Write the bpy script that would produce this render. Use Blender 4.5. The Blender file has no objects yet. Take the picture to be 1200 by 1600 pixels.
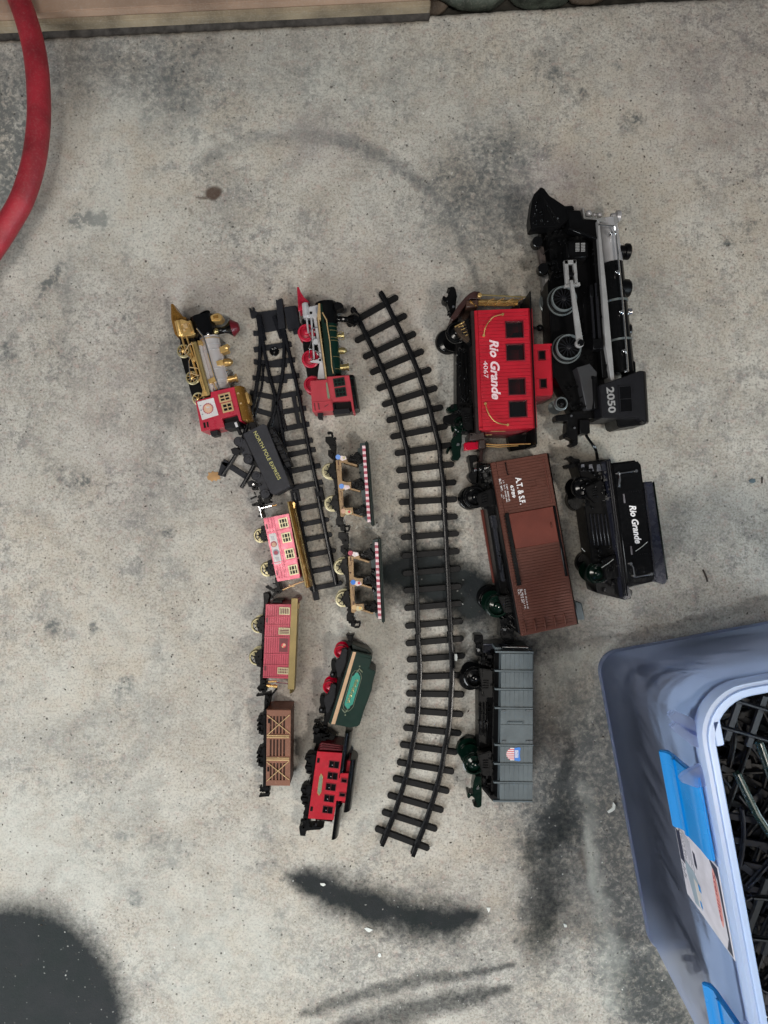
import bpy, bmesh, math, random
import numpy as np
from mathutils import Vector, Matrix
C = bpy.data.collections.new("scene") if False else bpy.context.scene.collection
SC = bpy.context.scene
random.seed(7)
R_ = math.radians
# ------------------------------------------------------------------ camera
CAMH = 900.0            # camera height above the floor, mm
FPX = 1044.0            # focal length in photo pixels
cam_d = bpy.data.cameras.new("camera"); cam = bpy.data.objects.new("camera", cam_d); C.objects.link(cam)
cam.location = (0, 0, CAMH / 1000); cam.rotation_euler = (0, 0, 0)
cam_d.sensor_fit = 'VERTICAL'; cam_d.sensor_height = 24; cam_d.lens = 24 * FPX / 1600
cam_d.clip_start = 0.02; cam_d.clip_end = 50
SC.camera = cam
# ------------------------------------------------------------------ light
w = bpy.data.worlds.new("World"); SC.world = w; w.use_nodes = True
w.node_tree.nodes["Background"].inputs[0].default_value = (0.86, 0.92, 1.0, 1)
w.node_tree.nodes["Background"].inputs[1].default_value = 0.085
def area(name, loc, target, sx, sy, power, col):
    d = bpy.data.lights.new(name, 'AREA'); d.shape = 'RECTANGLE'; d.size = sx; d.size_y = sy; d.energy = power; d.color = col
    o = bpy.data.objects.new(name, d); C.objects.link(o); o.location = loc
    o.rotation_euler = (Vector(target) - Vector(loc)).to_track_quat('-Z', 'Y').to_euler()
    return o
area("ceiling_light", (-0.46, -0.16, 2.1), (-0.30, -0.1, 0), 0.36, 0.5, 10.5, (1.0, 0.945, 0.87))
area("ceiling_light_right", (0.98, -0.85, 2.05), (0.05, 0.0, 0), 0.26, 0.26, 20, (1.0, 0.94, 0.86))
area("garage_door_daylight", (-1.25, -1.6, 1.15), (-0.35, -0.6, 0), 1.4, 0.9, 44, (0.93, 0.97, 1.0))
area("tub_glow_light", (1.55, -0.62, 0.80), (0.30, -0.33, 0.27), 0.55, 0.45, 2.6, (0.74, 0.90, 1.0)).data.spread = R_(62)  # added narrow daylight lamp, aimed to make the tub wall glow
SC.view_settings.view_transform = 'Standard'; SC.view_settings.look = 'None'
SC.view_settings.exposure = 0; SC.view_settings.gamma = 1
# ------------------------------------------------------------------ materials
def new_mat(name):
    m = bpy.data.materials.new(name); m.use_nodes = True
    return m, m.node_tree, m.node_tree.nodes["Principled BSDF"]
def N(nt, typ, **kw):
    n = nt.nodes.new(typ)
    for k, v in kw.items():
        if k.startswith('i_'): n.inputs[k[2:]].default_value = v
        else: setattr(n, k, v)
    return n
def mat(name, col, rough=0.4, metal=0.0, var=0.12, scale=60, bump=0.0, bscale=900, coat=0.0, spec=0.5, dust=0.0):
    """plastic / paint / metal with a little wear, dust and roughness variation"""
    m, nt, b = new_mat(name)
    tc = N(nt, 'ShaderNodeTexCoord')
    n1 = N(nt, 'ShaderNodeTexNoise'); n1.inputs['Scale'].default_value = scale; n1.inputs['Detail'].default_value = 4
    nt.links.new(tc.outputs['Object'], n1.inputs['Vector'])
    mr = N(nt, 'ShaderNodeMapRange'); mr.inputs['From Min'].default_value = 0.3; mr.inputs['From Max'].default_value = 0.7
    mr.inputs['To Min'].default_value = 1 - var; mr.inputs['To Max'].default_value = 1 + var
    nt.links.new(n1.outputs['Fac'], mr.inputs['Value'])
    vm = N(nt, 'ShaderNodeVectorMath', operation='SCALE'); vm.inputs[0].default_value = col[:3]
    nt.links.new(mr.outputs['Result'], vm.inputs['Scale'])
    out = vm.outputs['Vector']
    if dust > 0:
        n3 = N(nt, 'ShaderNodeTexNoise'); n3.inputs['Scale'].default_value = 400; n3.inputs['Detail'].default_value = 6
        nt.links.new(tc.outputs['Object'], n3.inputs['Vector'])
        m3 = N(nt, 'ShaderNodeMapRange'); m3.inputs['From Min'].default_value = 0.5; m3.inputs['From Max'].default_value = 0.85
        m3.inputs['To Max'].default_value = dust
        nt.links.new(n3.outputs['Fac'], m3.inputs['Value'])
        mx = N(nt, 'ShaderNodeMix', data_type='RGBA'); mx.inputs['B'].default_value = (0.42, 0.40, 0.37, 1)
        nt.links.new(m3.outputs['Result'], mx.inputs['Factor']); nt.links.new(out, mx.inputs['A'])
        out = mx.outputs['Result']
    nt.links.new(out, b.inputs['Base Color'])
    n2 = N(nt, 'ShaderNodeTexNoise'); n2.inputs['Scale'].default_value = scale * 3
    nt.links.new(tc.outputs['Object'], n2.inputs['Vector'])
    m2 = N(nt, 'ShaderNodeMapRange'); m2.inputs['To Min'].default_value = max(0.03, rough - 0.12); m2.inputs['To Max'].default_value = min(1, rough + 0.12)
    nt.links.new(n2.outputs['Fac'], m2.inputs['Value']); nt.links.new(m2.outputs['Result'], b.inputs['Roughness'])
    b.inputs['Metallic'].default_value = metal
    b.inputs['Specular IOR Level'].default_value = spec
    b.inputs['Coat Weight'].default_value = coat
    if bump > 0:
        nb = N(nt, 'ShaderNodeTexNoise'); nb.inputs['Scale'].default_value = bscale; nb.inputs['Detail'].default_value = 3
        nt.links.new(tc.outputs['Object'], nb.inputs['Vector'])
        bp = N(nt, 'ShaderNodeBump'); bp.inputs['Strength'].default_value = bump; bp.inputs['Distance'].default_value = 0.0006
        nt.links.new(nb.outputs['Fac'], bp.inputs['Height']); nt.links.new(bp.outputs['Normal'], b.inputs['Normal'])
    return m
M = {}
M['black'] = mat('black_plastic', (0.003, 0.003, 0.0034), 0.36, dust=0.004, spec=0.15)
M['gloss'] = mat('gloss_black_plastic', (0.003, 0.003, 0.0034), 0.16, dust=0.004, spec=0.35)
M['track'] = mat('track_plastic', (0.0065, 0.0062, 0.0066), 0.5, dust=0.012, bump=0.2, spec=0.2)
M['rail'] = mat('rail_plastic', (0.004, 0.004, 0.0048), 0.26, dust=0.008, spec=0.3)
M['strack'] = mat('grey_track_plastic', (0.013, 0.014, 0.0185), 0.5, dust=0.02, bump=0.2, spec=0.22)
M['srail'] = mat('grey_rail_plastic', (0.006, 0.0065, 0.009), 0.28, dust=0.01, spec=0.3)
M['char'] = mat('charcoal_plastic', (0.025, 0.025, 0.030), 0.5, bump=0.15, dust=0.02, spec=0.25)
M['chard'] = mat('dark_charcoal_plastic', (0.008, 0.008, 0.010), 0.45, dust=0.01, spec=0.2)
M['gold'] = mat('gold_plate', (0.66, 0.43, 0.16), 0.32, 0.7, var=0.25)
M['goldp'] = mat('pale_gold_paint', (0.50, 0.34, 0.17), 0.40, 0.3, var=.15, dust=0.06)
M['tanframe'] = mat('tan_printed_frame', (0.27, 0.165, 0.075), 0.4, 0.15, var=.3, dust=0.1)
M['oldgold'] = mat('olive_gold', (0.24, 0.175, 0.065), 0.42, 0.4, dust=0.06)
M['bronze'] = mat('dark_bronze_gold', (0.27, 0.135, 0.028), 0.25, 0.35)
M['brass'] = mat('dull_brass', (0.50, 0.40, 0.18), 0.35, 0.85)
M['chrome'] = mat('chrome', (0.85, 0.84, 0.83), 0.12, 1.0)
M['boiler'] = mat('bright_silver_plate', (0.82, 0.76, 0.745), 0.24, 0.5, var=.02, scale=8)
M['silver'] = mat('silver_paint', (0.50, 0.49, 0.50), 0.38, 0.35)
M['lgrey'] = mat('light_grey_plastic', (0.27, 0.265, 0.26), 0.45)
M['mgrey'] = mat('mid_grey_metal', (0.19, 0.215, 0.215), 0.38, 0.4)
M['red'] = mat('red_plastic', (0.40, 0.010, 0.022), 0.38, dust=0.015, spec=.3)
M['dred'] = mat('dark_red_plastic', (0.12, 0.008, 0.014), 0.35)
M['cabred'] = mat('coral_red_plastic', (0.40, 0.036, 0.050), 0.42, dust=0.04, spec=.3)
M['crim'] = mat('crimson_plastic', (0.40, 0.012, 0.035), 0.3)
M['pink'] = mat('pink_red_gloss_plastic', (0.52, 0.06, 0.115), 0.28, 0.1, var=0.1, coat=0.0)
M['mag'] = mat('rose_red_plastic', (0.42, 0.05, 0.08), 0.35, 0.1)
M['cream'] = mat('cream_plastic', (0.50, 0.44, 0.26), 0.35, 0.2)
M['olive'] = mat('olive_gold_wheel', (0.36, 0.31, 0.17), 0.35, 0.4)
M['green'] = mat('dark_green_plastic', (0.002, 0.019, 0.013), 0.4, spec=0.25)
M['dgreen'] = mat('blackish_green_plastic', (0.004, 0.013, 0.010), 0.4, dust=0.02, spec=0.3)
M['teal'] = mat('teal_print', (0.02, 0.25, 0.18), 0.45)
M['tan'] = mat('tan_stripe', (0.52, 0.33, 0.19), 0.5)
M['brown'] = mat('brown_plastic', (0.090, 0.029, 0.019), 0.48, dust=0.02, spec=0.22)
M['doorb'] = mat('reddish_brown_plastic', (0.125, 0.028, 0.018), 0.45, dust=0.02, spec=0.22)
M['crate'] = mat('crate_brown_plastic', (0.20, 0.075, 0.038), 0.5, dust=0.04)
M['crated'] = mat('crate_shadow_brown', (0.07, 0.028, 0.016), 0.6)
M['grey'] = mat('slate_grey_plastic', (0.098, 0.120, 0.130), 0.5, dust=0.03, spec=0.3)
M['white'] = mat('white_print', (0.78, 0.76, 0.76), 0.5, var=0.03)
M['pwhite'] = mat('pinkish_white_paint', (0.72, 0.60, 0.58), 0.45)
M['rwhite'] = mat('pale_pink_print', (0.75, 0.55, 0.57), 0.5)
M['rstripe'] = mat('dull_red_stripe', (0.36, 0.06, 0.09), 0.5)
M['blue'] = mat('blue_print', (0.02, 0.18, 0.62), 0.45)
M['lblue'] = mat('light_blue_print', (0.15, 0.3, 0.7), 0.5)
M['yellow'] = mat('pale_yellow_print', (0.50, 0.46, 0.16), 0.5)
M['redp'] = mat('red_print', (0.6, 0.03, 0.05), 0.45)
M['rubred'] = mat('red_rubber', (0.27, 0.014, 0.024), 0.5, var=0.45, scale=22, bump=0.5, bscale=600, dust=0.13)
M['wood'] = mat('weathered_tan_wood', (0.30, 0.22, 0.15), 0.75, var=0.3, scale=15, bump=0.4, bscale=200, dust=0.2)
M['panel'] = mat('pale_silver_panel', (0.60, 0.57, 0.56), 0.4)
M['medal'] = mat('tan_medallion_print', (0.60, 0.36, 0.24), 0.5)
M['plaque'] = mat('grey_green_plaque', (0.16, 0.19, 0.12), 0.5)
M['redlens'] = mat('red_lens', (0.45, 0.0, 0.02), 0.1, coat=1.0)
M['gwheel'] = mat('gloss_green_black', (0.0015, 0.010, 0.006), 0.14, spec=.4)
M['sticker'] = mat('lilac_white_sticker', (0.64, 0.62, 0.69), 0.35)
M['navy'] = mat('navy_print', (0.012, 0.018, 0.05), 0.4)
M['gprint'] = mat('grey_print', (0.25, 0.26, 0.30), 0.5)
M['flake'] = mat('pale_flake', (0.70, 0.72, 0.68), 0.7, dust=0.1)
M['twig'] = mat('dark_twig', (0.03, 0.02, 0.015), 0.8)
M['handle'] = mat('blue_plastic', (0.0, 0.25, 0.68), 0.25, coat=0.15, var=0.03, scale=12)
# glass
m, nt, b = new_mat('smoked_window_glass')
tr = N(nt, 'ShaderNodeBsdfTransparent'); tr.inputs[0].default_value = (0.75, 0.72, 0.72, 1)
gl = N(nt, 'ShaderNodeBsdfGlossy'); gl.inputs['Roughness'].default_value = 0.05
mx = N(nt, 'ShaderNodeMixShader'); mx.inputs[0].default_value = 0.09
nt.links.new(tr.outputs[0], mx.inputs[1]); nt.links.new(gl.outputs[0], mx.inputs[2])
nt.links.new(mx.outputs[0], nt.nodes['Material Output'].inputs['Surface']); M['glass'] = m
# frosted tub plastic: partly see-through, scatters the light behind it
def frosted(name, col, tfac, opac):
    m, nt, b = new_mat(name)
    t1 = N(nt, 'ShaderNodeBsdfTransparent'); t1.inputs[0].default_value = (0.90, 0.91, 0.92, 1)
    t2 = N(nt, 'ShaderNodeBsdfRefraction'); t2.inputs['Color'].default_value = (0.90, 0.91, 0.92, 1); t2.inputs['IOR'].default_value = 1.12; t2.inputs['Roughness'].default_value = 0.62
    tr = N(nt, 'ShaderNodeMixShader'); tr.inputs[0].default_value = 0.72; nt.links.new(t1.outputs[0], tr.inputs[1]); nt.links.new(t2.outputs[0], tr.inputs[2])
    tl = N(nt, 'ShaderNodeBsdfTranslucent'); tl.inputs[0].default_value = col
    b.inputs['Base Color'].default_value = col; b.inputs['Roughness'].default_value = 0.3
    m1 = N(nt, 'ShaderNodeMixShader'); m1.inputs[0].default_value = tfac
    nt.links.new(b.outputs[0], m1.inputs[1]); nt.links.new(tl.outputs[0], m1.inputs[2])
    m2 = N(nt, 'ShaderNodeMixShader')
    tc = N(nt, 'ShaderNodeTexCoord'); ns = N(nt, 'ShaderNodeTexNoise'); ns.inputs['Scale'].default_value = 7; ns.inputs['Detail'].default_value = 5
    nt.links.new(tc.outputs['Object'], ns.inputs['Vector'])
    mr = N(nt, 'ShaderNodeMapRange'); mr.inputs['To Min'].default_value = opac - 0.1; mr.inputs['To Max'].default_value = opac + 0.1
    nt.links.new(ns.outputs['Fac'], mr.inputs['Value']); nt.links.new(mr.outputs['Result'], m2.inputs[0])
    nt.links.new(tr.outputs[0], m2.inputs[1]); nt.links.new(m1.outputs[0], m2.inputs[2])
    nt.links.new(m2.outputs[0], nt.nodes['Material Output'].inputs['Surface'])
    return m
M['tub'] = frosted('frosted_clear_plastic', (0.60, 0.70, 0.98, 1), 0.88, 0.40)
M['rim'] = frosted('frosted_rim_plastic', (0.62, 0.73, 0.92, 1), 0.4, 0.84)
# ------------------------------------------------------------------ geometry helpers (millimetres in, metres out)
def pxmm(z): return (CAMH - z) / FPX
def W(px, py, z=0.0): return Vector(((px - 600) * pxmm(z), (800 - py) * pxmm(z)))
class MB:
    def __init__(s): s.v = []; s.f = []; s.b = []
    def clusters(s):
        """primitives that touch stay together, separate ones become meshes of their own"""
        n = len(s.b); bb = []
        for (v0, v1, f0, f1) in s.b:
            a = np.array(s.v[v0:v1]); bb.append((a.min(0) - .25, a.max(0) + .25))
        g = list(range(n))
        def fnd(i):
            while g[i] != i: i = g[i]
            return i
        for i in range(n):
            for j in range(i):
                if np.all(bb[i][0] <= bb[j][1]) and np.all(bb[j][0] <= bb[i][1]): g[fnd(i)] = fnd(j)
        out = {}
        for i in range(n):
            m = out.setdefault(fnd(i), MB()); v0, v1, f0, f1 = s.b[i]
            m.add(s.v[v0:v1], [tuple(k - v0 for k in f) for f in s.f[f0:f1]])
        return list(out.values())
    def add(s, vs, fs):
        vs = list(vs); s.b.append((len(s.v), len(s.v) + len(vs), len(s.f), len(s.f) + len(fs)))
        o = len(s.v); s.v += [tuple(p) for p in vs]; s.f += [tuple(i + o for i in f) for f in fs]
    def prism(s, poly, z0, z1, top=None):
        a = sum(poly[i][0] * poly[(i + 1) % len(poly)][1] - poly[(i + 1) % len(poly)][0] * poly[i][1] for i in range(len(poly)))
        if a < 0: poly = poly[::-1]
        n = len(poly); t = poly
        if top is not None:
            cx = sum(p[0] for p in poly) / n; cy = sum(p[1] for p in poly) / n
            t = [(cx + (p[0] - cx) * top, cy + (p[1] - cy) * top) for p in poly]
        s.add([(p[0], p[1], z0) for p in poly] + [(p[0], p[1], z1) for p in t],
              [tuple(range(n - 1, -1, -1)), tuple(range(n, 2 * n))] + [(i, (i + 1) % n, n + (i + 1) % n, n + i) for i in range(n)])
    def box(s, x0, x1, y0, y1, z0, z1):
        x0, x1 = min(x0, x1), max(x0, x1); y0, y1 = min(y0, y1), max(y0, y1)
        s.prism([(x0, y0), (x1, y0), (x1, y1), (x0, y1)], z0, z1)
    def lathe(s, p0, d, prof, n=20, caps=True):
        """prof: list of (t, r) along direction d from 3-D point p0"""
        d = Vector(d).normalized(); a = Vector((0, 0, 1)) if abs(d.z) < 0.9 else Vector((1, 0, 0))
        u = d.cross(a).normalized(); v = d.cross(u)
        p0 = Vector(p0); vs = []; fs = []
        for t, r in prof:
            for k in range(n):
                an = 2 * math.pi * k / n
                vs.append(p0 + d * t + (u * math.cos(an) + v * math.sin(an)) * max(r, 0.001))
        for i in range(len(prof) - 1):
            for k in range(n):
                k2 = (k + 1) % n
                fs.append((i * n + k, i * n + k2, (i + 1) * n + k2, (i + 1) * n + k))
        if caps:
            fs.append(tuple(range(n - 1, -1, -1))); fs.append(tuple(range((len(prof) - 1) * n, len(prof) * n)))
        s.add(vs, fs)
    def tube(s, pts, r, n=8, flat=1.0):
        pts = [Vector(p) for p in pts]; vs = []; fs = []
        for i, p in enumerate(pts):
            t = (pts[min(i + 1, len(pts) - 1)] - pts[max(i - 1, 0)]).normalized()
            u = t.cross(Vector((0, 0, 1)))
            if u.length < 1e-4: u = Vector((1, 0, 0))
            u.normalize(); q = u.cross(t)
            rr = r[i] if isinstance(r, (list, tuple)) else r
            for k in range(n):
                an = 2 * math.pi * (k + 0.5) / n
                vs.append(p + (u * math.cos(an) + q * math.sin(an) * flat) * rr)
        for i in range(len(pts) - 1):
            for k in range(n):
                k2 = (k + 1) % n
                fs.append((i * n + k, i * n + k2, (i + 1) * n + k2, (i + 1) * n + k))
        fs.append(tuple(range(n - 1, -1, -1))); fs.append(tuple(range((len(pts) - 1) * n, len(pts) * n)))
        s.add(vs, fs)
    def sweep(s, pts, prof):
        """profile (x sideways, z) swept along 2-D path pts [(x,y)]"""
        pts = [Vector(p[:2]) for p in pts]; n = len(prof); vs = []; fs = []
        for i, p in enumerate(pts):
            t = (pts[min(i + 1, len(pts) - 1)] - pts[max(i - 1, 0)]).normalized(); u = Vector((t.y, -t.x))
            for a, z in prof: vs.append((p.x + u.x * a, p.y + u.y * a, z))
        for i in range(len(pts) - 1):
            for k in range(n):
                k2 = (k + 1) % n
                fs.append((i * n + k, (i + 1) * n + k, (i + 1) * n + k2, i * n + k2))
        fs.append(tuple(range(n))); fs.append(tuple(range(len(pts) * n - 1, (len(pts) - 1) * n - 1, -1)))
        s.add(vs, fs)
    def sphere(s, c, r, n=12, sq=(1, 1, 1)):
        vs = []; fs = []; m = n // 2
        for i in range(m + 1):
            th = math.pi * i / m
            for k in range(n):
                an = 2 * math.pi * k / n
                vs.append((c[0] + r * sq[0] * math.sin(th) * math.cos(an), c[1] + r * sq[1] * math.sin(th) * math.sin(an), c[2] + r * sq[2] * math.cos(th)))
        for i in range(m):
            for k in range(n): fs.append((i * n + k, (i + 1) * n + k, (i + 1) * n + (k + 1) % n, i * n + (k + 1) % n))
        s.add(vs, fs)
def mesh_from(name, mb, bevel=0.0, seg=1, smooth=True):
    me = bpy.data.meshes.new(name)
    me.from_pydata([(x / 1000, y / 1000, z / 1000) for x, y, z in mb.v], [], mb.f)
    bm = bmesh.new(); bm.from_mesh(me)
    bmesh.ops.recalc_face_normals(bm, faces=bm.faces)
    if bevel > 0:
        es = [e for e in bm.edges if len(e.link_faces) == 2 and e.calc_face_angle(0) > 0.7]
        try: bmesh.ops.bevel(bm, geom=es, offset=bevel / 1000, segments=seg, affect='EDGES', clamp_overlap=True)
        except Exception: pass
    bm.to_mesh(me); bm.free()
    if smooth and len(me.polygons):
        me.polygons.foreach_set('use_smooth', [True] * len(me.polygons)); me.set_sharp_from_angle(angle=R_(38))
    return me
def link(name, me, m, parent=None, loc=None, rot=None):
    me.materials.clear(); me.materials.append(M[m] if isinstance(m, str) else m)
    o = bpy.data.objects.new(name, me); C.objects.link(o)
    if parent: o.parent = parent
    if loc: o.location = loc
    if rot: o.rotation_euler = rot
    return o
def tag(o, label=None, cat=None, group=None, kind=None):
    if label: o['label'] = label
    if cat: o['category'] = cat
    if group: o['group'] = group
    if kind: o['kind'] = kind
    return o
def text_mesh(s, shear=0.0, bold=0.0, ext=0.0, spacing=1.0):
    """the string as a mesh with its lower left corner at 0,0, size 1 x 1 after scaling"""
    cu = bpy.data.curves.new('t', 'FONT'); cu.body = s; cu.shear = shear; cu.offset = bold; cu.size = 1; cu.space_character = spacing
    cu.resolution_u = 3
    o = bpy.data.objects.new('t', cu); C.objects.link(o)
    me = bpy.data.meshes.new_from_object(o); bpy.data.objects.remove(o); bpy.data.curves.remove(cu)
    co = [v.co.copy() for v in me.vertices]
    x0 = min(c.x for c in co); x1 = max(c.x for c in co); y0 = min(c.y for c in co); y1 = max(c.y for c in co)
    for v in me.vertices: v.co.x = (v.co.x - x0) / (x1 - x0); v.co.y = (v.co.y - y0) / (y1 - y0); v.co.z = 0
    return me
class V:
    """a vehicle lying on its side: photo points are given in the pixels of one enlarged view"""
    def __init__(s, name, label, cat, zoom, theta, org, group=None):
        s.ox, s.oy, s.sc = zoom; s.th = R_(theta)
        s.o = W(s.ox + org[0] / s.sc, s.oy + org[1] / s.sc, 0)
        s.root = bpy.data.objects.new(name, None); C.objects.link(s.root)
        s.root.empty_display_size = 0.02
        s.root.location = (s.o.x / 1000, s.o.y / 1000, 0); s.root.rotation_euler = (0, 0, s.th)
        tag(s.root, label, cat, group)
    def L(s, p, z):
        q = W(s.ox + p[0] / s.sc, s.oy + p[1] / s.sc, z) - s.o
        c, n = math.cos(s.th), math.sin(s.th)
        return Vector((q.x * c + q.y * n, -q.x * n + q.y * c))
    def r(s, r, z): return r / s.sc * pxmm(z)
    def box(s, m, p0, p1, z0, z1):
        a = s.L(p0, z1); b = s.L(p1, z1); m.box(a.x, b.x, a.y, b.y, z0, z1)
    def poly(s, m, pts, z0, z1, top=None): m.prism([tuple(s.L(p, z1)) for p in pts], z0, z1, top)
    def cyl(s, m, c, r, z0, z1, n=20, r1=None):
        q = s.L(c, z1); r = s.r(r, z1); r1 = r if r1 is None else s.r(r1, z1)
        m.lathe((q.x, q.y, z0), (0, 0, 1), [(0, r), (z1 - z0, r1)], n)
    def ax(s, m, p0, p1, prof, zc, n=20):
        """lathe with its axis in the picture plane; prof = [(fraction, radius in zoomed px)]"""
        a = s.L(p0, zc); b = s.L(p1, zc); d = b - a; l = d.length
        m.lathe((a.x, a.y, zc), (d.x, d.y, 0), [(t * l, s.r(r, zc)) for t, r in prof], n)
    def tube(s, m, pts, r, z, n=8):
        ps = []
        for p in pts:
            zz = p[2] if len(p) > 2 else z
            q = s.L(p, zz); ps.append((q.x, q.y, zz))
        m.tube(ps, s.r(r, z), n)
    def bar(s, m, p0, p1, wd, z0, z1):
        a = s.L(p0, z1); b = s.L(p1, z1); d = (b - a).normalized(); u = Vector((-d.y, d.x)) * s.r(wd, z1) / 2
        m.prism([tuple(a + u), tuple(a - u), tuple(b - u), tuple(b + u)], z0, z1)
    def arch(s, m, p0, p1, z0, z1, n=10, ex=0.75):
        """roof: from x of p0 (at the edges) bulging to x of p1 (middle), along y"""
        a = s.L(p0, z1); zm = (z0 + z1) / 2; b = s.L(p1, zm); hw = (z1 - z0) / 2
        ys = [a.y, b.y]; pr = []
        for i in range(n + 1):
            an = math.pi * i / n
            pr.append((a.x + (b.x - a.x) * math.sin(an) ** ex, zm + hw * math.cos(an)))
        k = len(pr)
        m.add([(x, ys[0], z) for x, z in pr] + [(x, ys[1], z) for x, z in pr],
              [tuple(range(k)), tuple(range(2 * k - 1, k - 1, -1))] + [(i, (i + 1) % k, k + (i + 1) % k, k + i) for i in range(k)])
    def plate(s, m, p0, p1, holes, z0, z1, pitch=0, axis='y', gap=0.35):
        """side wall with window openings, optionally laid in boards"""
        a = s.L(p0, z1); b = s.L(p1, z1); X0, X1 = sorted((a.x, b.x)); Y0, Y1 = sorted((a.y, b.y))
        H = []
        for h0, h1 in holes:
            c = s.L(h0, z1); d = s.L(h1, z1); H.append((min(c.x, d.x), max(c.x, d.x), min(c.y, d.y), max(c.y, d.y)))
        if axis == 'x': H = [(h[2], h[3], h[0], h[1]) for h in H]; X0, X1, Y0, Y1 = Y0, Y1, X0, X1
        nb = max(1, round((Y1 - Y0) / pitch)) if pitch else 1
        bt = [(Y0 + (Y1 - Y0) * i / nb + (gap / 2 if pitch and i else 0), Y0 + (Y1 - Y0) * (i + 1) / nb - (gap / 2 if pitch and i < nb - 1 else 0)) for i in range(nb)]
        for y0, y1 in bt:
            cuts = sorted({y0, y1, *[v for h in H for v in (h[2], h[3]) if y0 < v < y1]})
            for ya, yb in zip(cuts, cuts[1:]):
                ym = (ya + yb) / 2; act = sorted([h for h in H if h[2] < ym < h[3]]); x = X0
                segs = []
                for h in act: segs.append((x, h[0])); x = h[1]
                segs.append((x, X1))
                for xa, xb in segs:
                    if xb - xa > 0.05:
                        if axis == 'x': m.box(ya, yb, xa, xb, z0, z1)
                        else: m.box(xa, xb, ya, yb, z0, z1)
    def part(s, name, m, mt, parent=None, bevel=0.25, kind=None, label=None, seg=1):
        if kind != 'stuff':
            cl = m.clusters()
            if 1 < len(cl) <= 16:
                os_ = [s.part1(name, c, mt, parent, bevel, kind, label, seg) for c in cl]; return os_[0]
        return s.part1(name, m, mt, parent, bevel, kind, label, seg)
    def part1(s, name, m, mt, parent, bevel, kind, label, seg):
        o = link(name, mesh_from(name, m, bevel, seg), mt, parent or s.root)
        if kind: o['kind'] = kind
        if label: o['label'] = label
        return o
    def wheel(s, c, r, z0, z1, rim='black', hub='black', spokes=0, hubr=0.3, dish=True, name='wheel'):
        """near or far wheel, axle upright; c and r measured at z1"""
        q = s.L(c, z1); R = s.r(r, z1); m = MB(); t = z1 - z0
        ri = R * 0.74
        m.lathe((q.x, q.y, z0), (0, 0, 1), [(0, ri), (0, R), (t * .25, R), (t * .35, R * .9), (t * .95, R * .87), (t, R * .85), (t, ri), (t * .4, ri * .97), (0, ri)], 28, caps=False)
        w_ = s.part(name, m, rim, bevel=0)
        m = MB()
        if spokes:
            for k in range(spokes):
                an = 2 * math.pi * k / spokes + .2; d = Vector((math.cos(an), math.sin(an))); u = Vector((-d.y, d.x)) * R * .05
                p, e = Vector((q.x, q.y)), Vector((q.x, q.y)) + d * ri
                m.prism([tuple(p + u), tuple(p - u), tuple(e - u), tuple(e + u)], z0 + t * .2, z0 + t * .7)
            m.lathe((q.x, q.y, z0), (0, 0, 1), [(0, R * hubr), (t * 1.0, R * hubr * .9), (t * 1.15, R * hubr * .5)], 14)
            s.part('spokes', m, hub, w_, bevel=0)
        else:
            m.lathe((q.x, q.y, z0), (0, 0, 1), [(0, ri), (t * .35, ri), (t * .45, ri * .8), (t * .6, ri * .45), (t * 1.1, ri * .36), (t * 1.2, ri * .2)], 24)
            s.part('hub', m, hub, w_, bevel=0)
        return w_
    def wheels(s, cs, r, W_, rim, hub, spokes=0, t=5, inset=6, **k):
        """a near wheel, its far partner and the axle between"""
        for c in cs:
            s.wheel(c, r, W_ - inset - t, W_ - inset, rim, hub, spokes, **k)
            q = s.L(c, W_ - inset); z = inset
            m = MB(); R = s.r(r, W_ - inset)
            m.lathe((q.x, q.y, z), (0, 0, 1), [(0, R * .87), (t * .65, R * .9), (t * .75, R), (t, R), (t, R * .6), (t * .8, R * .2)], 24)
            s.part('wheel', m, rim, bevel=0)
            m = MB(); m.lathe((q.x, q.y, z), (0, 0, 1), [(0, 1.5), (W_ - 2 * inset, 1.5)], 10); s.part('axle', m, 'black', bevel=0)
    def text(s, t, c, length, height, z, mt, shear=0.0, bold=0.0, rot=-90, spacing=1.0, name='lettering', parent=None):
        """flat print centred at c; length runs down the picture for rot=-90"""
        me = text_mesh(t, shear, bold, spacing=spacing); q = s.L(c, z); l = s.r(length, z); h = s.r(height, z)
        ca, sa = math.cos(R_(rot)), math.sin(R_(rot))
        for v in me.vertices:
            x = (v.co.x - .5) * l; y = (v.co.y - .5) * h
            v.co = ((q.x + x * ca - y * sa) / 1000, (q.y + x * sa + y * ca) / 1000, (z + 0.12) / 1000)
        return link(name, me, mt, parent or s.root)
    def window(s, p0, p1, z, fw, frame, pane='gloss', cross=(1, 1), parent=None, bars=None, depth=.9, pad=0):
        """proud frame, pane and glazing bars; p0,p1 outer corners"""
        a = s.L(p0, z); b = s.L(p1, z); x0, x1 = sorted((a.x, b.x)); y0, y1 = sorted((a.y, b.y)); f = s.r(fw, z)
        m = MB()
        m.box(x0, x0 + f, y0, y1, z - .3, z + depth); m.box(x1 - f, x1, y0, y1, z - .3, z + depth)
        m.box(x0 + f, x1 - f, y0, y0 + f, z - .3, z + depth); m.box(x0 + f, x1 - f, y1 - f, y1, z - .3, z + depth)
        w_ = s.part('window', m, frame, parent, bevel=0)
        m = MB(); m.box(x0 + f, x1 - f, y0 + f, y1 - f, z - .2, z + .12); s.part('pane', m, pane, w_, bevel=0)
        nx, ny = cross; m = MB(); g = f * .32
        for i in range(1, nx + 1): xx = x0 + (x1 - x0) * i / (nx + 1); m.box(xx - g, xx + g, y0 + f, y1 - f, z + .1, z + depth * .8)
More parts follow.
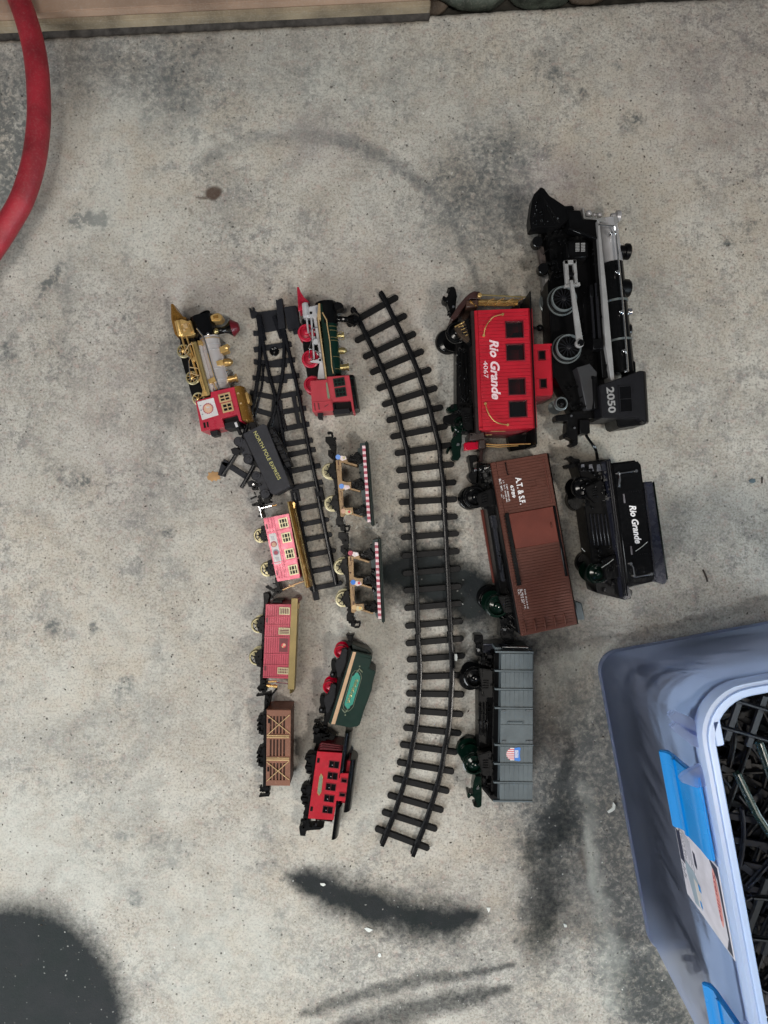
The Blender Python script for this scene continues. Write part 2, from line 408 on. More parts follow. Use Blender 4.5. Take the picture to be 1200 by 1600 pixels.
        for i in range(1, ny + 1): yy = y0 + (y1 - y0) * i / (ny + 1); m.box(x0 + f, x1 - f, yy - g, yy + g, z + .1, z + depth * .75)
        if nx or ny: s.part('glazing_bars', m, bars or frame, w_, bevel=0)
        return w_
    def detail(s, pts, n, z0, z1, mt='black', sz=14, seed=1, rods=0, name='frame_detail'):
        """small moulded lugs, bosses, straps and rods over a dark underframe or coupler"""
        rr = random.Random(seed); m = MB(); c, sn = 1, 0; k = 0; guard = 0
        xs = [p[0] for p in pts]; ys = [p[1] for p in pts]
        def ins(x, y):
            r_ = False; j = len(pts) - 1
            for i in range(len(pts)):
                (xi, yi), (xj, yj) = pts[i], pts[j]
                if (yi > y) != (yj > y) and x < (xj - xi) * (y - yi) / (yj - yi) + xi: r_ = not r_
                j = i
            return r_
        while k < n and guard < n * 20:
            guard += 1; x = rr.uniform(min(xs), max(xs)); y = rr.uniform(min(ys), max(ys))
            if not ins(x, y): continue
            k += 1; h = z0 + (z1 - z0) * rr.random(); t = rr.random(); a, b = sz * rr.uniform(.3, 1), sz * rr.uniform(.2, .8)
            if t < .45: s.box(m, (x - a, y - b), (x + a, y + b), z0 - 4, h)
            elif t < .75: s.cyl(m, (x, y), b * .8 + sz * .15, z0 - 4, h, 10)
            else: s.bar(m, (x - a, y - a * rr.uniform(-1, 1)), (x + a, y + a * rr.uniform(-1, 1)), b * .5 + 2, z0 - 4, h)
        for i in range(rods):
            y0 = rr.uniform(min(ys), max(ys)); x = rr.uniform(min(xs), max(xs)); L_2 = sz * rr.uniform(2, 5)
            if ins(x, y0) and ins(x, y0 + L_2): s.tube(m, [(x, y0), (x + rr.uniform(-6, 6), y0 + L_2)], 2.5, z1, 6)
        return s.part(name, m, mt, bevel=.25, kind='stuff')
    def coupler(s, pts, wd, z0, z1, mt='black', knob=None, parent=None):
        """hook-and-loop coupler: shank bars through pts with a hook end"""
        m = MB()
        for a, b in zip(pts, pts[1:]): s.bar(m, a, b, wd, z0, z1)
        a, b = pts[-2], pts[-1]; 
        for p in pts: s.cyl(m, p, wd * .62, z0 - 1, z1 + 1, 10)
        if knob: s.cyl(m, knob, wd * .5, z0, z1 + 3, 10)
        return s.part('coupler', m, mt, parent, bevel=.2)
# ------------------------------------------------------------------ the concrete floor
rng = np.random.RandomState(11)
def vnoise(x, y, cell, seed):
    r = np.random.RandomState(seed); g = r.rand(256, 256)
    fx = x / cell + 40.3; fy = y / cell + 57.7; ix = np.floor(fx).astype(int); iy = np.floor(fy).astype(int)
    tx = fx - ix; ty = fy - iy; tx = tx * tx * (3 - 2 * tx); ty = ty * ty * (3 - 2 * ty)
    a = g[iy % 256, ix % 256]; b = g[iy % 256, (ix + 1) % 256]; c = g[(iy + 1) % 256, ix % 256]; d = g[(iy + 1) % 256, (ix + 1) % 256]
    return (a * (1 - tx) + b * tx) * (1 - ty) + (c * (1 - tx) + d * tx) * ty
def fbm(x, y, cell, seed, o=4):
    s = 0; amp = .5; t = 0
    for i in range(o): s = s + amp * vnoise(x, y, cell / 2 ** i, seed + i * 13); t += amp; amp *= .55
    return s / t
sx = np.concatenate([[-3000, -1500, -800], np.arange(-540, 540, 2.3), [600, 900, 1600, 3000]])
ty_ = np.concatenate([[-3500, -1800, -1000], np.arange(-710, 700, 2.3)])
def edge_y(x):     # the far edge of the slab, mm
    px = x / pxmm(0) + 600
    py = 62 - 0.048 * px + np.where(px > 670, -8 - 0.01 * (px - 670), 0) + 3.0 * (fbm(px, px * 0, 40, 5) - .5) + 3 * (fbm(px, px * 0, 9, 8) - .5)
    return (800 - py) * pxmm(0)
GX, GY = np.meshgrid(sx, ty_)
top = edge_y(sx); base = ty_[-1]
k = np.clip((GY - 400) / (base - 400), 0, 1)
GY = GY + k * (top[None, :] - base)
PX = GX / pxmm(0) + 600; PY = 800 - GY / pxmm(0)
wob = 14
QX = PX + (fbm(PX, PY, 26, 31) - .5) * wob * 2; QY = PY + (fbm(PX, PY, 26, 77) - .5) * wob * 2
def sm(a, b, t): t = np.clip((t - a) / (b - a), 0, 1); return t * t * (3 - 2 * t)
def blob(cx, cy, rx, ry, ang=0, soft=.5, w=1.0):
    c, s = math.cos(R_(ang)), math.sin(R_(ang)); X = PX + (QX - PX) * w; Y = PY + (QY - PY) * w
    dx = X - cx; dy = Y - cy; u = (dx * c + dy * s) / rx; v = (-dx * s + dy * c) / ry
    return 1 - sm(1 - soft, 1 + soft, np.sqrt(u * u + v * v))
def stroke(pts, wd, soft=.6, w=.6):
    X = PX + (QX - PX) * w; Y = PY + (QY - PY) * w; best = np.full(PX.shape, 1e9)
    for (x0, y0, w0), (x1, y1, w1) in zip(pts, pts[1:]):
        dx, dy = x1 - x0, y1 - y0; t = np.clip(((X - x0) * dx + (Y - y0) * dy) / (dx * dx + dy * dy), 0, 1)
        d = np.hypot(X - x0 - t * dx, Y - y0 - t * dy) / (wd * (w0 + (w1 - w0) * t)); best = np.minimum(best, d)
    return 1 - sm(1 - soft, 1 + soft, best)
mxm = np.maximum
S = np.zeros(PX.shape); K = np.zeros(PX.shape); G = np.zeros(PX.shape); B = np.zeros(PX.shape); P = np.zeros(PX.shape)
# black overspray
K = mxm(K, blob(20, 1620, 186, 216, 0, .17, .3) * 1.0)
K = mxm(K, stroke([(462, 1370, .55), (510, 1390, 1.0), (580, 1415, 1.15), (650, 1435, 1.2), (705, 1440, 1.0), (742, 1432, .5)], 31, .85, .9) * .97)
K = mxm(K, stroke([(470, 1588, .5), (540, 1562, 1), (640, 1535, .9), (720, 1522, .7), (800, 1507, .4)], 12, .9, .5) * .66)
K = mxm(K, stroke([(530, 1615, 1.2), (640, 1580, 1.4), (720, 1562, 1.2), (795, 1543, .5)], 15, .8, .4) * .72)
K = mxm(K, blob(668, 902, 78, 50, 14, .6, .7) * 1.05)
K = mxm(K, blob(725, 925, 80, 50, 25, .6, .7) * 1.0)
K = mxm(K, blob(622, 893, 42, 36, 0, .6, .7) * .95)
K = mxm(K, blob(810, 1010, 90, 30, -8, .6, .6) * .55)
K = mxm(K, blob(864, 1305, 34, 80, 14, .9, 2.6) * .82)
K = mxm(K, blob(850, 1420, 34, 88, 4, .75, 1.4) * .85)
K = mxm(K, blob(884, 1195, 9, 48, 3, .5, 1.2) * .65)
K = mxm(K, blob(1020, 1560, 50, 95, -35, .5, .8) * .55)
# grey-green darkening by the tub, grime along the slab edge
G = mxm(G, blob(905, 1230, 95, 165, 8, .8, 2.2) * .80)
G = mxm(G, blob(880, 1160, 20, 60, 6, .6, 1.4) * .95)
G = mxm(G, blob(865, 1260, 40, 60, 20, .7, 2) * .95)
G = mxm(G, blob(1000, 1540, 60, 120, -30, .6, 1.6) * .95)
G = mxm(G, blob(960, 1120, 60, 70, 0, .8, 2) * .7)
G = mxm(G, blob(600, 1500, 330, 90, -8, .9, 2) * .36)
G = mxm(G, blob(930, 880, 130, 60, -8, .9, 2) * .36)
G = mxm(G, blob(520, 110, 330, 80, 0, .9, 2) * .30)
G = mxm(G, blob(610, 830, 60, 130, 0, .9, 2) * .34)
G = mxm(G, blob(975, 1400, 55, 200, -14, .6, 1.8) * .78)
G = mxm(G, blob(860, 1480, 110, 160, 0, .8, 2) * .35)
G = mxm(G, blob(790, 1230, 70, 110, 0, .9, 2) * .28)
G = mxm(G, blob(720, 1400, 220, 140, 0, .9, 1) * .22)
G = mxm(G, blob(752, 290, 80, 100, 20, .6, 2.4) * .6)
G = mxm(G, blob(760, 250, 75, 50, 0, .7, 2.4) * .40)
G = mxm(G, blob(700, 350, 90, 60, 40, .8, 2) * .25)
G = mxm(G, blob(190, 100, 190, 65, -2, .8, 2.6) * .46)
G = mxm(G, blob(262, 140, 50, 55, 30, .7, 2) * .6)
G = mxm(G, blob(12, 230, 42, 150, 0, .7, 1.5) * .85)  # soft shadow on the left of the hose, painted in
G = mxm(G, blob(460, 95, 90, 30, 8, .8, 2) * .3)
G = mxm(G, blob(145, 348, 34, 13, -15, .6, 1.6) * .95)
G = mxm(G, blob(270, 595, 32, 115, 12, .7, 1.5) * .34)  # soft shadow left of the gold locomotive, painted into the floor colour
G = mxm(G, blob(180, 640, 34, 60, 0, .9, 2) * .32)
G = mxm(G, blob(95, 745, 50, 22, 20, .8, 2) * .42)
G = mxm(G, blob(82, 440, 9, 34, 25, .7, 1.6) * .85)
G = mxm(G, blob(55, 485, 26, 14, 0, .8, 1.6) * .3)
G = mxm(G, blob(10, 545, 18, 30, 0, .7, 1.6) * .5)
for x, y, r, a in [(200, 495, 8, .55), (128, 750, 10, .6), (195, 1068, 15, .5), (80, 980, 13, .55), (150, 980, 9, .5), (262, 835, 9, .4), (210, 1405, 11, .65),
                   (185, 1310, 10, .4), (430, 1455, 14, .35), (452, 1456, 9, .4), (440, 1425, 12, .3), (442, 1500, 13, .28), (260, 1330, 40, .3),
                   (865, 118, 13, .5), (880, 140, 9, .4), (910, 142, 11, .5), (985, 190, 20, .35), (992, 187, 9, .6), (965, 100, 8, .4), (860, 235, 13, .4), (845, 85, 16, .25),
                   (1100, 290, 10, .4), (1140, 375, 9, .45), (1172, 350, 9, .35), (950, 238, 6, .4), (700, 840, 40, .35), (575, 905, 55, .35), (455, 850, 60, .25), (330, 1325, 60, .12)]:
    G = mxm(G, blob(x, y, r * 1.1, r, 0, .6, .8) * a * 1.35)
G = mxm(G, blob(1098, 288, 9, 32, -28, .7, .8) * .35)
G = mxm(G, blob(1040, 230, 55, 12, 40, .8, 1) * .22)
# rubber scuff arcs
arc = [(305, 262, .6), (345, 235, .9), (400, 216, 1), (470, 210, 1.1), (530, 218, 1.1), (590, 240, 1.1), (640, 270, 1.1), (680, 305, 1.1), (710, 350, 1), (735, 410, .8), (748, 450, .5)]
S = stroke(arc, 9, 1.0, .35) * .42; S = mxm(S, stroke(arc[4:], 9, .9, .35) * .62)
G = mxm(G, stroke([(330, 250, .6), (420, 228, 1), (500, 226, .7)], 12, .9, 1) * .2)
# brown and rosy tints
B = mxm(B, blob(334, 301, 13, 11, 0, .25, .3) * 1.0)
B = mxm(B, stroke([(308, 308, .6), (322, 309, 1)], 2.5, .5, .2) * .8)
B = mxm(B, blob(334, 744, 10, 8, 0, .5, .4) * 0.0)
B = mxm(B, blob(300, 330, 5, 6, 0, .5, 1) * .6)
B = mxm(B, blob(335, 70, 45, 26, 0, .8, 1.2) * .30)
B = mxm(B, blob(740, 745, 22, 50, 10, .8, 1.5) * .55)
B = mxm(B, blob(870, 1150, 30, 50, 0, .8, 2) * .35)
B = mxm(B, blob(912, 1345, 10, 22, 0, .6, 1.5) * .6)
B = mxm(B, blob(660, 1020, 55, 14, 0, .8, 1.5) * .25)
for yy in range(1045, 1330, 29): B = mxm(B, blob(655 - max(0, yy - 1100) * .16, yy, 34, 7, 8, .8, 1) * .16)
P = mxm(P, blob(870, 290, 60, 55, 0, .7, 1) * .6)
P = mxm(P, blob(500, 220, 60, 40, 0, .9, 1) * .3)
P = mxm(P, blob(320, 460, 90, 50, 0, .9, 1.5) * .45)
P = mxm(P, blob(480, 1070, 26, 80, 12, .9, 1) * .5)  # purple shade left of the green tender, painted as a tint
P = mxm(P, blob(400, 900, 40, 250, 0, 1, 1.5) * .3)
P = mxm(P, blob(1120, 120, 110, 130, 0, 1, 1) * .35)
P = mxm(P, blob(560, 480, 120, 90, 0, 1, 1) * .35)
P = mxm(P, blob(190, 640, 60, 160, 0, 1, 1.5) * .3)
# bright floury patches; the broad lower-left ones paint in daylight brightness
Wt = np.zeros(PX.shape)
Wt = mxm(Wt, stroke([(918, 1230, .5), (925, 1330, 1), (945, 1430, 1.1), (965, 1560, 1.5)], 13, .8, 1.2) * .55)
Wt = mxm(Wt, blob(560, 1000, 60, 35, 0, .9, 2) * .45)
for x, y, rx, ry, a in ((90, 1330, 190, 110, .55), (330, 1480, 150, 140, .55), (120, 1150, 160, 120, .3), (130, 330, 120, 90, .32), (230, 200, 150, 60, .28), (560, 130, 200, 60, .22), (530, 1250, 120, 110, .35), (250, 1100, 140, 200, .25), (920, 1030, 60, 24, .5), (940, 560, 60, 160, .2)):
    Wt = mxm(Wt, blob(x, y, rx, ry, 0, 1, 2) * a)
Wt = mxm(Wt, blob(100, 190, 60, 50, 0, .9, 2.6) * .25)
Wt = mxm(Wt, blob(890, 1060, 50, 60, 0, .9, 2.6) * .3)
# slab joint on the right
jl = stroke([(900, 1002, 1), (1000, 983, 1), (1100, 957, 1), (1210, 922, 1)], 2.4, .6, .4)
jd = stroke([(880, 1010, 1), (1000, 990, 1), (1105, 965, 1), (1210, 932, 1)], 9, .9, 1)
G = mxm(G, jd * .35); B = mxm(B, jd * .25)
sa = np.clip((PX - 905) / 20, 0, 1) * np.clip((1235 - PX) / 10, 0, 1)
Z = -1.6 * jl * sa + (fbm(GX, GY, 60, 3) - .5) * .5 + (fbm(GX, GY, 6, 9, 2) - .5) * .25
inside = (np.abs(GX) < 560) & (GY > -720)
Z = np.where(inside, Z, 0)
edge = np.clip((GY - (edge_y(GX) - 8)) / 8, 0, 1); Z = Z - edge ** 2 * 3
ny, nx = GX.shape
co = np.stack([GX, GY, Z], -1).reshape(-1, 3) / 1000
i = np.arange(ny * nx).reshape(ny, nx)
q = np.stack([i[:-1, :-1], i[:-1, 1:], i[1:, 1:], i[1:, :-1]], -1).reshape(-1, 4)
# slab edge face going down
me = bpy.data.meshes.new("concrete_floor")
ev = co.reshape(ny, nx, 3)[-1].copy(); ev[:, 2] -= .12
nv = len(co); co2 = np.concatenate([co, ev]); j = np.arange(nx - 1)
q2 = np.stack([i[-1, :-1], i[-1, 1:], nv + j + 1, nv + j], -1)
qq = np.concatenate([q, q2])
me.vertices.add(len(co2)); me.vertices.foreach_set('co', co2.ravel())
me.loops.add(len(qq) * 4); me.loops.foreach_set('vertex_index', qq.ravel())
me.polygons.add(len(qq)); me.polygons.foreach_set('loop_start', np.arange(len(qq)) * 4)
me.update(); me.validate()
def addcol(nm, a, b, c, d):
    at = me.color_attributes.new(nm, 'FLOAT_COLOR', 'POINT')
    v = np.stack([a, b, c, d], -1).reshape(-1, 4); v = np.concatenate([v, v.reshape(ny, nx, 4)[-1]])
    at.data.foreach_set('color', v.ravel().astype(np.float32))
addcol('stains_shade', K, G, B, np.ones_like(K)); S = mxm(S, blob(190, 100, 200, 70, -2, 1, 1.5) * .42); S = mxm(S, blob(752, 290, 80, 100, 20, .9, 1.5) * .38); S = mxm(S, blob(905, 1270, 105, 180, 8, .9, 1.5) * .6); S = mxm(S, blob(975, 1450, 60, 190, -14, .8, 1.5) * .45); S = mxm(S, blob(262, 140, 55, 60, 30, .9, 1.5) * .4)
S = mxm(S, blob(270, 600, 34, 120, 12, .9, 1) * .3); S = mxm(S, blob(820, 1010, 120, 34, -8, .9, 1) * .5)  # first blob deepens the painted shadow left of the gold locomotive
for pa, pb in (((700, 340), (752, 450)), ((110, 390), (100, 560))): S = mxm(S, stroke([(*pa, .6), (*pb, 1)], 9, 1, .6) * .3)
addcol('tints', P, Wt, S, np.ones_like(K))
me.polygons.foreach_set('use_smooth', [True] * len(me.polygons))
fm, nt, bs = new_mat('stained_concrete')
L_ = nt.links.new
tc = N(nt, 'ShaderNodeTexCoord')
def noise(sc, det=4, rough=.55, dist=0.0):
    n = N(nt, 'ShaderNodeTexNoise'); n.inputs['Scale'].default_value = sc; n.inputs['Detail'].default_value = det; n.inputs['Roughness'].default_value = rough
    n.inputs['Distortion'].default_value = dist
    L_(tc.outputs['Object'], n.inputs['Vector']); return n.outputs['Fac']
def rng_(v, a, b, c, d, smooth=False):
    n = N(nt, 'ShaderNodeMapRange'); n.inputs['From Min'].default_value = a; n.inputs['From Max'].default_value = b
    n.inputs['To Min'].default_value = c; n.inputs['To Max'].default_value = d
    if smooth: n.interpolation_type = 'SMOOTHSTEP'
    L_(v, n.inputs['Value']); return n.outputs['Result']
def mixc(f, a, b, bt='MIX'):
    n = N(nt, 'ShaderNodeMix', data_type='RGBA', blend_type=bt)
    if isinstance(f, float): n.inputs['Factor'].default_value = f
    else: L_(f, n.inputs['Factor'])
    for s_, v in (('A', a), ('B', b)):
        if isinstance(v, tuple): n.inputs[s_].default_value = (*v, 1)
        else: L_(v, n.inputs[s_])
    return n.outputs['Result']
def mth(op, a, b):
    n = N(nt, 'ShaderNodeMath', operation=op)
    for k_, v in enumerate((a, b)):
        if isinstance(v, (int, float)): n.inputs[k_].default_value = v
        else: L_(v, n.inputs[k_])
    return n.outputs[0]
at = N(nt, 'ShaderNodeAttribute', attribute_name='stains_shade'); sp = N(nt, 'ShaderNodeSeparateColor'); L_(at.outputs['Color'], sp.inputs[0])
at2 = N(nt, 'ShaderNodeAttribute', attribute_name='tints'); sp2 = N(nt, 'ShaderNodeSeparateColor'); L_(at2.outputs['Color'], sp2.inputs[0])
big = noise(3.2, 8, .62, .4); mid = noise(17, 9, .68, .3); fine = noise(330, 5, .7); grit = noise(800, 3, .6); rag = noise(34, 10, .80, .25); grn = noise(120, 7, .74)
col = mixc(rng_(big, .40, .60, 0, 1), (0.51, 0.455, 0.375), (0.39, 0.365, 0.32))
col = mixc(rng_(mid, .40, .60, 0, .85), col, (0.58, 0.555, 0.495))
col = mixc(rng_(noise(8, 10, .74, .6), .50, .62, 0, .6), col, (0.27, 0.255, 0.23))
patch = rng_(noise(7, 4, .6), .42, .60, .15, 1.0)
col = mixc(mth('MULTIPLY', patch, rng_(rag, .51, .59, 0, .75)), col, (0.20, 0.195, 0.185))
col = mixc(mth('MULTIPLY', patch, rng_(grn, .52, .62, 0, .72)), col, (0.17, 0.165, 0.15))
col = mixc(rng_(grn, .30, .44, .45, 0), col, (0.58, 0.565, 0.51))
col = mixc(rng_(fine, .38, .50, .6, 0), col, (0.17, 0.16, 0.148))
col = mixc(rng_(fine, .55, .68, 0, .5), col, (0.62, 0.60, 0.55))
# rosy / ochre grains
col = mixc(rng_(noise(95, 4, .7), .54, .70, 0, .5), col, (0.42, 0.30, 0.26))
col = mixc(mth('MULTIPLY', sp2.outputs[0], rng_(noise(55, 5, .7), .35, .6, .25, .8)), col, (0.31, 0.245, 0.25))  # rosy tints, including the painted purple shade
# dirt, grime, brown, plus painted shade and pale patches
Gf = rng_(mth('ADD', sp.outputs[1], mth('MULTIPLY', mth('ADD', mth('SUBTRACT', noise(30, 11, .80, .3), .5), mth('MULTIPLY', mth('SUBTRACT', noise(150, 4, .6, .6), .5), 1.1)), mth('MULTIPLY', sp.outputs[1], 5.0))), .12, 1.05, 0, .88)
col = mixc(Gf, col, (0.115, 0.122, 0.120))
Sf = mth('MULTIPLY', sp2.outputs[2], rng_(grn, .32, .62, .45, 1.25))
col = mixc(Sf, col, (0.10, 0.105, 0.108))
Bf = rng_(mth('ADD', sp.outputs[2], mth('MULTIPLY', mth('SUBTRACT', fine, .5), mth('MULTIPLY', sp.outputs[2], 1.2))), .1, 1.0, 0, .93)
col = mixc(Bf, col, (0.075, 0.045, 0.032))
col = mixc(mth('MULTIPLY', sp2.outputs[1], rng_(mid, .35, .6, .2, 1)), col, (0.52, 0.53, 0.48))
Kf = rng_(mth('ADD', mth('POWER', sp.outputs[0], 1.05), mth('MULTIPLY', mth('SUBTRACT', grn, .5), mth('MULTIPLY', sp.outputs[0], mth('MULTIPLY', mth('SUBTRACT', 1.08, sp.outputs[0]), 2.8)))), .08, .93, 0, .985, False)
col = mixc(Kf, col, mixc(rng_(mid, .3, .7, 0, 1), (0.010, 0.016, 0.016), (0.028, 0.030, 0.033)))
# dark pits and white specks
def specks(scale, thr0, thr1, seed):
    vo = N(nt, 'ShaderNodeTexVoronoi'); vo.inputs['Scale'].default_value = scale; vo.inputs['Randomness'].default_value = 1
    mp = N(nt, 'ShaderNodeMapping'); mp.inputs['Location'].default_value = (seed, seed * 2, 0); L_(tc.outputs['Object'], mp.inputs['Vector'])
    n_ = N(nt, 'ShaderNodeTexNoise'); n_.inputs['Scale'].default_value = scale * 1.4; L_(mp.outputs[0], n_.inputs['Vector'])
    av = N(nt, 'ShaderNodeMix', data_type='VECTOR'); av.inputs['Factor'].default_value = .004; L_(mp.outputs[0], av.inputs['A']); L_(n_.outputs['Color'], av.inputs['B'])
    L_(av.outputs['Result'], vo.inputs['Vector'])
    s2 = N(nt, 'ShaderNodeSeparateColor'); L_(vo.outputs['Color'], s2.inputs[0])
    return mth('MULTIPLY', rng_(vo.outputs['Distance'], thr0, thr1, 1, 0), rng_(s2.outputs[0], .72, .95, 0, 1))
pits = specks(170, .13, .26, 1.7); pit2 = specks(60, .05, .12, 4.2); wh = specks(130, .08, .18, 7.9); wh2 = specks(75, .035, .10, 12.1)
col = mixc(mth('MULTIPLY', pits, .75), col, (0.06, 0.055, 0.05))
col = mixc(mth('MULTIPLY', pit2, .85), col, (0.045, 0.04, 0.038))
col = mixc(mth('MULTIPLY', wh, .45), col, (0.62, 0.61, 0.58))
col = mixc(mth('MULTIPLY', wh2, .8), col, (0.72, 0.72, 0.69))
L_(col, bs.inputs['Base Color'])
L_(rng_(mid, .3, .7, .62, .9), bs.inputs['Roughness']); bs.inputs['Specular IOR Level'].default_value = .12
h = mth('ADD', mth('MULTIPLY', fine, 1.0), mth('MULTIPLY', grit, .5)); h = mth('SUBTRACT', h, mth('MULTIPLY', pits, .8)); h = mth('SUBTRACT', h, mth('MULTIPLY', pit2, 1.2))
bp = N(nt, 'ShaderNodeBump'); bp.inputs['Strength'].default_value = .55; bp.inputs['Distance'].default_value = .0011
L_(h, bp.inputs['Height']); L_(bp.outputs['Normal'], bs.inputs['Normal'])
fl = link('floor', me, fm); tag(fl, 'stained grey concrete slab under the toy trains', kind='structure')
# ------------------------------------------------------------------ beyond the slab edge
m = MB(); m.box(-3000, 3000, 500, 3500, -121, -50)
e = link('ground', mesh_from('ground', m, 0), mat('damp_soil', (0.035, 0.032, 0.026), .9, var=.5, scale=60, bump=.8, bscale=200)); tag(e, 'dark damp soil beyond the slab edge', kind='structure')
# door sill board at the top left
def along(px, off, z): 
    y = float(edge_y(np.array([(px - 600) * pxmm(0)]))[0]); return ((px - 600) * pxmm(0), y + off)
sill = bpy.data.objects.new('door_sill', None); C.objects.link(sill); tag(sill, 'tan and pinkish door sill board along the top left slab edge', 'sill')
xs_ = list(range(-500, 671, 30)) + [672]
for nm, o0, o1, z0, z1, mt in [('sill_board', 20, 240, -60, 19, mat('pinkish_worn_board', (0.33, 0.225, 0.16), .7, var=.3, scale=14, bump=.4, bscale=150, dust=.35)),
                               ('sill_lip', 12, 20, -60, 8, mat('tan_sill_lip', (0.27, 0.22, 0.15), .6, var=.35, scale=25, dust=.45)),
                               ('gap_filler', -1, 12, -60, -5, mat('dark_grit', (0.055, 0.05, 0.046), .9, var=.6, scale=90, bump=1, bscale=300))]:
    m = MB(); pts0 = [( (p - 600) * pxmm(0), (800 - (62 - .048 * p)) * pxmm(0) ) for p in xs_]
    m.prism([(x, y + o0) for x, y in pts0] + [(x, y + o1) for x, y in pts0[::-1]], z0, z1)
    link(nm, mesh_from(nm, m, 1.2 if nm != 'gap_filler' else 0, 2), mt, sill)
# river stones at the top
rk = mat('mossy_stone', (0.085, 0.105, 0.085), .7, var=.5, scale=40, bump=.8, bscale=250, dust=.4)
rk2 = mat('brown_stone', (0.13, 0.10, 0.075), .75, var=.4, scale=40, bump=.8, bscale=250, dust=.3)
for n_, (px, py, r, mt, lb) in enumerate([(735, 6, 40, rk, 'long mossy green stone behind the slab edge, nearest the board'), (850, 2, 34, rk, 'pale mossy stone second along the slab edge'),
                                       (925, -6, 24, rk2, 'small brown stone third along the slab edge'), (1000, -14, 32, rk, 'green stone behind the slab edge toward the right'),
                                       (682, 10, 14, rk2, 'small reddish brown stone wedged against the board end')]):
    bm = bmesh.new(); bmesh.ops.create_icosphere(bm, subdivisions=4, radius=1)
    for v in bm.verts:
        from mathutils import noise as mn
        f = 1 + .22 * mn.noise(v.co * 1.3 + Vector((n_ * 7, 0, 0))) + .06 * mn.noise(v.co * 5)
        v.co = Vector((v.co.x * 1.45, v.co.y * .8, v.co.z * .7)) * f * r / 1000
    me_ = bpy.data.meshes.new('stone'); bm.to_mesh(me_); bm.free(); me_.polygons.foreach_set('use_smooth', [True] * len(me_.polygons))
    q_ = W(px, py, -30); o = link('stone', me_, mt, loc=(q_.x / 1000, q_.y / 1000 + r * .72 / 1000, -.05 + r * .45 / 1000), rot=(0, 0, .1 * n_))
    tag(o, lb, 'stone', 'stones beyond the slab edge')
# ------------------------------------------------------------------ small litter on the floor
def flake(px, py, pts, mt, label, cat, z=1.2, group=None, name='paint_flake', sc=1.0):
    m = MB(); q_ = W(px, py, z); m.prism([((x) * sc * .86, -(y) * sc * .86) for x, y in pts], 0.35, z)
    o = link(name, mesh_from(name, m, .15), mt, loc=(q_.x / 1000, q_.y / 1000, 0)); tag(o, label, cat, group)
g_ = 'pale paint flakes on the floor'
flake(576, 1453, [(-7, -2), (-3, -4), (7, 0), (4, 2), (1, 4), (-3, 2)], 'flake', 'largest white flake on the long black smear', 'paint flake', group=g_)
flake(504, 1382, [(-4, -2), (3, -2), (5, 1), (1, 3), (-3, 1)], 'flake', 'white flake near the left tip of the long black smear', 'paint flake', group=g_)
flake(763, 1421, [(-3, -3), (4, -3), (2, 3), (0, 5)], 'flake', 'triangular pale flake at the right tip of the long black smear', 'paint flake', group=g_)
flake(593, 1492, [(-3, 2), (-1, -3), (2, -2), (3, 3), (0, 4)], 'flake', 'small white flake just below the long black smear', 'paint flake', group=g_)
flake(957, 1264, [(-8, 4), (-3, 0), (0, -2), (2, -10), (5, -6), (4, 1), (0, 4), (-6, 7)], 'flake', 'leaf shaped pale flake touching the tub edge', 'paint flake', group=g_, z=3)
flake(712, 1027, [(-2, -5), (2, -5), (3, 0), (2, 6), (-2, 5)], 'flake', 'white flake lying on the large curved track', 'paint flake', group=g_, z=10)
flake(883, 1446, [(-3, -3), (3, -1), (3, 3), (-1, 3)], 'flake', 'small square pale flake below the slate gondola', 'paint flake', group=g_)
flake(1176, 751, [(-6, 0), (-2, -3), (4, -3), (5, 2), (1, 4), (-4, 3)], mat('blue_grey_blob', (0.09, 0.13, 0.15), .5), 'blue grey dried blob on the right side of the floor', 'dried blob', name='dried_blob')
flake(1191, 750, [(-1, -5), (1, -5), (1, 5), (-1, 5)], 'twig', 'short brown twig beside the blue grey blob', 'twig', name='twig')
flake(334, 744, [(-11, 1), (-8, -2), (-9, -6), (-5, -5), (-2, -8), (2, -6), (6, -7), (8, -3), (11, -2), (9, 2), (11, 5), (6, 5), (4, 8), (0, 6), (-3, 9), (-6, 6), (-9, 6)], mat('orange_rust_chip', (0.42, 0.24, 0.10), .7, var=.3), 'orange brown chip beside the lone track tie', 'chip', name='rust_chip', z=.9)
m = MB(); pts = [(1098, 890), (1101, 896), (1104, 903), (1105, 909)]
m.tube([(*W(x, y, 1), 1.4) for x, y in pts], 1.2, 6); tag(link('twig', mesh_from('twig', m, 0), 'twig'), 'dark curved twig right of the black tender', 'twig')
m = MB()
for k_ in range(420):
    px = random.uniform(0, 1200); py = random.uniform(60, 1600); q_ = W(px, py, 0); s_ = random.uniform(.35, 1.1); an = random.random() * 3
    c_, n_ = math.cos(an) * s_, math.sin(an) * s_; el = random.uniform(.8, 2.6)
    m.add([(q_.x + c_ * el, q_.y + n_ * el, .25), (q_.x - n_, q_.y + c_, .3), (q_.x - c_ * el, q_.y - n_ * el, .25), (q_.x + n_, q_.y - c_, .3), (q_.x, q_.y, .25 + s_ * .9)],
          [(0, 1, 4), (1, 2, 4), (2, 3, 4), (3, 0, 4)])
tag(link('grit', mesh_from('grit', m, 0, smooth=False), mat('dark_grit_grains', (0.07, 0.055, 0.045), .9)), 'scattered dark grit and crumbs on the concrete', kind='stuff')
m = MB()
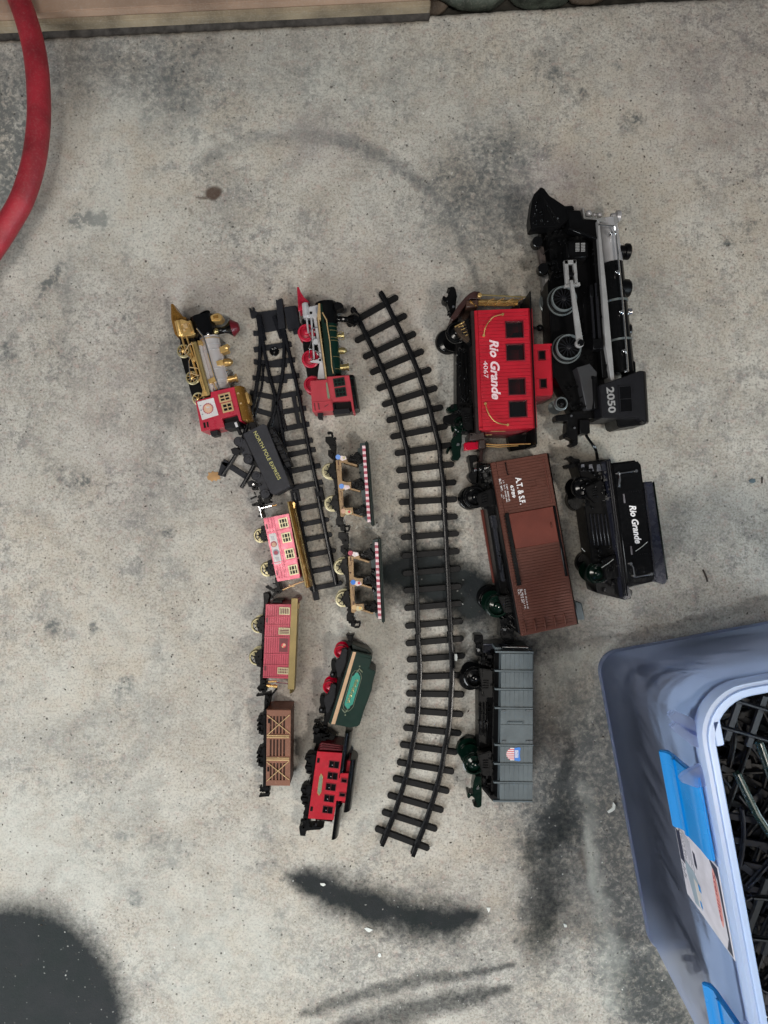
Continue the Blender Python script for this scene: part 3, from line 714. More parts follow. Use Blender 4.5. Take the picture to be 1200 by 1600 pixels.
for k_ in range(60):
    px = random.choice([random.uniform(0, 1200), random.gauss(600, 80), random.gauss(100, 60)]); py = random.uniform(900, 1600); q_ = W(px, py, 0); s_ = random.uniform(.25, .8)
    m.add([(q_.x + s_, q_.y, .25), (q_.x, q_.y + s_, .3), (q_.x - s_, q_.y, .25), (q_.x, q_.y - s_, .3), (q_.x, q_.y, .25 + s_ * .9)], [(0, 1, 4), (1, 2, 4), (2, 3, 4), (3, 0, 4)])
tag(link('white_grit', mesh_from('white_grit', m, 0, smooth=False), 'flake'), 'scattered white crumbs on the concrete', kind='stuff')
# ------------------------------------------------------------------ red hose
hp = [(-60, -150), (25, -40), (45, 0), (62, 50), (72, 100), (76, 160), (74, 210), (66, 260), (50, 310), (28, 350), (2, 390), (-40, 450), (-110, 520)]
def cat(ps, n=8):
    out = []
    for i_ in range(len(ps) - 1):
        a = ps[max(i_ - 1, 0)]; b = ps[i_]; c = ps[i_ + 1]; d = ps[min(i_ + 2, len(ps) - 1)]
        for k_ in range(n):
            t = k_ / n; out.append(tuple(.5 * (2 * b[j_] + (c[j_] - a[j_]) * t + (2 * a[j_] - 5 * b[j_] + 4 * c[j_] - d[j_]) * t * t + (3 * b[j_] - a[j_] - 3 * c[j_] + d[j_]) * t ** 3) for j_ in range(len(b))))
    out.append(tuple(ps[-1])); return out
m = MB(); m.tube([(*W(x - 15, y, 38), 38 - 0 * x) for x, y in cat(hp)], 14.2, 24)
tag(link('rubber_hose', mesh_from('rubber_hose', m, 0), 'rubred'), 'thick red rubber hose curving in from the top left corner', 'hose')
# ------------------------------------------------------------------ large curved track (three sections)
def tie_mesh(l, w_, h):
    m = MB(); c = w_ * .28
    m.prism([(-l / 2, -w_ / 2 + c), (-l / 2 + c, -w_ / 2), (l / 2 - c, -w_ / 2), (l / 2, -w_ / 2 + c), (l / 2, w_ / 2 - c), (l / 2 - c, w_ / 2), (-l / 2 + c, w_ / 2), (-l / 2, w_ / 2 - c)], 0.2, h, None)
    return mesh_from('tie', m, .5)
big = [(590.6, 479.4, 30), (595.1, 512, 27.6), (608.6, 539, 25.4), (620.3, 564.9, 23), (631.1, 591.9, 20.6), (640.1, 618.9, 17.5), (648, 646.3, 14), (654.7, 674, 11.4),
       (661.5, 701.6, 9), (664.2, 730.2, 6.5), (667.6, 756.8, 4.4), (668.7, 782.6, 3.4)]
mid_ = [(670, 810, 4.2), (671.7, 836.7, 4.6), (673, 865, 4.6), (674.5, 892.5, 4.8), (676, 919.7, 4.8), (677, 946.7, 4.8), (678.3, 974.7, 4.6)]
low = [(679, 1002, 5), (681, 1028, 4.6), (681.5, 1057, 2.2), (680, 1085, -1), (678.5, 1113.6, -4), (675.4, 1142, -6), (670, 1170, -7.5), (665, 1199, -10), (658, 1227, -13.5),
       (649.3, 1255, -16), (640, 1283, -18.3), (628.6, 1311, -21)]
# the first sleeper is centred further left: mid of its two ends
big[0] = (582.2, 485, 29.8)
def spline_pts(ts): return [(x, y) for x, y, a in ts]
tm = tie_mesh(91 * pxmm(5), 9.3 * pxmm(5), 5)
tm.materials.append(M['track'])
def railprof(w0, w1, z0, z1): return [(-w0 / 2, z0), (-w0 / 2, z0 + 1.2), (-w1 * .32, z0 + 2), (-w1 * .32, z1 - 1.8), (-w1 / 2, z1 - 1.2), (-w1 / 2, z1 - .3), (-w1 * .3, z1), (w1 * .3, z1), (w1 / 2, z1 - .3), (w1 / 2, z1 - 1.2), (w1 * .32, z1 - 1.8), (w1 * .32, z0 + 2), (w0 / 2, z0 + 1.2), (w0 / 2, z0)]
def offset_line(ts, off, ext0, ext1, z):
    pts = []
    for x, y, a in ts:
        c, s = math.cos(R_(a)), math.sin(R_(a)); pts.append((x + c * off, y - s * off))
    a0 = R_(ts[0][2]); a1 = R_(ts[-1][2])
    pts = [(pts[0][0] - math.sin(a0) * ext0, pts[0][1] - math.cos(a0) * ext0)] + pts + [(pts[-1][0] + math.sin(a1) * ext1, pts[-1][1] + math.cos(a1) * ext1)]
    return [tuple(W(x, y, z)) for x, y in cat(pts, 4)]
def section(ts, label, e0, e1, name='curved_track'):
    r = bpy.data.objects.new(name, None); C.objects.link(r); o0 = W(ts[len(ts) // 2][0], ts[len(ts) // 2][1]); r.location = (o0.x / 1000, o0.y / 1000, 0)
    tag(r, label, 'track')
    for x, y, a in ts:
        q_ = W(x, y, 5); o = bpy.data.objects.new('tie', tm); C.objects.link(o); o.parent = r
        o.location = ((q_.x - o0.x) / 1000, (q_.y - o0.y) / 1000, 0); o.rotation_euler = (0, 0, R_(a) + random.uniform(-.008, .008))
    for off, ea, eb in ((-25.4, e0[0], e1[0]), (25.4, e0[1], e1[1])):
        m = MB(); pl = offset_line(ts, off, ea, eb, 11); m.sweep([(x - o0.x, y - o0.y) for x, y in pl], railprof(6.6, 5.2, 4.6, 11.5))
        link('rail', mesh_from('rail', m, 0), M['rail'], r)
        for e_, nb_ in ((0, 1), (-1, -2)):        # joiner sleeve
            m = MB(); p0 = Vector(pl[e_]); p1 = Vector(pl[nb_]); d = (p1 - p0).normalized(); u = Vector((-d.y, d.x)) * 3.9
            a = p0 - o0 + d * 1.0; b = a + d * 13
            m.prism([tuple(a + u), tuple(a - u), tuple(b - u), tuple(b + u)], 1.2, 6.2); link('rail_joiner', mesh_from('rail_joiner', m, .4), M['rail'], r)
    return r
section(big, 'upper curved section of the large black track, its ties fanning right', (20, 20), (13.5, 13.5))
section(mid_, 'straight middle section of the large black track crossing the dark smear', (13, 13), (13.5, 13.5), 'straight_track')
section(low, 'lower curved section of the large black track, bending toward the left', (13, 13), (22, 20))
# ------------------------------------------------------------------ small grey track: turnout and straight
stm = tie_mesh(52 * pxmm(3), 7.6 * pxmm(3), 3.2); stm.materials.append(M['strack'])
def ctie(m, p0, p1, w_, z0, z1):
    a = W(*p0, z1); b = W(*p1, z1); d = (b - a).normalized(); u = Vector((-d.y, d.x)) * w_ * pxmm(z1) / 2
    m.prism([tuple(a + u), tuple(a - u), tuple(b - u), tuple(b + u)], z0, z1)
def srail(parent, pts, w_=3.6, z0=2.8, z1=8, name='rail', smooth_=True):
    m = MB(); p = cat(pts, 5) if smooth_ and len(pts) > 2 else pts
    m.sweep([tuple(W(x, y, z1)) for x, y in p], railprof(w_ + .8, w_ - .4, z0, z1))
    return link(name, mesh_from(name, m, 0), M['srail'], parent)
E = lambda x, y: (380 + x / 5.4545, 440 + y / 5.4545)
st = bpy.data.objects.new('straight_track', None); C.objects.link(st); tag(st, 'straight section of small grey track running down beside the pink coach', 'track')
for y, k_ in [(792, 0), (816.5, 1), (840, 2), (864.6, 3), (890, 4), (915.6, 5)]:
    x = 464 + (y - 748) * .207 + 10.5
    q_ = W(x, y, 3); o = bpy.data.objects.new('tie', stm); C.objects.link(o); o.parent = st; o.location = (q_.x / 1000, q_.y / 1000, 0); o.rotation_euler = (0, 0, R_(11.3))
def onl(x0, y0, y): return (x0 + (y - y0) * .2035, y)
srail(st, [onl(457, 757, 770), onl(457, 757, 925)], 5, smooth_=False); srail(st, [onl(491.5, 750, 776), onl(491.5, 750, 914)], 5, smooth_=False)
m = MB(); ctie(m, onl(458, 757, 766), onl(458, 757, 784), 13, .3, 4.4); ctie(m, onl(496, 757, 762), onl(496, 757, 782), 12, .3, 4.4)
ctie(m, onl(458, 757, 919), onl(458, 757, 938), 9, .3, 4.4); [link('end_clip', mesh_from('end_clip', mm, .4), M['strack'], st) for mm in m.clusters()]
to = bpy.data.objects.new('track_turnout', None); C.objects.link(to); tag(to, 'small grey forked track switch between the two small locomotives', 'track switch')
def tie(p0, p1, w_=8, nm='tie', z1=3.2, p=to):
    m = MB(); ctie(m, p0, p1, w_, .3, z1); return link(nm, mesh_from(nm, m, .5), M['strack'], p)
tie(E(85, 440), E(130, 438)); tie(E(425, 425), E(468, 418), 9)
tie(E(90, 580), E(412, 530), 8.5)
for yy, x0, x1, lf, rt in [(678, 90, 440, 683, 668), (815, 80, 475, 820, 803)]:
    m = MB(); P_ = [E(x0, lf - 22), E(150, lf - 20), E(230, lf - 8), E(330, rt - 14), E(x1, rt - 26), E(x1 + 2, rt + 18), E(375, rt + 26), E(372, rt + 60), E(200, rt + 62), E(185, lf + 28), E(x0, lf + 20)]
    m.prism([tuple(W(x, y, 3.2)) for x, y in P_], .3, 3.2); link('tie', mesh_from('tie', m, .4), M['strack'], to)
tie(E(60, 945), E(275, 990)); tie(E(270, 985), E(500, 943)); tie(E(95, 1090), E(245, 1135)); tie(E(330, 1112), E(535, 1076)); tie(E(290, 1268), E(562, 1212)); tie(E(330, 1392), E(592, 1350))
for (x0, y0), (x1, y1) in [((447, 712), (493, 702)), ((452, 737), (500, 727)), ((455, 763), (504, 753))]: tie((x0, y0), (x1, y1))
tie((348, 721), (388, 747), 9); tie((346, 744), (352, 722), 12, 'end_clip')
m = MB(); m.prism([tuple(W(*E(x, y), 3.6)) for x, y in [(108, 262), (300, 236), (345, 402), (135, 440)]], .3, 3.6); link('point_plate', mesh_from('point_plate', m, .5), M['strack'], to)
m = MB(); m.prism([tuple(W(*E(x, y), 12)) for x, y in [(345, 216), (452, 200), (485, 385), (380, 408)]], .3, 12); link('switch_box', mesh_from('switch_box', m, .8, 2), M['strack'], to)
m = MB(); m.prism([tuple(W(*E(x, y), 9)) for x, y in [(276, 148), (290, 158), (305, 150), (332, 140), (358, 395), (300, 400)]], .3, 9); link('joiner_rail', mesh_from('joiner_rail', m, .5), M['strack'], to)
m = MB(); m.prism([tuple(W(*E(x, y), 5)) for x, y in [(50, 225), (62, 222), (70, 250), (80, 250), (78, 220), (92, 215), (100, 248), (125, 262), (118, 300), (68, 310)]], .3, 5); link('joiner_clip', mesh_from('joiner_clip', m, .4), M['strack'], to)
m = MB(); m.prism([tuple(W(*E(x, y), 4)) for x, y in [(245, 1010), (285, 985), (330, 1010), (340, 1160), (370, 1255), (270, 1280), (200, 1225), (235, 1150)]], .3, 4); link('frog_plate', mesh_from('frog_plate', m, .4), M['strack'], to)
m = MB(); m.prism([tuple(W(*E(x, y), 3.4)) for x, y in [(405, 945), (438, 940), (490, 1235), (462, 1240)]], .3, 3.4); link('tie_strap', mesh_from('tie_strap', m, .3), M['strack'], to)
m = MB(); c_ = W(*E(260, 587), 9); m.lathe((c_.x, c_.y, 2), (0, 0, 1), [(0, 6.2), (2.2, 6.2), (2.8, 5.4), (1.8, 4.4), (1.6, 3.0), (3.0, 2.4), (3.3, .8)], 22)
link('switch_knob', mesh_from('switch_knob', m, 0), M['gloss'], to)
srail(to, [E(118, 290), E(138, 430), E(140, 580), E(127, 760), E(97, 950), E(62, 1090), E(20, 1250), (370, 706), (347, 742)], 4.2)
srail(to, [E(322, 310), E(345, 410), E(410, 700), E(470, 960), (480, 690), (497, 768)], 4.2)
srail(to, [E(140, 290), E(165, 520), E(210, 750), E(272, 990), E(312, 1180), (444, 697), (456.5, 757)], 4.2)
srail(to, [E(300, 262), E(338, 450), E(345, 570), E(330, 790), E(292, 990), E(240, 1190), (409, 700), (390, 738), (376, 762)], 4.2)
srail(to, [E(168, 700), E(160, 860), E(130, 1000), E(95, 1150)], 2.4, z1=6, name='check_rail')
srail(to, [E(262, 290), E(325, 480)], 5, z1=7, name='point_blade'); srail(to, [E(135, 280), E(178, 500)], 5, z1=7, name='point_blade')
srail(to, [E(345, 1240), E(365, 1262), E(325, 1100)], 2, z1=6, name='check_rail')
# ================================================================== small locomotives
# ---- gold locomotive
v = V('toy_locomotive', 'gold, silver and black toy steam locomotive with red cab and gold cowcatcher', 'toy locomotive', (250, 460, 6.953), 14, (500, 800))
m = MB(); v.poly(m, [(228, 690), (215, 480), (330, 450), (420, 520), (545, 1100), (470, 1130), (350, 1120)], 5, 26); v.part('frame', m, 'black')
m = MB(); v.poly(m, [(118, 105), (140, 100), (185, 175), (250, 240), (285, 250), (275, 300), (185, 300), (195, 470), (212, 490), (160, 430), (122, 270)], 8, 30)
pc = v.part('cowcatcher', m, 'bronze')
for k in range(7):
    m = MB(); v.tube(m, [(134 + 2 * k, 110 + 12 * k, 30.5), (140 + 19 * k, 285 - 3 * k, 31.5)], 5, 31); v.part('slat', m, 'bronze', pc, bevel=0)
m = MB(); v.poly(m, [(172, 290), (232, 268), (300, 290), (330, 280), (378, 430), (340, 445), (225, 455), (200, 400)], 16, 38); v.part('cylinder_block', m, 'gold', bevel=.3)
m = MB(); v.poly(m, [(245, 330), (292, 318), (305, 360), (262, 372)], 38, 39.2); v.cyl(m, (262, 385), 12, 38, 40, 12); v.bar(m, (225, 330), (330, 300), 6, 38, 38.8); v.part('cylinder_cover', m, 'goldp', bevel=.2)
m = MB(); v.ax(m, (190, 285), (232, 455), [(0, 20), (.05, 34), (.9, 34), (1, 24)], 36); v.part('steam_cylinder', m, 'gold', bevel=0)
m = MB(); v.tube(m, [(312, 315), (335, 308), (358, 405), (338, 412), (312, 315)], 5, 39.5); v.part('grab_loop', m, 'gold', bevel=0)
for r_, p, q in ((11, (235, 455), (285, 630)), (10, (285, 455), (375, 700)), (13, (330, 640), (405, 880)), (9, (285, 640), (345, 700))):
    m = MB(); v.ax(m, p, q, [(0, r_), (1, r_)], 36, 10); v.part('side_rod', m, 'gold', bevel=0)
m = MB(); v.tube(m, [(360, 530), (305, 558), (265, 628), (328, 692), (312, 722), (330, 930), (428, 915), (425, 870)], 6, 41); v.part('valve_gear', m, 'chrome', bevel=0)
m = MB(); v.tube(m, [(265, 628), (320, 540), (372, 534)], 5, 42); v.tube(m, [(318, 790), (400, 800), (430, 815)], 5, 41); v.tube(m, [(322, 850), (430, 885)], 5, 41); v.part('valve_gear', m, 'goldp', bevel=0)
m = MB(); v.cyl(m, (375, 700), 26, 26, 40); v.cyl(m, (330, 850), 18, 26, 38); v.part('crank_pin', m, 'gold', bevel=.3)
m = MB(); v.poly(m, [(350, 515), (392, 508), (545, 1085), (515, 1100)], 24, 42); v.part('running_board', m, 'oldgold', bevel=.5)
m = MB(); v.poly(m, [(335, 515), (352, 515), (498, 1050), (480, 1060)], 24, 43.2); v.part('board_edge', m, 'gold', bevel=.3)
m = MB(); v.poly(m, [(415, 905), (455, 885), (490, 1000), (525, 1098), (448, 1108), (462, 1040), (425, 930)], 26, 41); b_ = v.part('step_bracket', m, 'gold', bevel=.4)
m = MB(); [v.poly(m, [(444 + 7 * k, 945 + 26 * k), (458 + 7 * k, 942 + 26 * k), (462 + 7 * k, 960 + 26 * k), (450 + 7 * k, 963 + 26 * k)], 41, 42) for k in range(4)]; v.part('rivet', m, 'bronze', b_, bevel=0)
m = MB(); v.ax(m, (452, 245), (508, 480), [(0, 90), (.02, 128), (.97, 128), (1, 120)], 22, 32); v.part('smokebox', m, 'gloss', bevel=0)
m = MB(); v.ax(m, (440, 235), (452, 250), [(0, 40), (.5, 100), (1, 112)], 22, 24); v.part('smokebox_door', m, 'black', bevel=0)
bo = MB(); v.ax(bo, (535, 470), (665, 1045), [(0, 104), (1, 104)], 22, 32); bo_ = v.part('boiler', bo, 'boiler', bevel=0)
for t in (.04, .16, .26, .62, .82, .9):
    m = MB(); a = (535 + 130 * t, 470 + 575 * t); b = (535 + 130 * (t + .018), 470 + 575 * (t + .018)); v.ax(m, a, b, [(0, 107), (1, 107)], 22, 32); v.part('boiler_band', m, 'silver' if t > .1 else 'gold', bo_, bevel=0)
m = MB(); v.poly(m, [(405, 515), (440, 500), (585, 1060), (545, 1075)], 8, 36); v.part('side_tank', m, 'boiler', bevel=.6)
m = MB(); v.poly(m, [(405, 500), (450, 500), (462, 545), (415, 555)], 10, 37.2); v.part('band', m, 'gold', bevel=.3)
m = MB(); v.poly(m, [(520, 925), (590, 890), (610, 940), (535, 970)], 10, 38); v.part('band', m, 'gold', bevel=.3)
m = MB(); v.poly(m, [(575, 735), (680, 705), (690, 765), (590, 780)], 30, 33.8); v.part('band', m, 'gold', bevel=.3)
m = MB(); v.tube(m, [(400, 368), (440, 420), (478, 470), (505, 560), (598, 895), (635, 1000), (640, 1040)], 8, 38); v.part('hand_rail', m, 'chrome', bevel=0)
m = MB(); v.tube(m, [(520, 640), (590, 890), (575, 940), (615, 1030)], 6, 37); v.part('pipe', m, 'gold', bevel=0)
m = MB(); v.ax(m, (605, 405), (860, 350), [(0, 60), (.05, 42), (.18, 36), (.42, 38), (.52, 52), (.70, 94)], 22, 20); sk = v.part('chimney', m, 'gloss', bevel=0)
m = MB(); v.ax(m, (605, 405), (860, 350), [(.70, 98), (.74, 94), (.95, 52), (1.0, 40)], 22, 10); v.part('chimney_cap', m, 'dred', sk, bevel=.3)
m = MB(); q = v.L((612, 402), 30); m.sphere((q.x, q.y, 31), v.r(30, 30), 14); v.part('brass_ball', m, 'brass', bevel=0)
m = MB(); q = v.L((522, 432), 38); m.lathe((q.x, q.y, 36), (0, 0, 1), [(0, 2), (3, 2), (3.5, 1)], 10); v.part('rivet', m, 'chrome', bevel=0)
m = MB(); v.poly(m, [(545, 232), (590, 208), (632, 200), (672, 225), (672, 262), (640, 285), (560, 292)], 14, 32); hl = v.part('headlight', m, 'gold', bevel=.8, seg=2)
m = MB(); v.poly(m, [(575, 232), (628, 222), (632, 256), (582, 266)], 32, 32.6); v.part('lamp_panel', m, 'bronze', hl, bevel=0)
m = MB(); v.poly(m, [(640, 575), (735, 530), (740, 550), (695, 580), (742, 590), (742, 612), (660, 640)], 15, 29); v.part('bell', m, 'gold', bevel=.6, seg=2)
m = MB(); v.ax(m, (672, 592), (735, 572), [(0, 14), (.4, 20), (.8, 30), (1, 32)], 26, 16); v.part('bell', m, 'gold', bevel=0)
m = MB(); v.ax(m, (660, 748), (795, 732), [(0, 36), (.25, 32), (.3, 42), (.7, 42), (.8, 36), (.86, 30), (1, 8)], 22, 20); v.part('steam_dome', m, 'gold', bevel=0)
m = MB(); v.ax(m, (735, 930), (840, 905), [(0, 40), (.06, 34), (.8, 34), (.85, 44), (1, 44)], 22, 20); v.part('sand_dome', m, 'gold', bevel=0)
m = MB(); v.ax(m, (700, 845), (745, 838), [(0, 12), (.5, 12), (.55, 24), (1, 14)], 22, 12); v.part('valve', m, 'chrome', bevel=0)
v.wheels([(250, 608), (345, 900)], 76, 44, 'olive', 'gold', 8, t=5, inset=7); v.wheels([(412, 1128)], 72, 44, 'cream', 'gold', 6, t=5, inset=7)
m = MB(); v.poly(m, [(385, 1158), (550, 1112), (552, 1060), (806, 1003), (888, 1372), (862, 1378), (838, 1302), (672, 1348), (700, 1437), (448, 1490)], 2, 43); cb = v.part('cab', m, 'crim', bevel=.35, seg=2)
m = MB(); v.poly(m, [(402, 1168), (580, 1122), (636, 1310), (458, 1365)], 43, 43.5); v.part('side_panel', m, 'panel', cb, bevel=.1)
m = MB(); c = v.L((522, 1240), 43.6); m.prism([(c.x + math.cos(a * math.pi / 18) * (v.r(57, 43) + .5 * math.cos(a * 2.79)), c.y + math.sin(a * math.pi / 18) * (v.r(57, 43) + .5 * math.cos(a * 2.79))) for a in range(36)], 43.5, 43.9); md = v.part('medallion', m, 'rstripe', cb, bevel=0)
m = MB(); v.cyl(m, (522, 1240), 48, 43.9, 44.1, 28); v.part('medallion_face', m, 'medal', cb, bevel=0)
m = MB(); [v.box(m, (503 + dx, 1215 + dy), (512 + dx, 1262 + dy), 44.1, 44.25) for dx, dy in ((0, 0), (16, 4), (28, -4))]; v.box(m, (505, 1222), (540, 1230), 44.1, 44.25); v.part('medallion_mark', m, 'panel', cb, bevel=0)
m = MB(); [v.box(m, p, (p[0] + 20, p[1] + 7), 43.5, 43.7) for p in ((430, 1205), (438, 1255), (452, 1300))]; v.part('rivet', m, 'gprint', cb, bevel=0)
v.window((630, 1092), (778, 1150), 43, 17, 'goldp', 'black', (1, 1), cb, 'goldp'); v.window((662, 1190), (806, 1262), 43, 17, 'goldp', 'black', (1, 1), cb, 'goldp')
m = MB(); v.poly(m, [(468, 1395), (490, 1390), (500, 1450), (478, 1452)], 42, 43.4); v.poly(m, [(505, 1388), (522, 1384), (530, 1440), (515, 1444)], 42, 43.4); v.part('vent_slot', m, 'black', cb, bevel=0)
m = MB(); v.arch(m, (806, 1000), (1016, 1372), 2, 43, ex=.7); rf = v.part('roof', m, 'bronze', bevel=.3)
m = MB(); v.tube(m, [(858, 1004, 39), (948, 1378, 39)], 6, 39); v.part('roof_rib', m, 'gold', rf, bevel=0)
m = MB(); v.box(m, (918, 1062), (978, 1180), 12, 32); v.part('roof_vent', m, 'gold', rf, bevel=1.2, seg=2)
m = MB(); v.box(m, (835, 1068), (860, 1078), 30, 43.5); v.box(m, (865, 1178), (888, 1188), 30, 43.5); v.part('roof_clip', m, 'goldp', rf, bevel=0)
m = MB(); v.poly(m, [(672, 1350), (845, 1300), (880, 1400), (700, 1440)], 4, 34); v.part('cab_interior', m, 'black')
m = MB(); v.poly(m, [(692, 1395), (850, 1360), (868, 1430), (705, 1470)], 10, 40); dk = v.part('rear_step', m, 'chard', bevel=.8)
m = MB(); v.bar(m, (818, 1390), (838, 1440), 26, 40, 41); v.part('rear_pin', m, 'silver', dk, bevel=0)
m = MB(); v.poly(m, [(540, 1490), (625, 1470), (632, 1525), (560, 1545)], 14, 32); v.part('coupler_socket', m, 'chard', bevel=.5)
m = MB(); v.bar(m, (830, 1430), (872, 1520), 34, 18, 26); v.part('drawbar', m, 'chard', bevel=.4)

# ---- charcoal tender
v = V('toy_tender', 'charcoal toy tender with yellow lettering lying behind the gold locomotive', 'toy tender', (330, 640, 9.23), 26, (760, 700))
m = MB(); v.poly(m, [(460, 350), (745, 205), (795, 225), (1145, 1105), (905, 1232), (845, 1190), (840, 1165)], 3, 42); bd = v.part('body', m, 'char', bevel=.5, seg=2)
m = MB(); v.poly(m, [(448, 368), (488, 352), (895, 1215), (868, 1215)], 3, 40); v.part('floor_sill', m, 'chard', bevel=.4)
m = MB(); v.poly(m, [(600, 700), (650, 700), (735, 890), (620, 800)], 6, 30); v.part('underframe', m, 'black', bevel=.4)
m = MB(); v.poly(m, [(800, 250), (890, 240), (1160, 795), (1085, 830)], 6, 34); ld = v.part('coal_load', m, 'chard', bevel=1.0, seg=2)
for k in range(5):
    m = MB(); x, y = 850 + 58 * k, 300 + 118 * k; v.poly(m, [(x - 44, y - 10), (x + 38, y - 44), (x + 78, y + 46), (x - 2, y + 76)], 34, 36.5, .9); v.part('coal_lump', m, 'chard', ld, bevel=.8)
v.text('NORTH POLE EXPRESS', (808, 662), 775, 52, 42, 'yellow', bold=.0, rot=-90 + 1.5)
for cs in (((385, 455), (525, 715), (445, 590), (365, 600)), ((640, 955), (770, 1215), (700, 1085), (600, 1075))):
    for c in cs[:2]:
        v.wheels([c], 70, 42, 'chard', 'char', 0, t=4, inset=5)
        m = MB(); v.cyl(m, (c[0] + 10, c[1] - 5), 62, 37, 39.5, 24); v.cyl(m, (c[0] + 14, c[1] - 5), 24, 39, 41, 14); v.part('axle_box', m, 'char', bevel=.3)
    (x0, y0), (x1, y1) = cs[0], cs[1]
    m = MB(); v.poly(m, [(x0 + 35, y0 - 40), (x0 + 110, y0 - 30), (x1 + 60, y1 - 70), (x1 + 35, y1 + 20), (x1 - 60, y1 - 30), (x0 + 10, y0 + 60)], 28, 38.5); tk = v.part('bogie_frame', m, 'char', bevel=.8, seg=2)
    m = MB(); v.cyl(m, cs[2], 24, 38, 40.5, 14); v.part('bogie_pin', m, 'chard', tk, bevel=.3)
    m = MB(); v.poly(m, [(cs[3][0] - 85, cs[3][1] - 30), (cs[3][0] - 20, cs[3][1] - 60), (cs[3][0] + 60, cs[3][1] - 10), (cs[3][0] + 40, cs[3][1] + 50), (cs[3][0] - 60, cs[3][1] + 40)], 8, 20); v.part('bogie_arm', m, 'chard', bevel=.5)
m = MB(); v.cyl(m, (590, 240), 62, 6, 14, 18); v.cyl(m, (548, 262), 14, 14, 17, 10); v.part('front_pivot', m, 'chard', bevel=.4)
v.coupler([(690, 1260), (720, 1330), (700, 1420)], 36, 10, 18, 'black', (790, 1345))
m = MB(); v.bar(m, (565, 1290), (650, 1245), 22, 12, 17); v.bar(m, (760, 1350), (875, 1325), 20, 12, 20); v.poly(m, [(750, 1290), (820, 1270), (850, 1340), (770, 1360)], 10, 22); v.part('coupler_hook', m, 'black', bevel=.3)
m = MB(); v.cyl(m, (608, 1080), 15, 20, 24, 12); v.part('rivet', m, 'chrome', bevel=0)
v.detail([(560, 1080), (700, 1060), (820, 1200), (860, 1400), (700, 1420), (640, 1300)], 14, 18, 30, 'black', 30, 3)
v.detail([(300, 480), (500, 600), (560, 700), (420, 640)], 12, 36, 40, 'chard', 26, 4)
v.detail([(600, 980), (720, 1080), (800, 1230), (660, 1150)], 12, 36, 40, 'chard', 26, 5)

# ---- pink coach
v = V('toy_coach', 'pink toy passenger coach with gold roof and four gold framed windows', 'toy coach', (370, 740, 7.059), 12.5, (500, 800))
m = MB(); v.poly(m, [(290, 495), (575, 440), (700, 1150), (445, 1192)], 2, 42); bd = v.part('body', m, 'pink', bevel=.7, seg=2)
for a, b in (((300, 488), (420, 462)),): pass
for k, y in enumerate((640, 975)):
    m = MB(); v.bar(m, (330 + 62 * k * .95, y + 14 - 0), (610 + 75 * k, y - 46), 9, 42, 42.8); v.part('body_rib', m, 'pink', bd, bevel=.2)
m = MB()
for x0, y0, l in ((340, 490, 150), (372, 485, 150), (400, 478, 150), (440, 1015, 150), (470, 1008, 150), (500, 1004, 150), (520, 1000, 150)):
    v.bar(m, (x0, y0), (x0 + l * .19, y0 + l), 10, 42, 42.7)
v.part('body_rib', m, 'pink', bd, bevel=.2)
m = MB(); v.bar(m, (440, 640), (520, 985), 10, 42, 42.8); v.part('body_rib', m, 'pink', bd, bevel=.2)
for (x, y) in ((516, 543), (548, 705), (584, 882), (625, 1060)):
    v.window((x - 62, y - 42), (x + 62, y + 44), 42.2, 13, 'cream', 'black', (2, 1), bd, 'cream')
m = MB(); v.poly(m, [(352, 668), (418, 655), (432, 665), (496, 975), (485, 990), (415, 1002)], 42, 42.6); pl_ = v.part('name_panel', m, 'panel', bd, bevel=.1)
for c, r_, mt in (((408, 778), 34, 'rstripe'), ((408, 782), 24, 'medal'), ((432, 868), 34, 'gprint'), ((432, 872), 22, 'rstripe')):
    m = MB(); v.cyl(m, c, r_, 42.6, 42.7 + .12 * (r_ < 30), 20); v.part('printed_roundel', m, mt, bd, bevel=0)
m = MB(); [v.box(m, (375 + i * 12 + j * 5, 690 + j * 14), (383 + i * 12 + j * 5, 700 + j * 14), 42.6, 42.7) for i in range(3) for j in range(3)]; [v.box(m, (425 + i * 14 + j * 5, 922 + j * 14), (434 + i * 14 + j * 5, 930 + j * 14), 42.6, 42.7) for i in range(3) for j in range(3)]; v.part('printed_speckle', m, 'gprint', bd, bevel=0)
m = MB(); v.box(m, (318, 560), (345, 612), 42, 42.4); v.box(m, (432, 1068), (462, 1120), 42, 42.4); v.part('step_slot', m, 'dred', bd, bevel=0)
m = MB(); v.arch(m, (556, 310), (838, 1232), -1, 43, ex=.5); rf = v.part('roof', m, 'bronze', bevel=.3)
m = MB(); v.bar(m, (562, 312), (762, 1245), 16, 40, 44); v.part('roof_edge', m, 'oldgold', rf, bevel=.3)
m = MB(); v.bar(m, (642, 380), (822, 1228), 9, 26, 31); v.part('roof_edge', m, 'oldgold', rf, bevel=.3)
m = MB(); v.poly(m, [(600, 322), (640, 318), (640, 385), (612, 380)], 22, 34); v.part('roof_lamp', m, 'gold', rf, bevel=.8, seg=2)
v.wheels([(262, 682), (335, 1055)], 84, 42, 'olive', 'chard', 7, t=5, inset=6)
for x, y in ((290, 640), (365, 1020)):
    m = MB(); v.poly(m, [(x - 25, y - 60), (x + 30, y - 75), (x + 55, y + 100), (x, y + 115), (x - 25, y + 40)], 28, 41); [v.cyl(m, (x + dx, y + dy), 9, 41, 42.5, 8) for dx, dy in ((5, -45), (20, 0), (0, 30), (30, 60), (20, 95))]
    v.part('bogie_frame', m, 'chard', bevel=.5)
m = MB(); v.poly(m, [(225, 350), (265, 345), (300, 480), (270, 495)], 12, 30); v.poly(m, [(415, 1150), (450, 1145), (490, 1290), (445, 1300)], 12, 30); v.part('end_beam', m, 'black', bevel=.5)
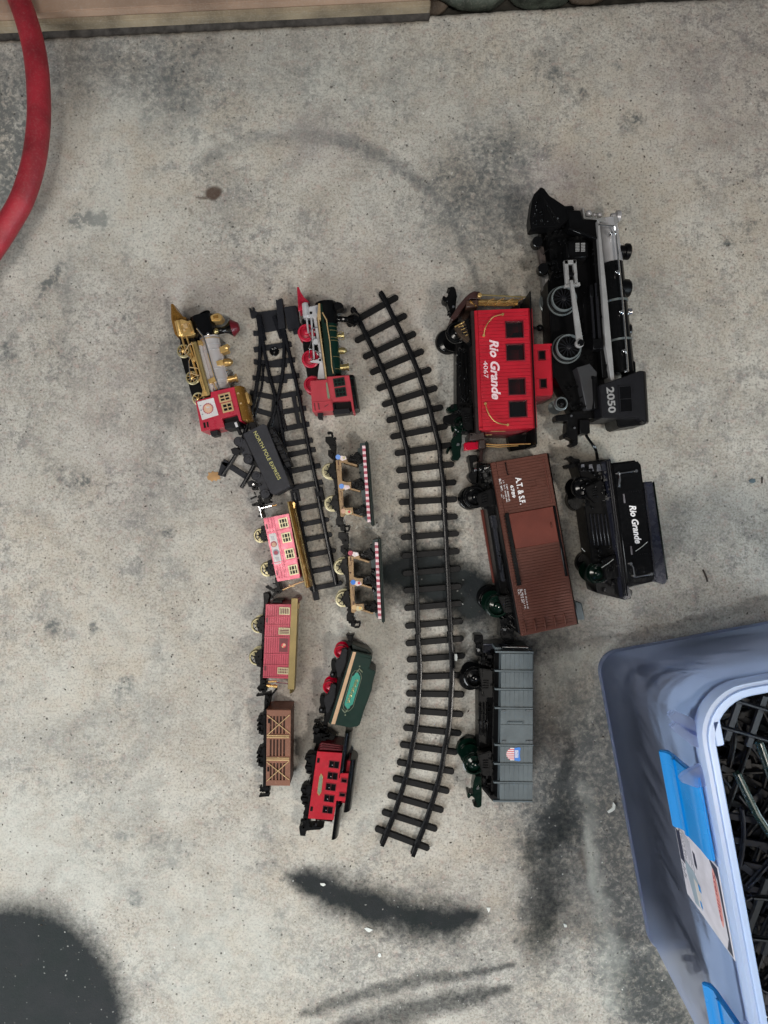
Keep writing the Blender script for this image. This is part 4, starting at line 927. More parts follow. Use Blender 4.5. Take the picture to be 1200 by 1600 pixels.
m = MB(); v.ax(m, (262, 425), (280, 485), [(0, 20), (1, 20)], 30, 12); v.tube(m, [(240, 360), (265, 420), (262, 385), (385, 355)], 9, 32); v.part('end_rail', m, 'chrome', bevel=0)
m = MB(); v.tube(m, [(385, 358), (440, 345)], 10, 30); v.part('end_rail', m, 'bronze', bevel=0)
m = MB(); v.tube(m, [(500, 1285), (580, 1250), (630, 1225), (740, 1188)], 9, 30); v.tube(m, [(575, 1225), (600, 1245), (640, 1240)], 8, 30); v.part('end_rail', m, 'goldp', bevel=0)
v.coupler([(235, 345), (180, 345), (215, 330)], 26, 14, 22); m = MB(); v.bar(m, (260, 330), (385, 310), 22, 12, 20); v.part('coupler_hook', m, 'black')
v.coupler([(330, 1250), (400, 1290), (470, 1310)], 24, 14, 22); v.coupler([(440, 1300), (380, 1365)], 26, 12, 20)
v.detail([(210, 330), (290, 320), (310, 480), (240, 470)], 8, 22, 32, 'black', 20, 6)
v.detail([(390, 1200), (480, 1200), (520, 1340), (420, 1350)], 9, 24, 33, 'black', 20, 7)
for x, y in ((290, 660), (365, 1040)): v.detail([(x - 25, y - 70), (x + 45, y - 70), (x + 60, y + 80), (x, y + 80)], 9, 40, 43.5, 'chard', 14, 8)

# ---- rose red boxcar
ZD = (370, 910, 4.569)
v = V('toy_boxcar', 'rose red toy boxcar with gold roof edge and barred gold windows', 'toy boxcar', ZD, -2.4, (290, 420))
m = MB(); v.poly(m, [(206, 155), (398, 155), (382, 688), (188, 682)], 2, 41.4); bd = v.part('body', m, 'mag', bevel=.3)
holes = [((305, 176), (378, 231)), ((300, 322), (378, 374)), ((292, 606), (368, 656))]
m = MB(); v.plate(m, (208, 157), (392, 682), [], 41.4, 42.2, pitch=2.75, axis='x', gap=.55); v.part('board', m, 'mag', bd, bevel=.12, kind='stuff')
m = MB(); [v.bar(m, (206 - 3.4 * i, y), (390 - 3.4 * i, y), 6, 42, 42.8) for i, y in enumerate((160, 245, 303, 391, 511, 590, 678))]; v.part('cross_rib', m, 'mag', bd, bevel=.15)
for (a, b), cr in zip(holes, ((5, 0), (0, 3), (5, 1))): v.window(a, b, 42.2, 6, 'cream', 'dred', cr, bd, 'cream')
m = MB(); v.box(m, (304, 400), (362, 498), 42.2, 42.5); v.part('picture_panel', m, 'dred', bd, bevel=0)
for c, r_, mt in (((334, 450), 17, 'redp'), ((338, 446), 10, 'medal'), ((328, 460), 6, 'goldp')):
    m = MB(); v.cyl(m, c, r_, 42.5, 42.6 + .02 * (20 - r_), 12); v.part('printed_roundel', m, mt, bd, bevel=0)
m = MB(); v.box(m, (208, 253), (222, 287), 42.2, 42.5); v.box(m, (196, 595), (210, 630), 42.2, 42.5); v.part('step_slot', m, 'dred', bd, bevel=0)
m = MB(); v.arch(m, (404, 125), (418, 765), 0, 42.6, ex=1.0); rf = v.part('roof', m, 'oldgold', bevel=.3)
m = MB(); v.box(m, (390, 112), (410, 765), 40, 43); v.part('roof_edge', m, 'oldgold', rf, bevel=.3)
m = MB(); v.box(m, (425, 148), (442, 192), 18, 30); v.part('roof_lamp', m, 'goldp', rf, bevel=.6)
m = MB(); v.poly(m, [(392, 118), (438, 112), (444, 145), (398, 140)], 2, 36); v.part('roof_end', m, 'dred', bevel=.5)
m = MB(); v.poly(m, [(188, 190), (210, 190), (190, 690), (165, 690)], 6, 36); v.poly(m, [(258, 128), (325, 128), (325, 150), (258, 150)], 6, 30); v.part('underframe', m, 'black', bevel=.3)
v.wheels([(155, 308), (140, 538)], 58, 42, 'olive', 'chard', 7, t=5, inset=6)
for x, y in ((165, 300), (150, 540)):
    m = MB(); v.poly(m, [(x - 5, y - 50), (x + 32, y - 60), (x + 28, y + 70), (x - 5, y + 60), (x - 22, y + 20), (x - 20, y - 10)], 26, 40); [v.cyl(m, (x + dx, y + dy), 5, 40, 42, 8) for dx, dy in ((-10, -35), (4, -5), (-12, 25), (5, 45), (22, 15))]; v.part('bogie_frame', m, 'black', bevel=.5)
m = MB(); v.poly(m, [(188, 75), (225, 72), (235, 95), (215, 190), (190, 215), (192, 130)], 12, 28); v.poly(m, [(165, 690), (210, 690), (212, 780), (180, 790), (165, 740)], 12, 30); v.part('end_beam', m, 'black', bevel=.6)
v.coupler([(150, 755), (165, 775), (158, 748)], 12, 14, 22); v.coupler([(145, 808), (185, 803), (235, 790)], 13, 14, 22); v.coupler([(245, 810), (280, 765)], 12, 14, 20)
m = MB(); v.tube(m, [(225, 708), (285, 706)], 7, 30); v.ax(m, (215, 735), (290, 742), [(0, 14), (.3, 14), (.35, 9), (.6, 9), (.65, 14), (1, 12)], 26, 12); v.part('end_rail', m, 'gold', bevel=0)
m = MB(); v.tube(m, [(280, 715), (376, 724)], 4, 36); v.part('end_post', m, 'chrome', bevel=0)
# ---- brown crate wagon
v.detail([(190, 80), (235, 90), (212, 210), (190, 210)], 6, 26, 32, 'black', 14, 9)
v.detail([(165, 690), (212, 690), (205, 790), (170, 785)], 9, 28, 36, 'black', 13, 10)
v.detail([(175, 210), (210, 210), (195, 680), (168, 680)], 22, 34, 39, 'black', 10, 11)
v = V('toy_crate_wagon', 'brown slatted toy cattle wagon with tan crossed braces, lowest in its column', 'toy wagon', ZD, -0.6, (290, 1180))
m = MB(); v.plate(m, (214, 912), (380, 1452), [((236 + 24 * k, a), (248 + 24 * k, b)) for k in range(5) for a, b in ((955, 1080), (1120, 1240), (1290, 1412))], 39.6, 41.4); bd = v.part('slatted_side', m, 'crate', bevel=.15)
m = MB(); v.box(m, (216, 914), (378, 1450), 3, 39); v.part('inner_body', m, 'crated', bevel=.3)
m = MB(); v.box(m, (212, 908), (382, 918), 2, 41); v.part('end_wall', m, 'crate', bevel=.2)
m = MB()
m = MB(); v.box(m, (214, 1090), (374, 1100), 41.4, 42.6); v.box(m, (214, 1103), (374, 1113), 41.4, 42.6); v.box(m, (212, 1250), (374, 1259), 41.4, 42.6); v.box(m, (212, 1262), (374, 1275), 41.4, 42.6); v.part('cross_band', m, 'goldp', bevel=.15)
for a, b in (((216, 948), (378, 1078)), ((378, 945), (216, 1092)), ((212, 1282), (374, 1410)), ((374, 1275), (212, 1420))):
    m = MB(); v.bar(m, a, b, 6, 41.4, 42.3 + (.2 if a[0] > b[0] else 0)); v.part('diagonal_brace', m, 'goldp', bevel=.1)
m = MB(); v.box(m, (223, 975), (236, 1005), 41.4, 41.8); v.box(m, (218, 1318), (230, 1350), 41.4, 41.8); v.part('step_slot', m, 'black', bevel=0)
m = MB(); v.box(m, (192, 905), (214, 1455), 5, 37); v.part('underframe', m, 'black', bevel=.3)
for x, y in ((175, 1015), (172, 1245)):
    m = MB()
    v.box(m, (x - 5, y - 70), (x + 30, y + 75), 22, 38)
    for dx, dy, a, b in ((-32, -35, 28, 16), (-32, 0, 40, 14), (-22, -62, 26, 18), (-20, 45, 26, 22), (-32, 28, 20, 14)): v.box(m, (x + dx, y + dy), (x + dx + a, y + dy + b), 24, 40)
    v.part('bogie_frame', m, 'black', bevel=.3)
v.wheels([(172, 985), (172, 1045), (170, 1215), (170, 1278)], 22, 38, 'black', 'black', 0, t=3, inset=7)
m = MB(); v.poly(m, [(200, 800), (240, 798), (242, 840), (222, 915), (195, 915), (195, 860)], 10, 24); v.poly(m, [(186, 1455), (212, 1455), (232, 1465), (230, 1512), (205, 1500), (188, 1490)], 10, 24); v.part('end_beam', m, 'black', bevel=.5)
v.coupler([(168, 1465), (180, 1488), (168, 1488)], 12, 14, 20); v.coupler([(165, 1527), (225, 1522), (215, 1495)], 13, 14, 21)
v.detail([(195, 805), (240, 805), (225, 910), (195, 910)], 9, 22, 30, 'black', 14, 12)
v.detail([(190, 910), (213, 910), (213, 1450), (190, 1450)], 26, 35, 39, 'black', 9, 13)
v.detail([(180, 1455), (230, 1465), (228, 1515), (185, 1500)], 7, 22, 28, 'black', 11, 14)
# ---- green locomotive
ZE = (380, 440, 5.4545)
v = V('toy_locomotive', 'green and black toy steam locomotive with red wheels and coral red cab', 'toy locomotive', ZE, 9, (690, 640))
m = MB(); v.poly(m, [(500, 320), (640, 240), (700, 800), (690, 860), (545, 810), (510, 560)], 5, 26); v.part('frame', m, 'black')
m = MB(); v.poly(m, [(457, 46), (474, 44), (490, 90), (520, 135), (560, 170), (520, 185), (505, 240), (470, 250)], 8, 32); pc = v.part('cowcatcher', m, 'crim', bevel=.4)
for k in range(5):
    m = MB(); v.tube(m, [(468 + 3 * k, 60 + 16 * k, 32.3), (474 + 14 * k, 225 - 10 * k, 33)], 3.5, 33); v.part('slat', m, 'crim', pc, bevel=0)
m = MB(); v.tube(m, [(478, 240, 30), (490, 350, 30)], 4, 30); v.part('front_rail', m, 'chrome', bevel=0)
m = MB(); v.poly(m, [(500, 182), (548, 178), (555, 215), (640, 195), (655, 290), (600, 310), (510, 305)], 16, 38); cy = v.part('cylinder_block', m, 'silver', bevel=.7, seg=2)
m = MB(); v.cyl(m, (577, 266), 12, 38, 38.6, 14); v.part('port_hole', m, 'black', cy, bevel=0)
m = MB(); v.tube(m, [(620, 218), (632, 216), (638, 268), (626, 272), (620, 218)], 4, 39); v.part('grab_loop', m, 'gprint', cy, bevel=0)
m = MB(); v.ax(m, (528, 180), (540, 300), [(0, 14), (.05, 24), (.95, 24), (1, 14)], 37, 12); v.part('steam_cylinder', m, 'silver', bevel=0)
m = MB(); v.poly(m, [(595, 300), (625, 296), (700, 830), (632, 832), (640, 760), (655, 660)], 22, 36); v.part('running_board', m, 'silver', bevel=.4)
m = MB(); v.poly(m, [(640, 185), (655, 185), (660, 320), (645, 325), (714, 828), (702, 830), (630, 300)], 24, 40.5); v.part('board_edge', m, 'goldp', bevel=.2)
m = MB(); v.poly(m, [(648, 190), (700, 180), (790, 800), (716, 815)], 6, 35); v.part('side_tank', m, 'green', bevel=.6)
for p, q, r_ in (((540, 305), (556, 440), 8), ((580, 305), (604, 660), 8)):
    m = MB(); v.ax(m, p, q, [(0, r_), (1, r_)], 37, 10); v.part('side_rod', m, 'silver', bevel=0)
m = MB(); v.poly(m, [(568, 676), (640, 660), (655, 680), (645, 695), (575, 686)], 36, 39); v.cyl(m, (655, 668), 20, 34, 40, 16); v.cyl(m, (618, 510), 24, 34, 38.5, 14); v.part('crank_lever', m, 'silver', bevel=.3)
m = MB(); v.cyl(m, (655, 668), 10, 40, 41, 14); v.part('crank_pin', m, 'black', bevel=0)
m = MB(); v.tube(m, [(632, 388), (590, 398), (560, 440), (585, 490), (565, 560), (562, 650), (600, 665)], 4, 40); v.tube(m, [(555, 568), (640, 600), (660, 610)], 4, 40); v.part('valve_gear', m, 'chrome', bevel=0)
m = MB(); v.ax(m, (700, 178), (722, 375), [(0, 70), (.03, 88), (1, 88)], 22, 30); v.part('smokebox', m, 'black', bevel=0)
m = MB(); v.ax(m, (722, 372), (765, 800), [(0, 75), (1, 75)], 22, 30); bo_ = v.part('boiler', m, 'green', bevel=0)
for t in (.06, .14, .28, .34, .66, .9):
    m = MB(); a = (722 + 43 * t, 372 + 428 * t); b = (722 + 43 * (t + .012), 372 + 428 * (t + .012)); v.ax(m, a, b, [(0, 77), (1, 77)], 22, 30); v.part('boiler_band', m, 'brass', bo_, bevel=0)
m = MB(); v.tube(m, [(674, 262), (712, 330), (716, 372), (740, 520), (755, 720), (768, 782)], 5, 38); v.part('hand_rail', m, 'goldp', bevel=0)
m = MB(); v.poly(m, [(772, 180), (802, 170), (838, 180), (855, 205), (842, 228), (780, 238)], 14, 32); v.part('headlight', m, 'black', bevel=.7, seg=2)
m = MB(); v.ax(m, (785, 318), (985, 325), [(0, 34), (.06, 24), (.5, 24), (.55, 30), (.78, 62), (.8, 66), (1.0, 34)], 22, 8); v.part('chimney', m, 'gloss', bevel=0)
m = MB(); v.ax(m, (800, 465), (860, 455), [(0, 14), (.5, 16), (1, 30)], 24, 14); v.tube(m, [(800, 445), (835, 425), (858, 440), (862, 490), (830, 495)], 4, 28); v.part('bell', m, 'brass', bevel=0)
m = MB(); v.ax(m, (790, 592), (884, 588), [(0, 34), (.25, 28), (.55, 30), (.8, 26), (.95, 14), (1, 4)], 22, 18); v.part('steam_dome', m, 'brass', bevel=0)
m = MB(); v.ax(m, (820, 733), (902, 728), [(0, 34), (.2, 26), (.8, 26), (.84, 34), (1, 34)], 22, 18); v.part('sand_dome', m, 'brass', bevel=0)
v.wheels([(536, 428), (570, 652), (588, 872)], 76, 42, 'crim', 'crim', 0, t=6, inset=6)
m = MB(); v.poly(m, [(570, 845), (712, 832), (710, 810), (905, 796), (950, 1105), (932, 1108), (915, 1010), (760, 1022), (768, 1098), (590, 1110)], 2, 42); cb = v.part('cab', m, 'cabred', bevel=.6, seg=2)
m = MB(); v.bar(m, (712, 822), (762, 1095), 5, 42, 42.7); v.bar(m, (590, 1030), (760, 1018), 5, 42, 42.7); v.part('cab_rib', m, 'cabred', cb, bevel=.15)
m = MB(); v.poly(m, [(704, 868), (713, 856), (722, 868), (740, 985), (730, 1003), (718, 988)], 42, 42.5); v.part('name_plate', m, 'plaque', cb, bevel=.1)
v.window((764, 830), (872, 885), 42, 10, 'dgreen', 'black', (2, 1), cb, 'green'); v.window((777, 912), (884, 975), 42, 10, 'dgreen', 'black', (2, 1), cb, 'green')
m = MB(); v.box(m, (600, 1036), (620, 1098), 42, 42.3); v.box(m, (634, 1034), (655, 1092), 42, 42.3); v.poly(m, [(692, 1062), (726, 1044), (726, 1052), (694, 1070)], 42, 42.3); v.part('vent_slot', m, 'dred', cb, bevel=0)
m = MB(); v.arch(m, (903, 795), (998, 1098), 1, 42, ex=.6); rf = v.part('roof', m, 'black', bevel=.3)
for k in range(4):
    m = MB(); y = 830 + 72 * k; x = .158 * (y - 795); v.arch(m, (903 + x, y), (952 + x, y + 10), .6, 42.3, ex=.6); v.part('roof_rib', m, 'dgreen', rf, bevel=.2)
m = MB(); v.poly(m, [(760, 1022), (915, 1008), (930, 1108), (768, 1130)], 4, 32); v.part('cab_interior', m, 'black', bevel=.3)
m = MB(); v.ax(m, (770, 1040), (775, 1115), [(0, 12), (1, 12)], 36, 10); v.poly(m, [(768, 1088), (905, 1078), (912, 1118), (775, 1132)], 24, 38); v.part('rear_step', m, 'chard', bevel=.6)
m = MB(); v.poly(m, [(632, 1115), (676, 1113), (674, 1170), (638, 1168)], 14, 30); v.part('coupler_socket', m, 'chard', bevel=.5)
# ---- canopy wagons
v.detail([(590, 330), (632, 330), (660, 640), (610, 640)], 12, 30, 35.5, 'silver', 13, 15)
v.detail([(515, 500), (560, 500), (700, 830), (560, 810)], 14, 24, 30, 'black', 18, 16)
def canopy(zoom, label, org, T, mts, theta):
    v = V('toy_canopy_wagon', label, 'toy wagon', zoom, theta, org, 'open toy wagons with striped canopies')
    f = lambda *ps: [T(p) for p in ps]
    m = MB(); v.poly(m, f((375, 540), (415, 520), (480, 1380), (430, 1360), (410, 1000), (370, 800)), 6, 32); v.part('underframe', m, 'black', bevel=.5)
    m = MB(); v.poly(m, f((410, 545), (500, 545), (575, 530), (590, 580), (490, 580), (500, 800), (505, 840), (560, 860), (635, 855), (632, 950), (560, 955), (515, 985), (525, 1220), (560, 1232), (655, 1225), (665, 1310), (560, 1325), (520, 1365), (480, 1355)), 36, 42)
    sd = v.part('side_frame', m, 'tanframe', bevel=.3)
    for (a, b, c, d) in (((515, 580), (590, 570), (725, 612), (715, 635)), ((570, 955), (635, 945), (770, 985), (760, 1005)), ((600, 1322), (665, 1312), (800, 1352), (790, 1372))):
        m = MB(); v.poly(m, f(a, b, c, d), 8, 38); v.part('seat_back', m, 'tanframe', bevel=.2)
    for (x, y), c in zip(((445, 500), (495, 920), (520, 1280)), mts):
        m = MB(); v.cyl(m, T((x, y)), 36 * T.s, 42, 42.4, 18); v.part('printed_shape', m, c[0], sd, bevel=0)
        m = MB(); v.poly(m, f((x + 40, y - 20), (x + 110, y - 10), (x + 125, y + 30), (x + 60, y + 55), (x + 20, y + 30)), 42, 42.3); v.part('printed_shape', m, c[1], sd, bevel=0)
        m = MB(); v.cyl(m, T((x + 85, y + 10)), 20 * T.s, 42.3, 42.5, 12); v.part('printed_shape', m, c[2], sd, bevel=0)
    m = MB(); v.box(m, T((440, 560)), T((462, 615)), 42, 42.2); v.box(m, T((498, 1220)), T((518, 1275)), 42, 42.2); [v.box(m, T((452, 628 + 12 * k)), T((462, 634 + 12 * k)), 42, 42.15) for k in range(5)]; [v.box(m, T((482 + k * 3, 985 + 17 * k)), T((492 + k * 3, 996 + 17 * k)), 42, 42.15) for k in range(11)]
    v.part('printed_marks', m, 'crated', sd, bevel=0)
    for x, y in ((690, 520), (728, 900), (770, 1280)):      # seated filigree posts
        m = MB(); v.poly(m, f((x - 90, y - 15), (x - 30, y - 40), (x + 10, y - 90), (x + 35, y - 100), (x + 55, y - 60), (x + 95, y - 20), (x + 100, y + 60), (x + 60, y + 80), (x + 20, y + 35), (x - 70, y + 45)), 30, 39)
        for dx, dy, r_ in ((-55, -30, 16), (-60, 30, 14), (-10, -10, 22), (30, -60, 16), (40, 40, 18)): v.cyl(m, T((x + dx, y + dy)), r_ * T.s, 28, 40.2, 12)
        v.part('canopy_post', m, 'black', bevel=.4)
        m = MB(); v.poly(m, f((x - 80, y - 5), (x - 20, y - 20), (x + 80, y), (x + 80, y + 30), (x - 60, y + 30)), 2, 10); v.part('canopy_post', m, 'black', bevel=.4)
    m = MB(); v.poly(m, f((760, 300), (835, 290), (850, 420), (820, 440), (915, 1460), (850, 1420), (835, 1400), (780, 1000), (745, 600), (735, 560), (725, 375), (755, 370)), 6, 30); v.part('canopy_frame', m, mat('green_grey_canopy_underside', (0.055, 0.085, 0.085), .45), bevel=.3)
    m = MB(); v.poly(m, f((828, 262), (880, 268), (972, 1500), (925, 1505)), 2, 40); cn = v.part('canopy_roof', m, 'dgreen', bevel=1.6, seg=3)
    for k in range(27):
        t0, t1 = k / 27, (k + 1) / 27; a = (792 + 78 * t0, 335 + 1105 * t0); b = (792 + 78 * t1, 335 + 1105 * t1)
        m = MB(); v.poly(m, f(a, (a[0] + 46, a[1]), (b[0] + 46, b[1]), b), 38, 42.2 + (.0 if k % 2 else .15)); v.part('stripe_panel', m, 'rstripe' if k % 2 else 'rwhite', cn, bevel=.1)
    v.wheels([T((325, 700)), T((360, 1168))], 120 * T.s, 42, 'cream', 'chard', 7, t=5, inset=6)
    for x, y in ((335, 700), (375, 1165)):
        m = MB(); v.poly(m, f((x - 10, y - 100), (x + 60, y - 130), (x + 95, y + 110), (x + 30, y + 120), (x - 20, y + 50), (x - 35, y)), 26, 40); [v.cyl(m, T((x + dx, y + dy)), 12 * T.s, 40, 42, 8) for dx, dy in ((-10, -50), (-45, 10), (-5, 55), (60, -40), (80, 30), (30, 90))]; v.part('bogie_frame', m, 'black', bevel=.4)
    m = MB(); v.poly(m, f((262, 205), (365, 200), (410, 260), (415, 350), (400, 540), (345, 520), (300, 480), (300, 400), (345, 390), (305, 320), (262, 280)), 12, 28); v.bar(m, T((290, 150)), T((350, 145)), 36 * T.s, 14, 22); v.bar(m, T((350, 140)), T((365, 205)), 30 * T.s, 14, 22); v.part('coupler', m, 'black', bevel=.5)
    m = MB(); v.poly(m, f((430, 1360), (500, 1365), (520, 1470), (560, 1500), (525, 1569), (480, 1560), (470, 1495), (415, 1480), (410, 1400)), 12, 28); v.bar(m, T((545, 1500)), T((615, 1495)), 30 * T.s, 14, 22); v.bar(m, T((612, 1495)), T((600, 1560)), 26 * T.s, 14, 22); v.bar(m, T((600, 1565)), T((530, 1570)), 26 * T.s, 14, 22); v.part('coupler', m, 'black', bevel=.2)
    for k_, (x, y) in enumerate(((690, 520), (728, 900), (770, 1280))): v.detail(f((x - 90, y - 30), (x + 30, y - 90), (x + 95, y - 10), (x + 80, y + 70), (x - 70, y + 50)), 16, 39, 43, 'gloss', 22 * T.s, 60 + k_, 2)
    v.detail(f((420, 560), (480, 560), (530, 1300), (490, 1340)), 14, 42, 42.6, 'crated', 12 * T.s, 66)
    v.detail(f((745, 600), (790, 600), (850, 1400), (810, 1400)), 8, 28, 34, 'gloss', 18 * T.s, 67, 3)
    v.detail(f((290, 220), (400, 220), (410, 520), (330, 500)), 12, 26, 33, 'black', 30 * T.s, 17)
    v.detail(f((430, 1370), (510, 1370), (580, 1550), (440, 1490)), 12, 26, 33, 'black', 30 * T.s, 18)
    v.detail(f((370, 560), (430, 560), (490, 1340), (430, 1340)), 24, 31, 36, 'black', 26 * T.s, 19)
class Tf:
    def __init__(s, f, sc): s.f = f; s.s = sc
    def __call__(s, p): return s.f(p)
canopy((480, 660, 9.23), 'open toy wagon with green canopy and two blue printed shapes, upper of the two', (600, 800), Tf(lambda p: p, 1.0), [('lblue', 'pwhite', 'cream'), ('lblue', 'pwhite', 'rwhite'), ('medal', 'cream', 'redp')], 4.4)
# the second wagon measured in its own view: affine from the first
def T2(p):
    dx, dy = p[0] / 9.23 + 480 - 572.6, p[1] / 9.23 + 660 - 688.4; c, n = math.cos(R_(1.5)), math.sin(R_(1.5))
    return (592.6 + dx * c - dy * n, 839.6 + dx * n + dy * c)
canopy((0, 0, 1.0), 'open toy wagon with green canopy and a bright blue printed shape, lower of the two', (567, 908), Tf(T2, 1 / 9.23), [('rstripe', 'pwhite', 'white'), ('blue', 'pwhite', 'redp'), ('goldp', 'cream', 'gold')], 2.6)
# ---- green tender
v = V('toy_tender', 'dark green toy tender with tan stripe and teal plaque, red wheels', 'toy tender', (490, 990, 10), -16, (600, 800))
m = MB(); v.poly(m, [(600, 265), (900, 345), (915, 380), (868, 540), (975, 590), (930, 745), (905, 890), (790, 1200), (720, 1425), (690, 1450), (575, 1472), (235, 1405)], 3, 42); bd = v.part('body', m, 'green', bevel=.9, seg=2)
m = MB(); v.poly(m, [(590, 150), (690, 200), (835, 245), (895, 300), (912, 345), (610, 260)], 3, 30); v.part('end_wall', m, 'dgreen', bevel=.6)
m = MB(); v.bar(m, (668, 335), (910, 400), 5, 42, 42.5); v.part('body_rib', m, 'green', bd, bevel=.1)
m = MB(); v.poly(m, [(615, 285), (665, 290), (335, 1418), (275, 1410)], 42, 42.4); v.part('tan_stripe', m, 'tan', bd, bevel=0)
m = MB(); v.poly(m, [(560, 200), (610, 280), (270, 1420), (215, 1380), (180, 1250), (330, 900), (370, 700), (500, 300)], 6, 34); v.part('underframe', m, 'black', bevel=.6)
PL = [(680, 590), (725, 640), (742, 700), (615, 1130), (570, 1180), (530, 1195), (478, 1150), (470, 1090), (600, 650), (640, 600)]
m = MB(); v.poly(m, PL, 42, 42.3); p_ = v.part('plaque_border', m, 'dgreen', bd, bevel=0)
def shrink(pl, k): cx = sum(p[0] for p in pl) / len(pl); cy = sum(p[1] for p in pl) / len(pl); return [(cx + (x - cx) * k, cy + (y - cy) * k) for x, y in pl]
m = MB(); v.poly(m, [(690, 608), (712, 650), (728, 672), (728, 710), (612, 1105), (575, 1130), (560, 1165), (530, 1178), (500, 1140), (483, 1118), (485, 1080), (602, 670), (630, 655), (655, 615)], 42.3, 42.5); v.part('plaque_face', m, 'teal', bd, bevel=0)
m = MB(); v.tube(m, [(*p, 42.4) for p in shrink(PL, 1.07)] + [(*shrink(PL, 1.07)[0], 42.4)], 4, 42.4, 5)
for cx, cy, s_ in ((715, 540, 1), (490, 1245, -1)):
    for k in range(-3, 4): v.tube(m, [(cx + k * 16, cy + s_ * (30 + abs(k) * 14), 42.4), (cx + k * 9, cy + s_ * abs(k) * 10, 42.4), (cx + k * 16 + 6, cy + s_ * (10 + abs(k) * 14), 42.4)], 5, 42.4, 5)
    v.cyl(m, (cx + 5, cy - s_ * 28), 12, 42, 42.6, 10)
v.part('plaque_ornament', m, 'plaque', bd, bevel=0)
m = MB()
for k in range(9):
    t = k / 8; x, y = 668 - 128 * t, 745 + 320 * t
    v.tube(m, [(x - 26 + 8 * (k % 3), y - 14, 42.6), (x + 20, y - 20 + 10 * (k % 2), 42.6), (x + 26 - 14 * (k % 2), y + 10, 42.6), (x - 12, y + 4, 42.6), (x - 24, y + 20, 42.6)], 5.5, 42.6, 5)
v.part('script_lettering', m, 'brass', bd, bevel=0)
for (cx, cy) in ((425, 290), (250, 845)):
    v.wheels([(cx, cy)], 112, 42, 'redlens', 'crim', 0, t=6, inset=6)
    m = MB(); v.poly(m, [(cx + 20, cy - 60), (cx + 100, cy - 60), (cx + 95, cy + 20), (cx + 85, cy + 140), (cx + 60, cy + 220), (cx - 15, cy + 400), (cx - 65, cy + 390), (cx - 60, cy + 330), (cx - 90, cy + 200), (cx - 70, cy + 120), (cx - 20, cy + 90), (cx + 5, cy)], 30, 40); bf = v.part('bogie_frame', m, 'chard', bevel=1, seg=2)
    m = MB(); v.poly(m, [(cx - 150, cy + 130), (cx - 90, cy + 110), (cx - 60, cy + 230), (cx - 80, cy + 330), (cx - 140, cy + 300), (cx - 155, cy + 200)], 10, 24); v.cyl(m, (cx - 135, cy + 350), 38, 14, 24, 14); v.poly(m, [(cx - 165, cy + 310), (cx - 60, cy + 320), (cx - 70, cy + 405), (cx - 165, cy + 400)], 10, 20); v.part('bogie_arm', m, 'black', bevel=.6)
    m = MB(); v.cyl(m, (cx + 62, cy - 20), 40, 38, 41, 16); v.part('axle_box', m, 'chard', bf, bevel=.4)
    m = MB(); v.cyl(m, (cx - 132, cy + 350), 14, 24, 26, 10); v.part('rivet', m, 'chrome', bevel=0)
m = MB(); v.poly(m, [(525, 0), (575, 20), (640, 10), (600, 100), (600, 190), (530, 200), (540, 90), (515, 60)], 12, 26); v.poly(m, [(165, 1260), (215, 1290), (215, 1480), (150, 1480)], 12, 26); v.part('coupler', m, 'black', bevel=.6)
v.coupler([(20, 1385), (90, 1375), (85, 1450)], 22, 14, 21); m = MB(); v.poly(m, [(0, 1440), (90, 1440), (100, 1480), (200, 1470), (215, 1600), (130, 1560), (90, 1530), (0, 1510)], 10, 20); v.part('coupler_head', m, 'black', bevel=.5)
v.detail([(30, 1440), (190, 1440), (210, 1590), (60, 1560)], 16, 22, 32, 'black', 32, 20)
v.detail([(520, 10), (620, 20), (600, 190), (530, 190)], 9, 24, 32, 'black', 28, 21)
v.detail([(520, 300), (600, 300), (300, 1380), (200, 1300)], 34, 32, 37, 'black', 26, 22)
# ---- small red caboose
v = V('toy_caboose', 'small red toy caboose with black curved roof and raised cupola, bottom of its column', 'toy caboose', (450, 980, 4.706), -7.5, (280, 1150))
holes = [((x + 3, y - 2), (x + 72, y + 62)) for x, y in ((301, 980), (290, 1063), (277, 1145), (265, 1229), (254, 1312))]
m = MB(); v.poly(m, [(216, 912), (400, 925), (385, 1075), (448, 1075), (425, 1282), (355, 1275), (333, 1420), (148, 1405)], 2, 40.4); v.part('body', m, 'red', bevel=.3)
m = MB()
v.poly(m, [(214, 912), (402, 925), (386, 1074), (447, 1074), (425, 1282), (356, 1276), (335, 1420), (147, 1407)], 40.4, 42); bd = v.part('side_wall', m, 'red', bevel=.4)
for a, b in holes:
    w_ = v.window(a, b, 42, 4, 'dred', 'gloss', (1, 0), bd, 'dred', depth=.5); m = MB(); q = v.L(((a[0] + b[0]) / 2 - 12, (a[1] + b[1]) / 2 + 5), 42.3); m.lathe((q.x, q.y, 42.1), (0, 0, 1), [(0, .6), (.3, .5)], 8); v.part('pane_glint', m, 'silver', w_, bevel=0)
v.window((392, 1108), (434, 1146), 42, 6, 'dred', 'gloss', (0, 0), bd); v.window((378, 1212), (422, 1250), 42, 6, 'dred', 'gloss', (0, 0), bd)
m = MB(); v.box(m, (216, 962), (230, 998), 42, 42.3); v.box(m, (166, 1318), (180, 1354), 42, 42.3); v.part('step_slot', m, 'black', bd, bevel=0)
m = MB(); v.poly(m, [(243, 1075), (258, 1100), (245, 1215), (228, 1240), (214, 1218), (230, 1100)], 42, 42.4); np_ = v.part('name_plate', m, 'brass', bd, bevel=0)
m = MB(); v.poly(m, shrink([(243, 1075), (258, 1100), (245, 1215), (228, 1240), (214, 1218), (230, 1100)], .84), 42.4, 42.6); v.part('name_plate_face', m, 'plaque', bd, bevel=0)
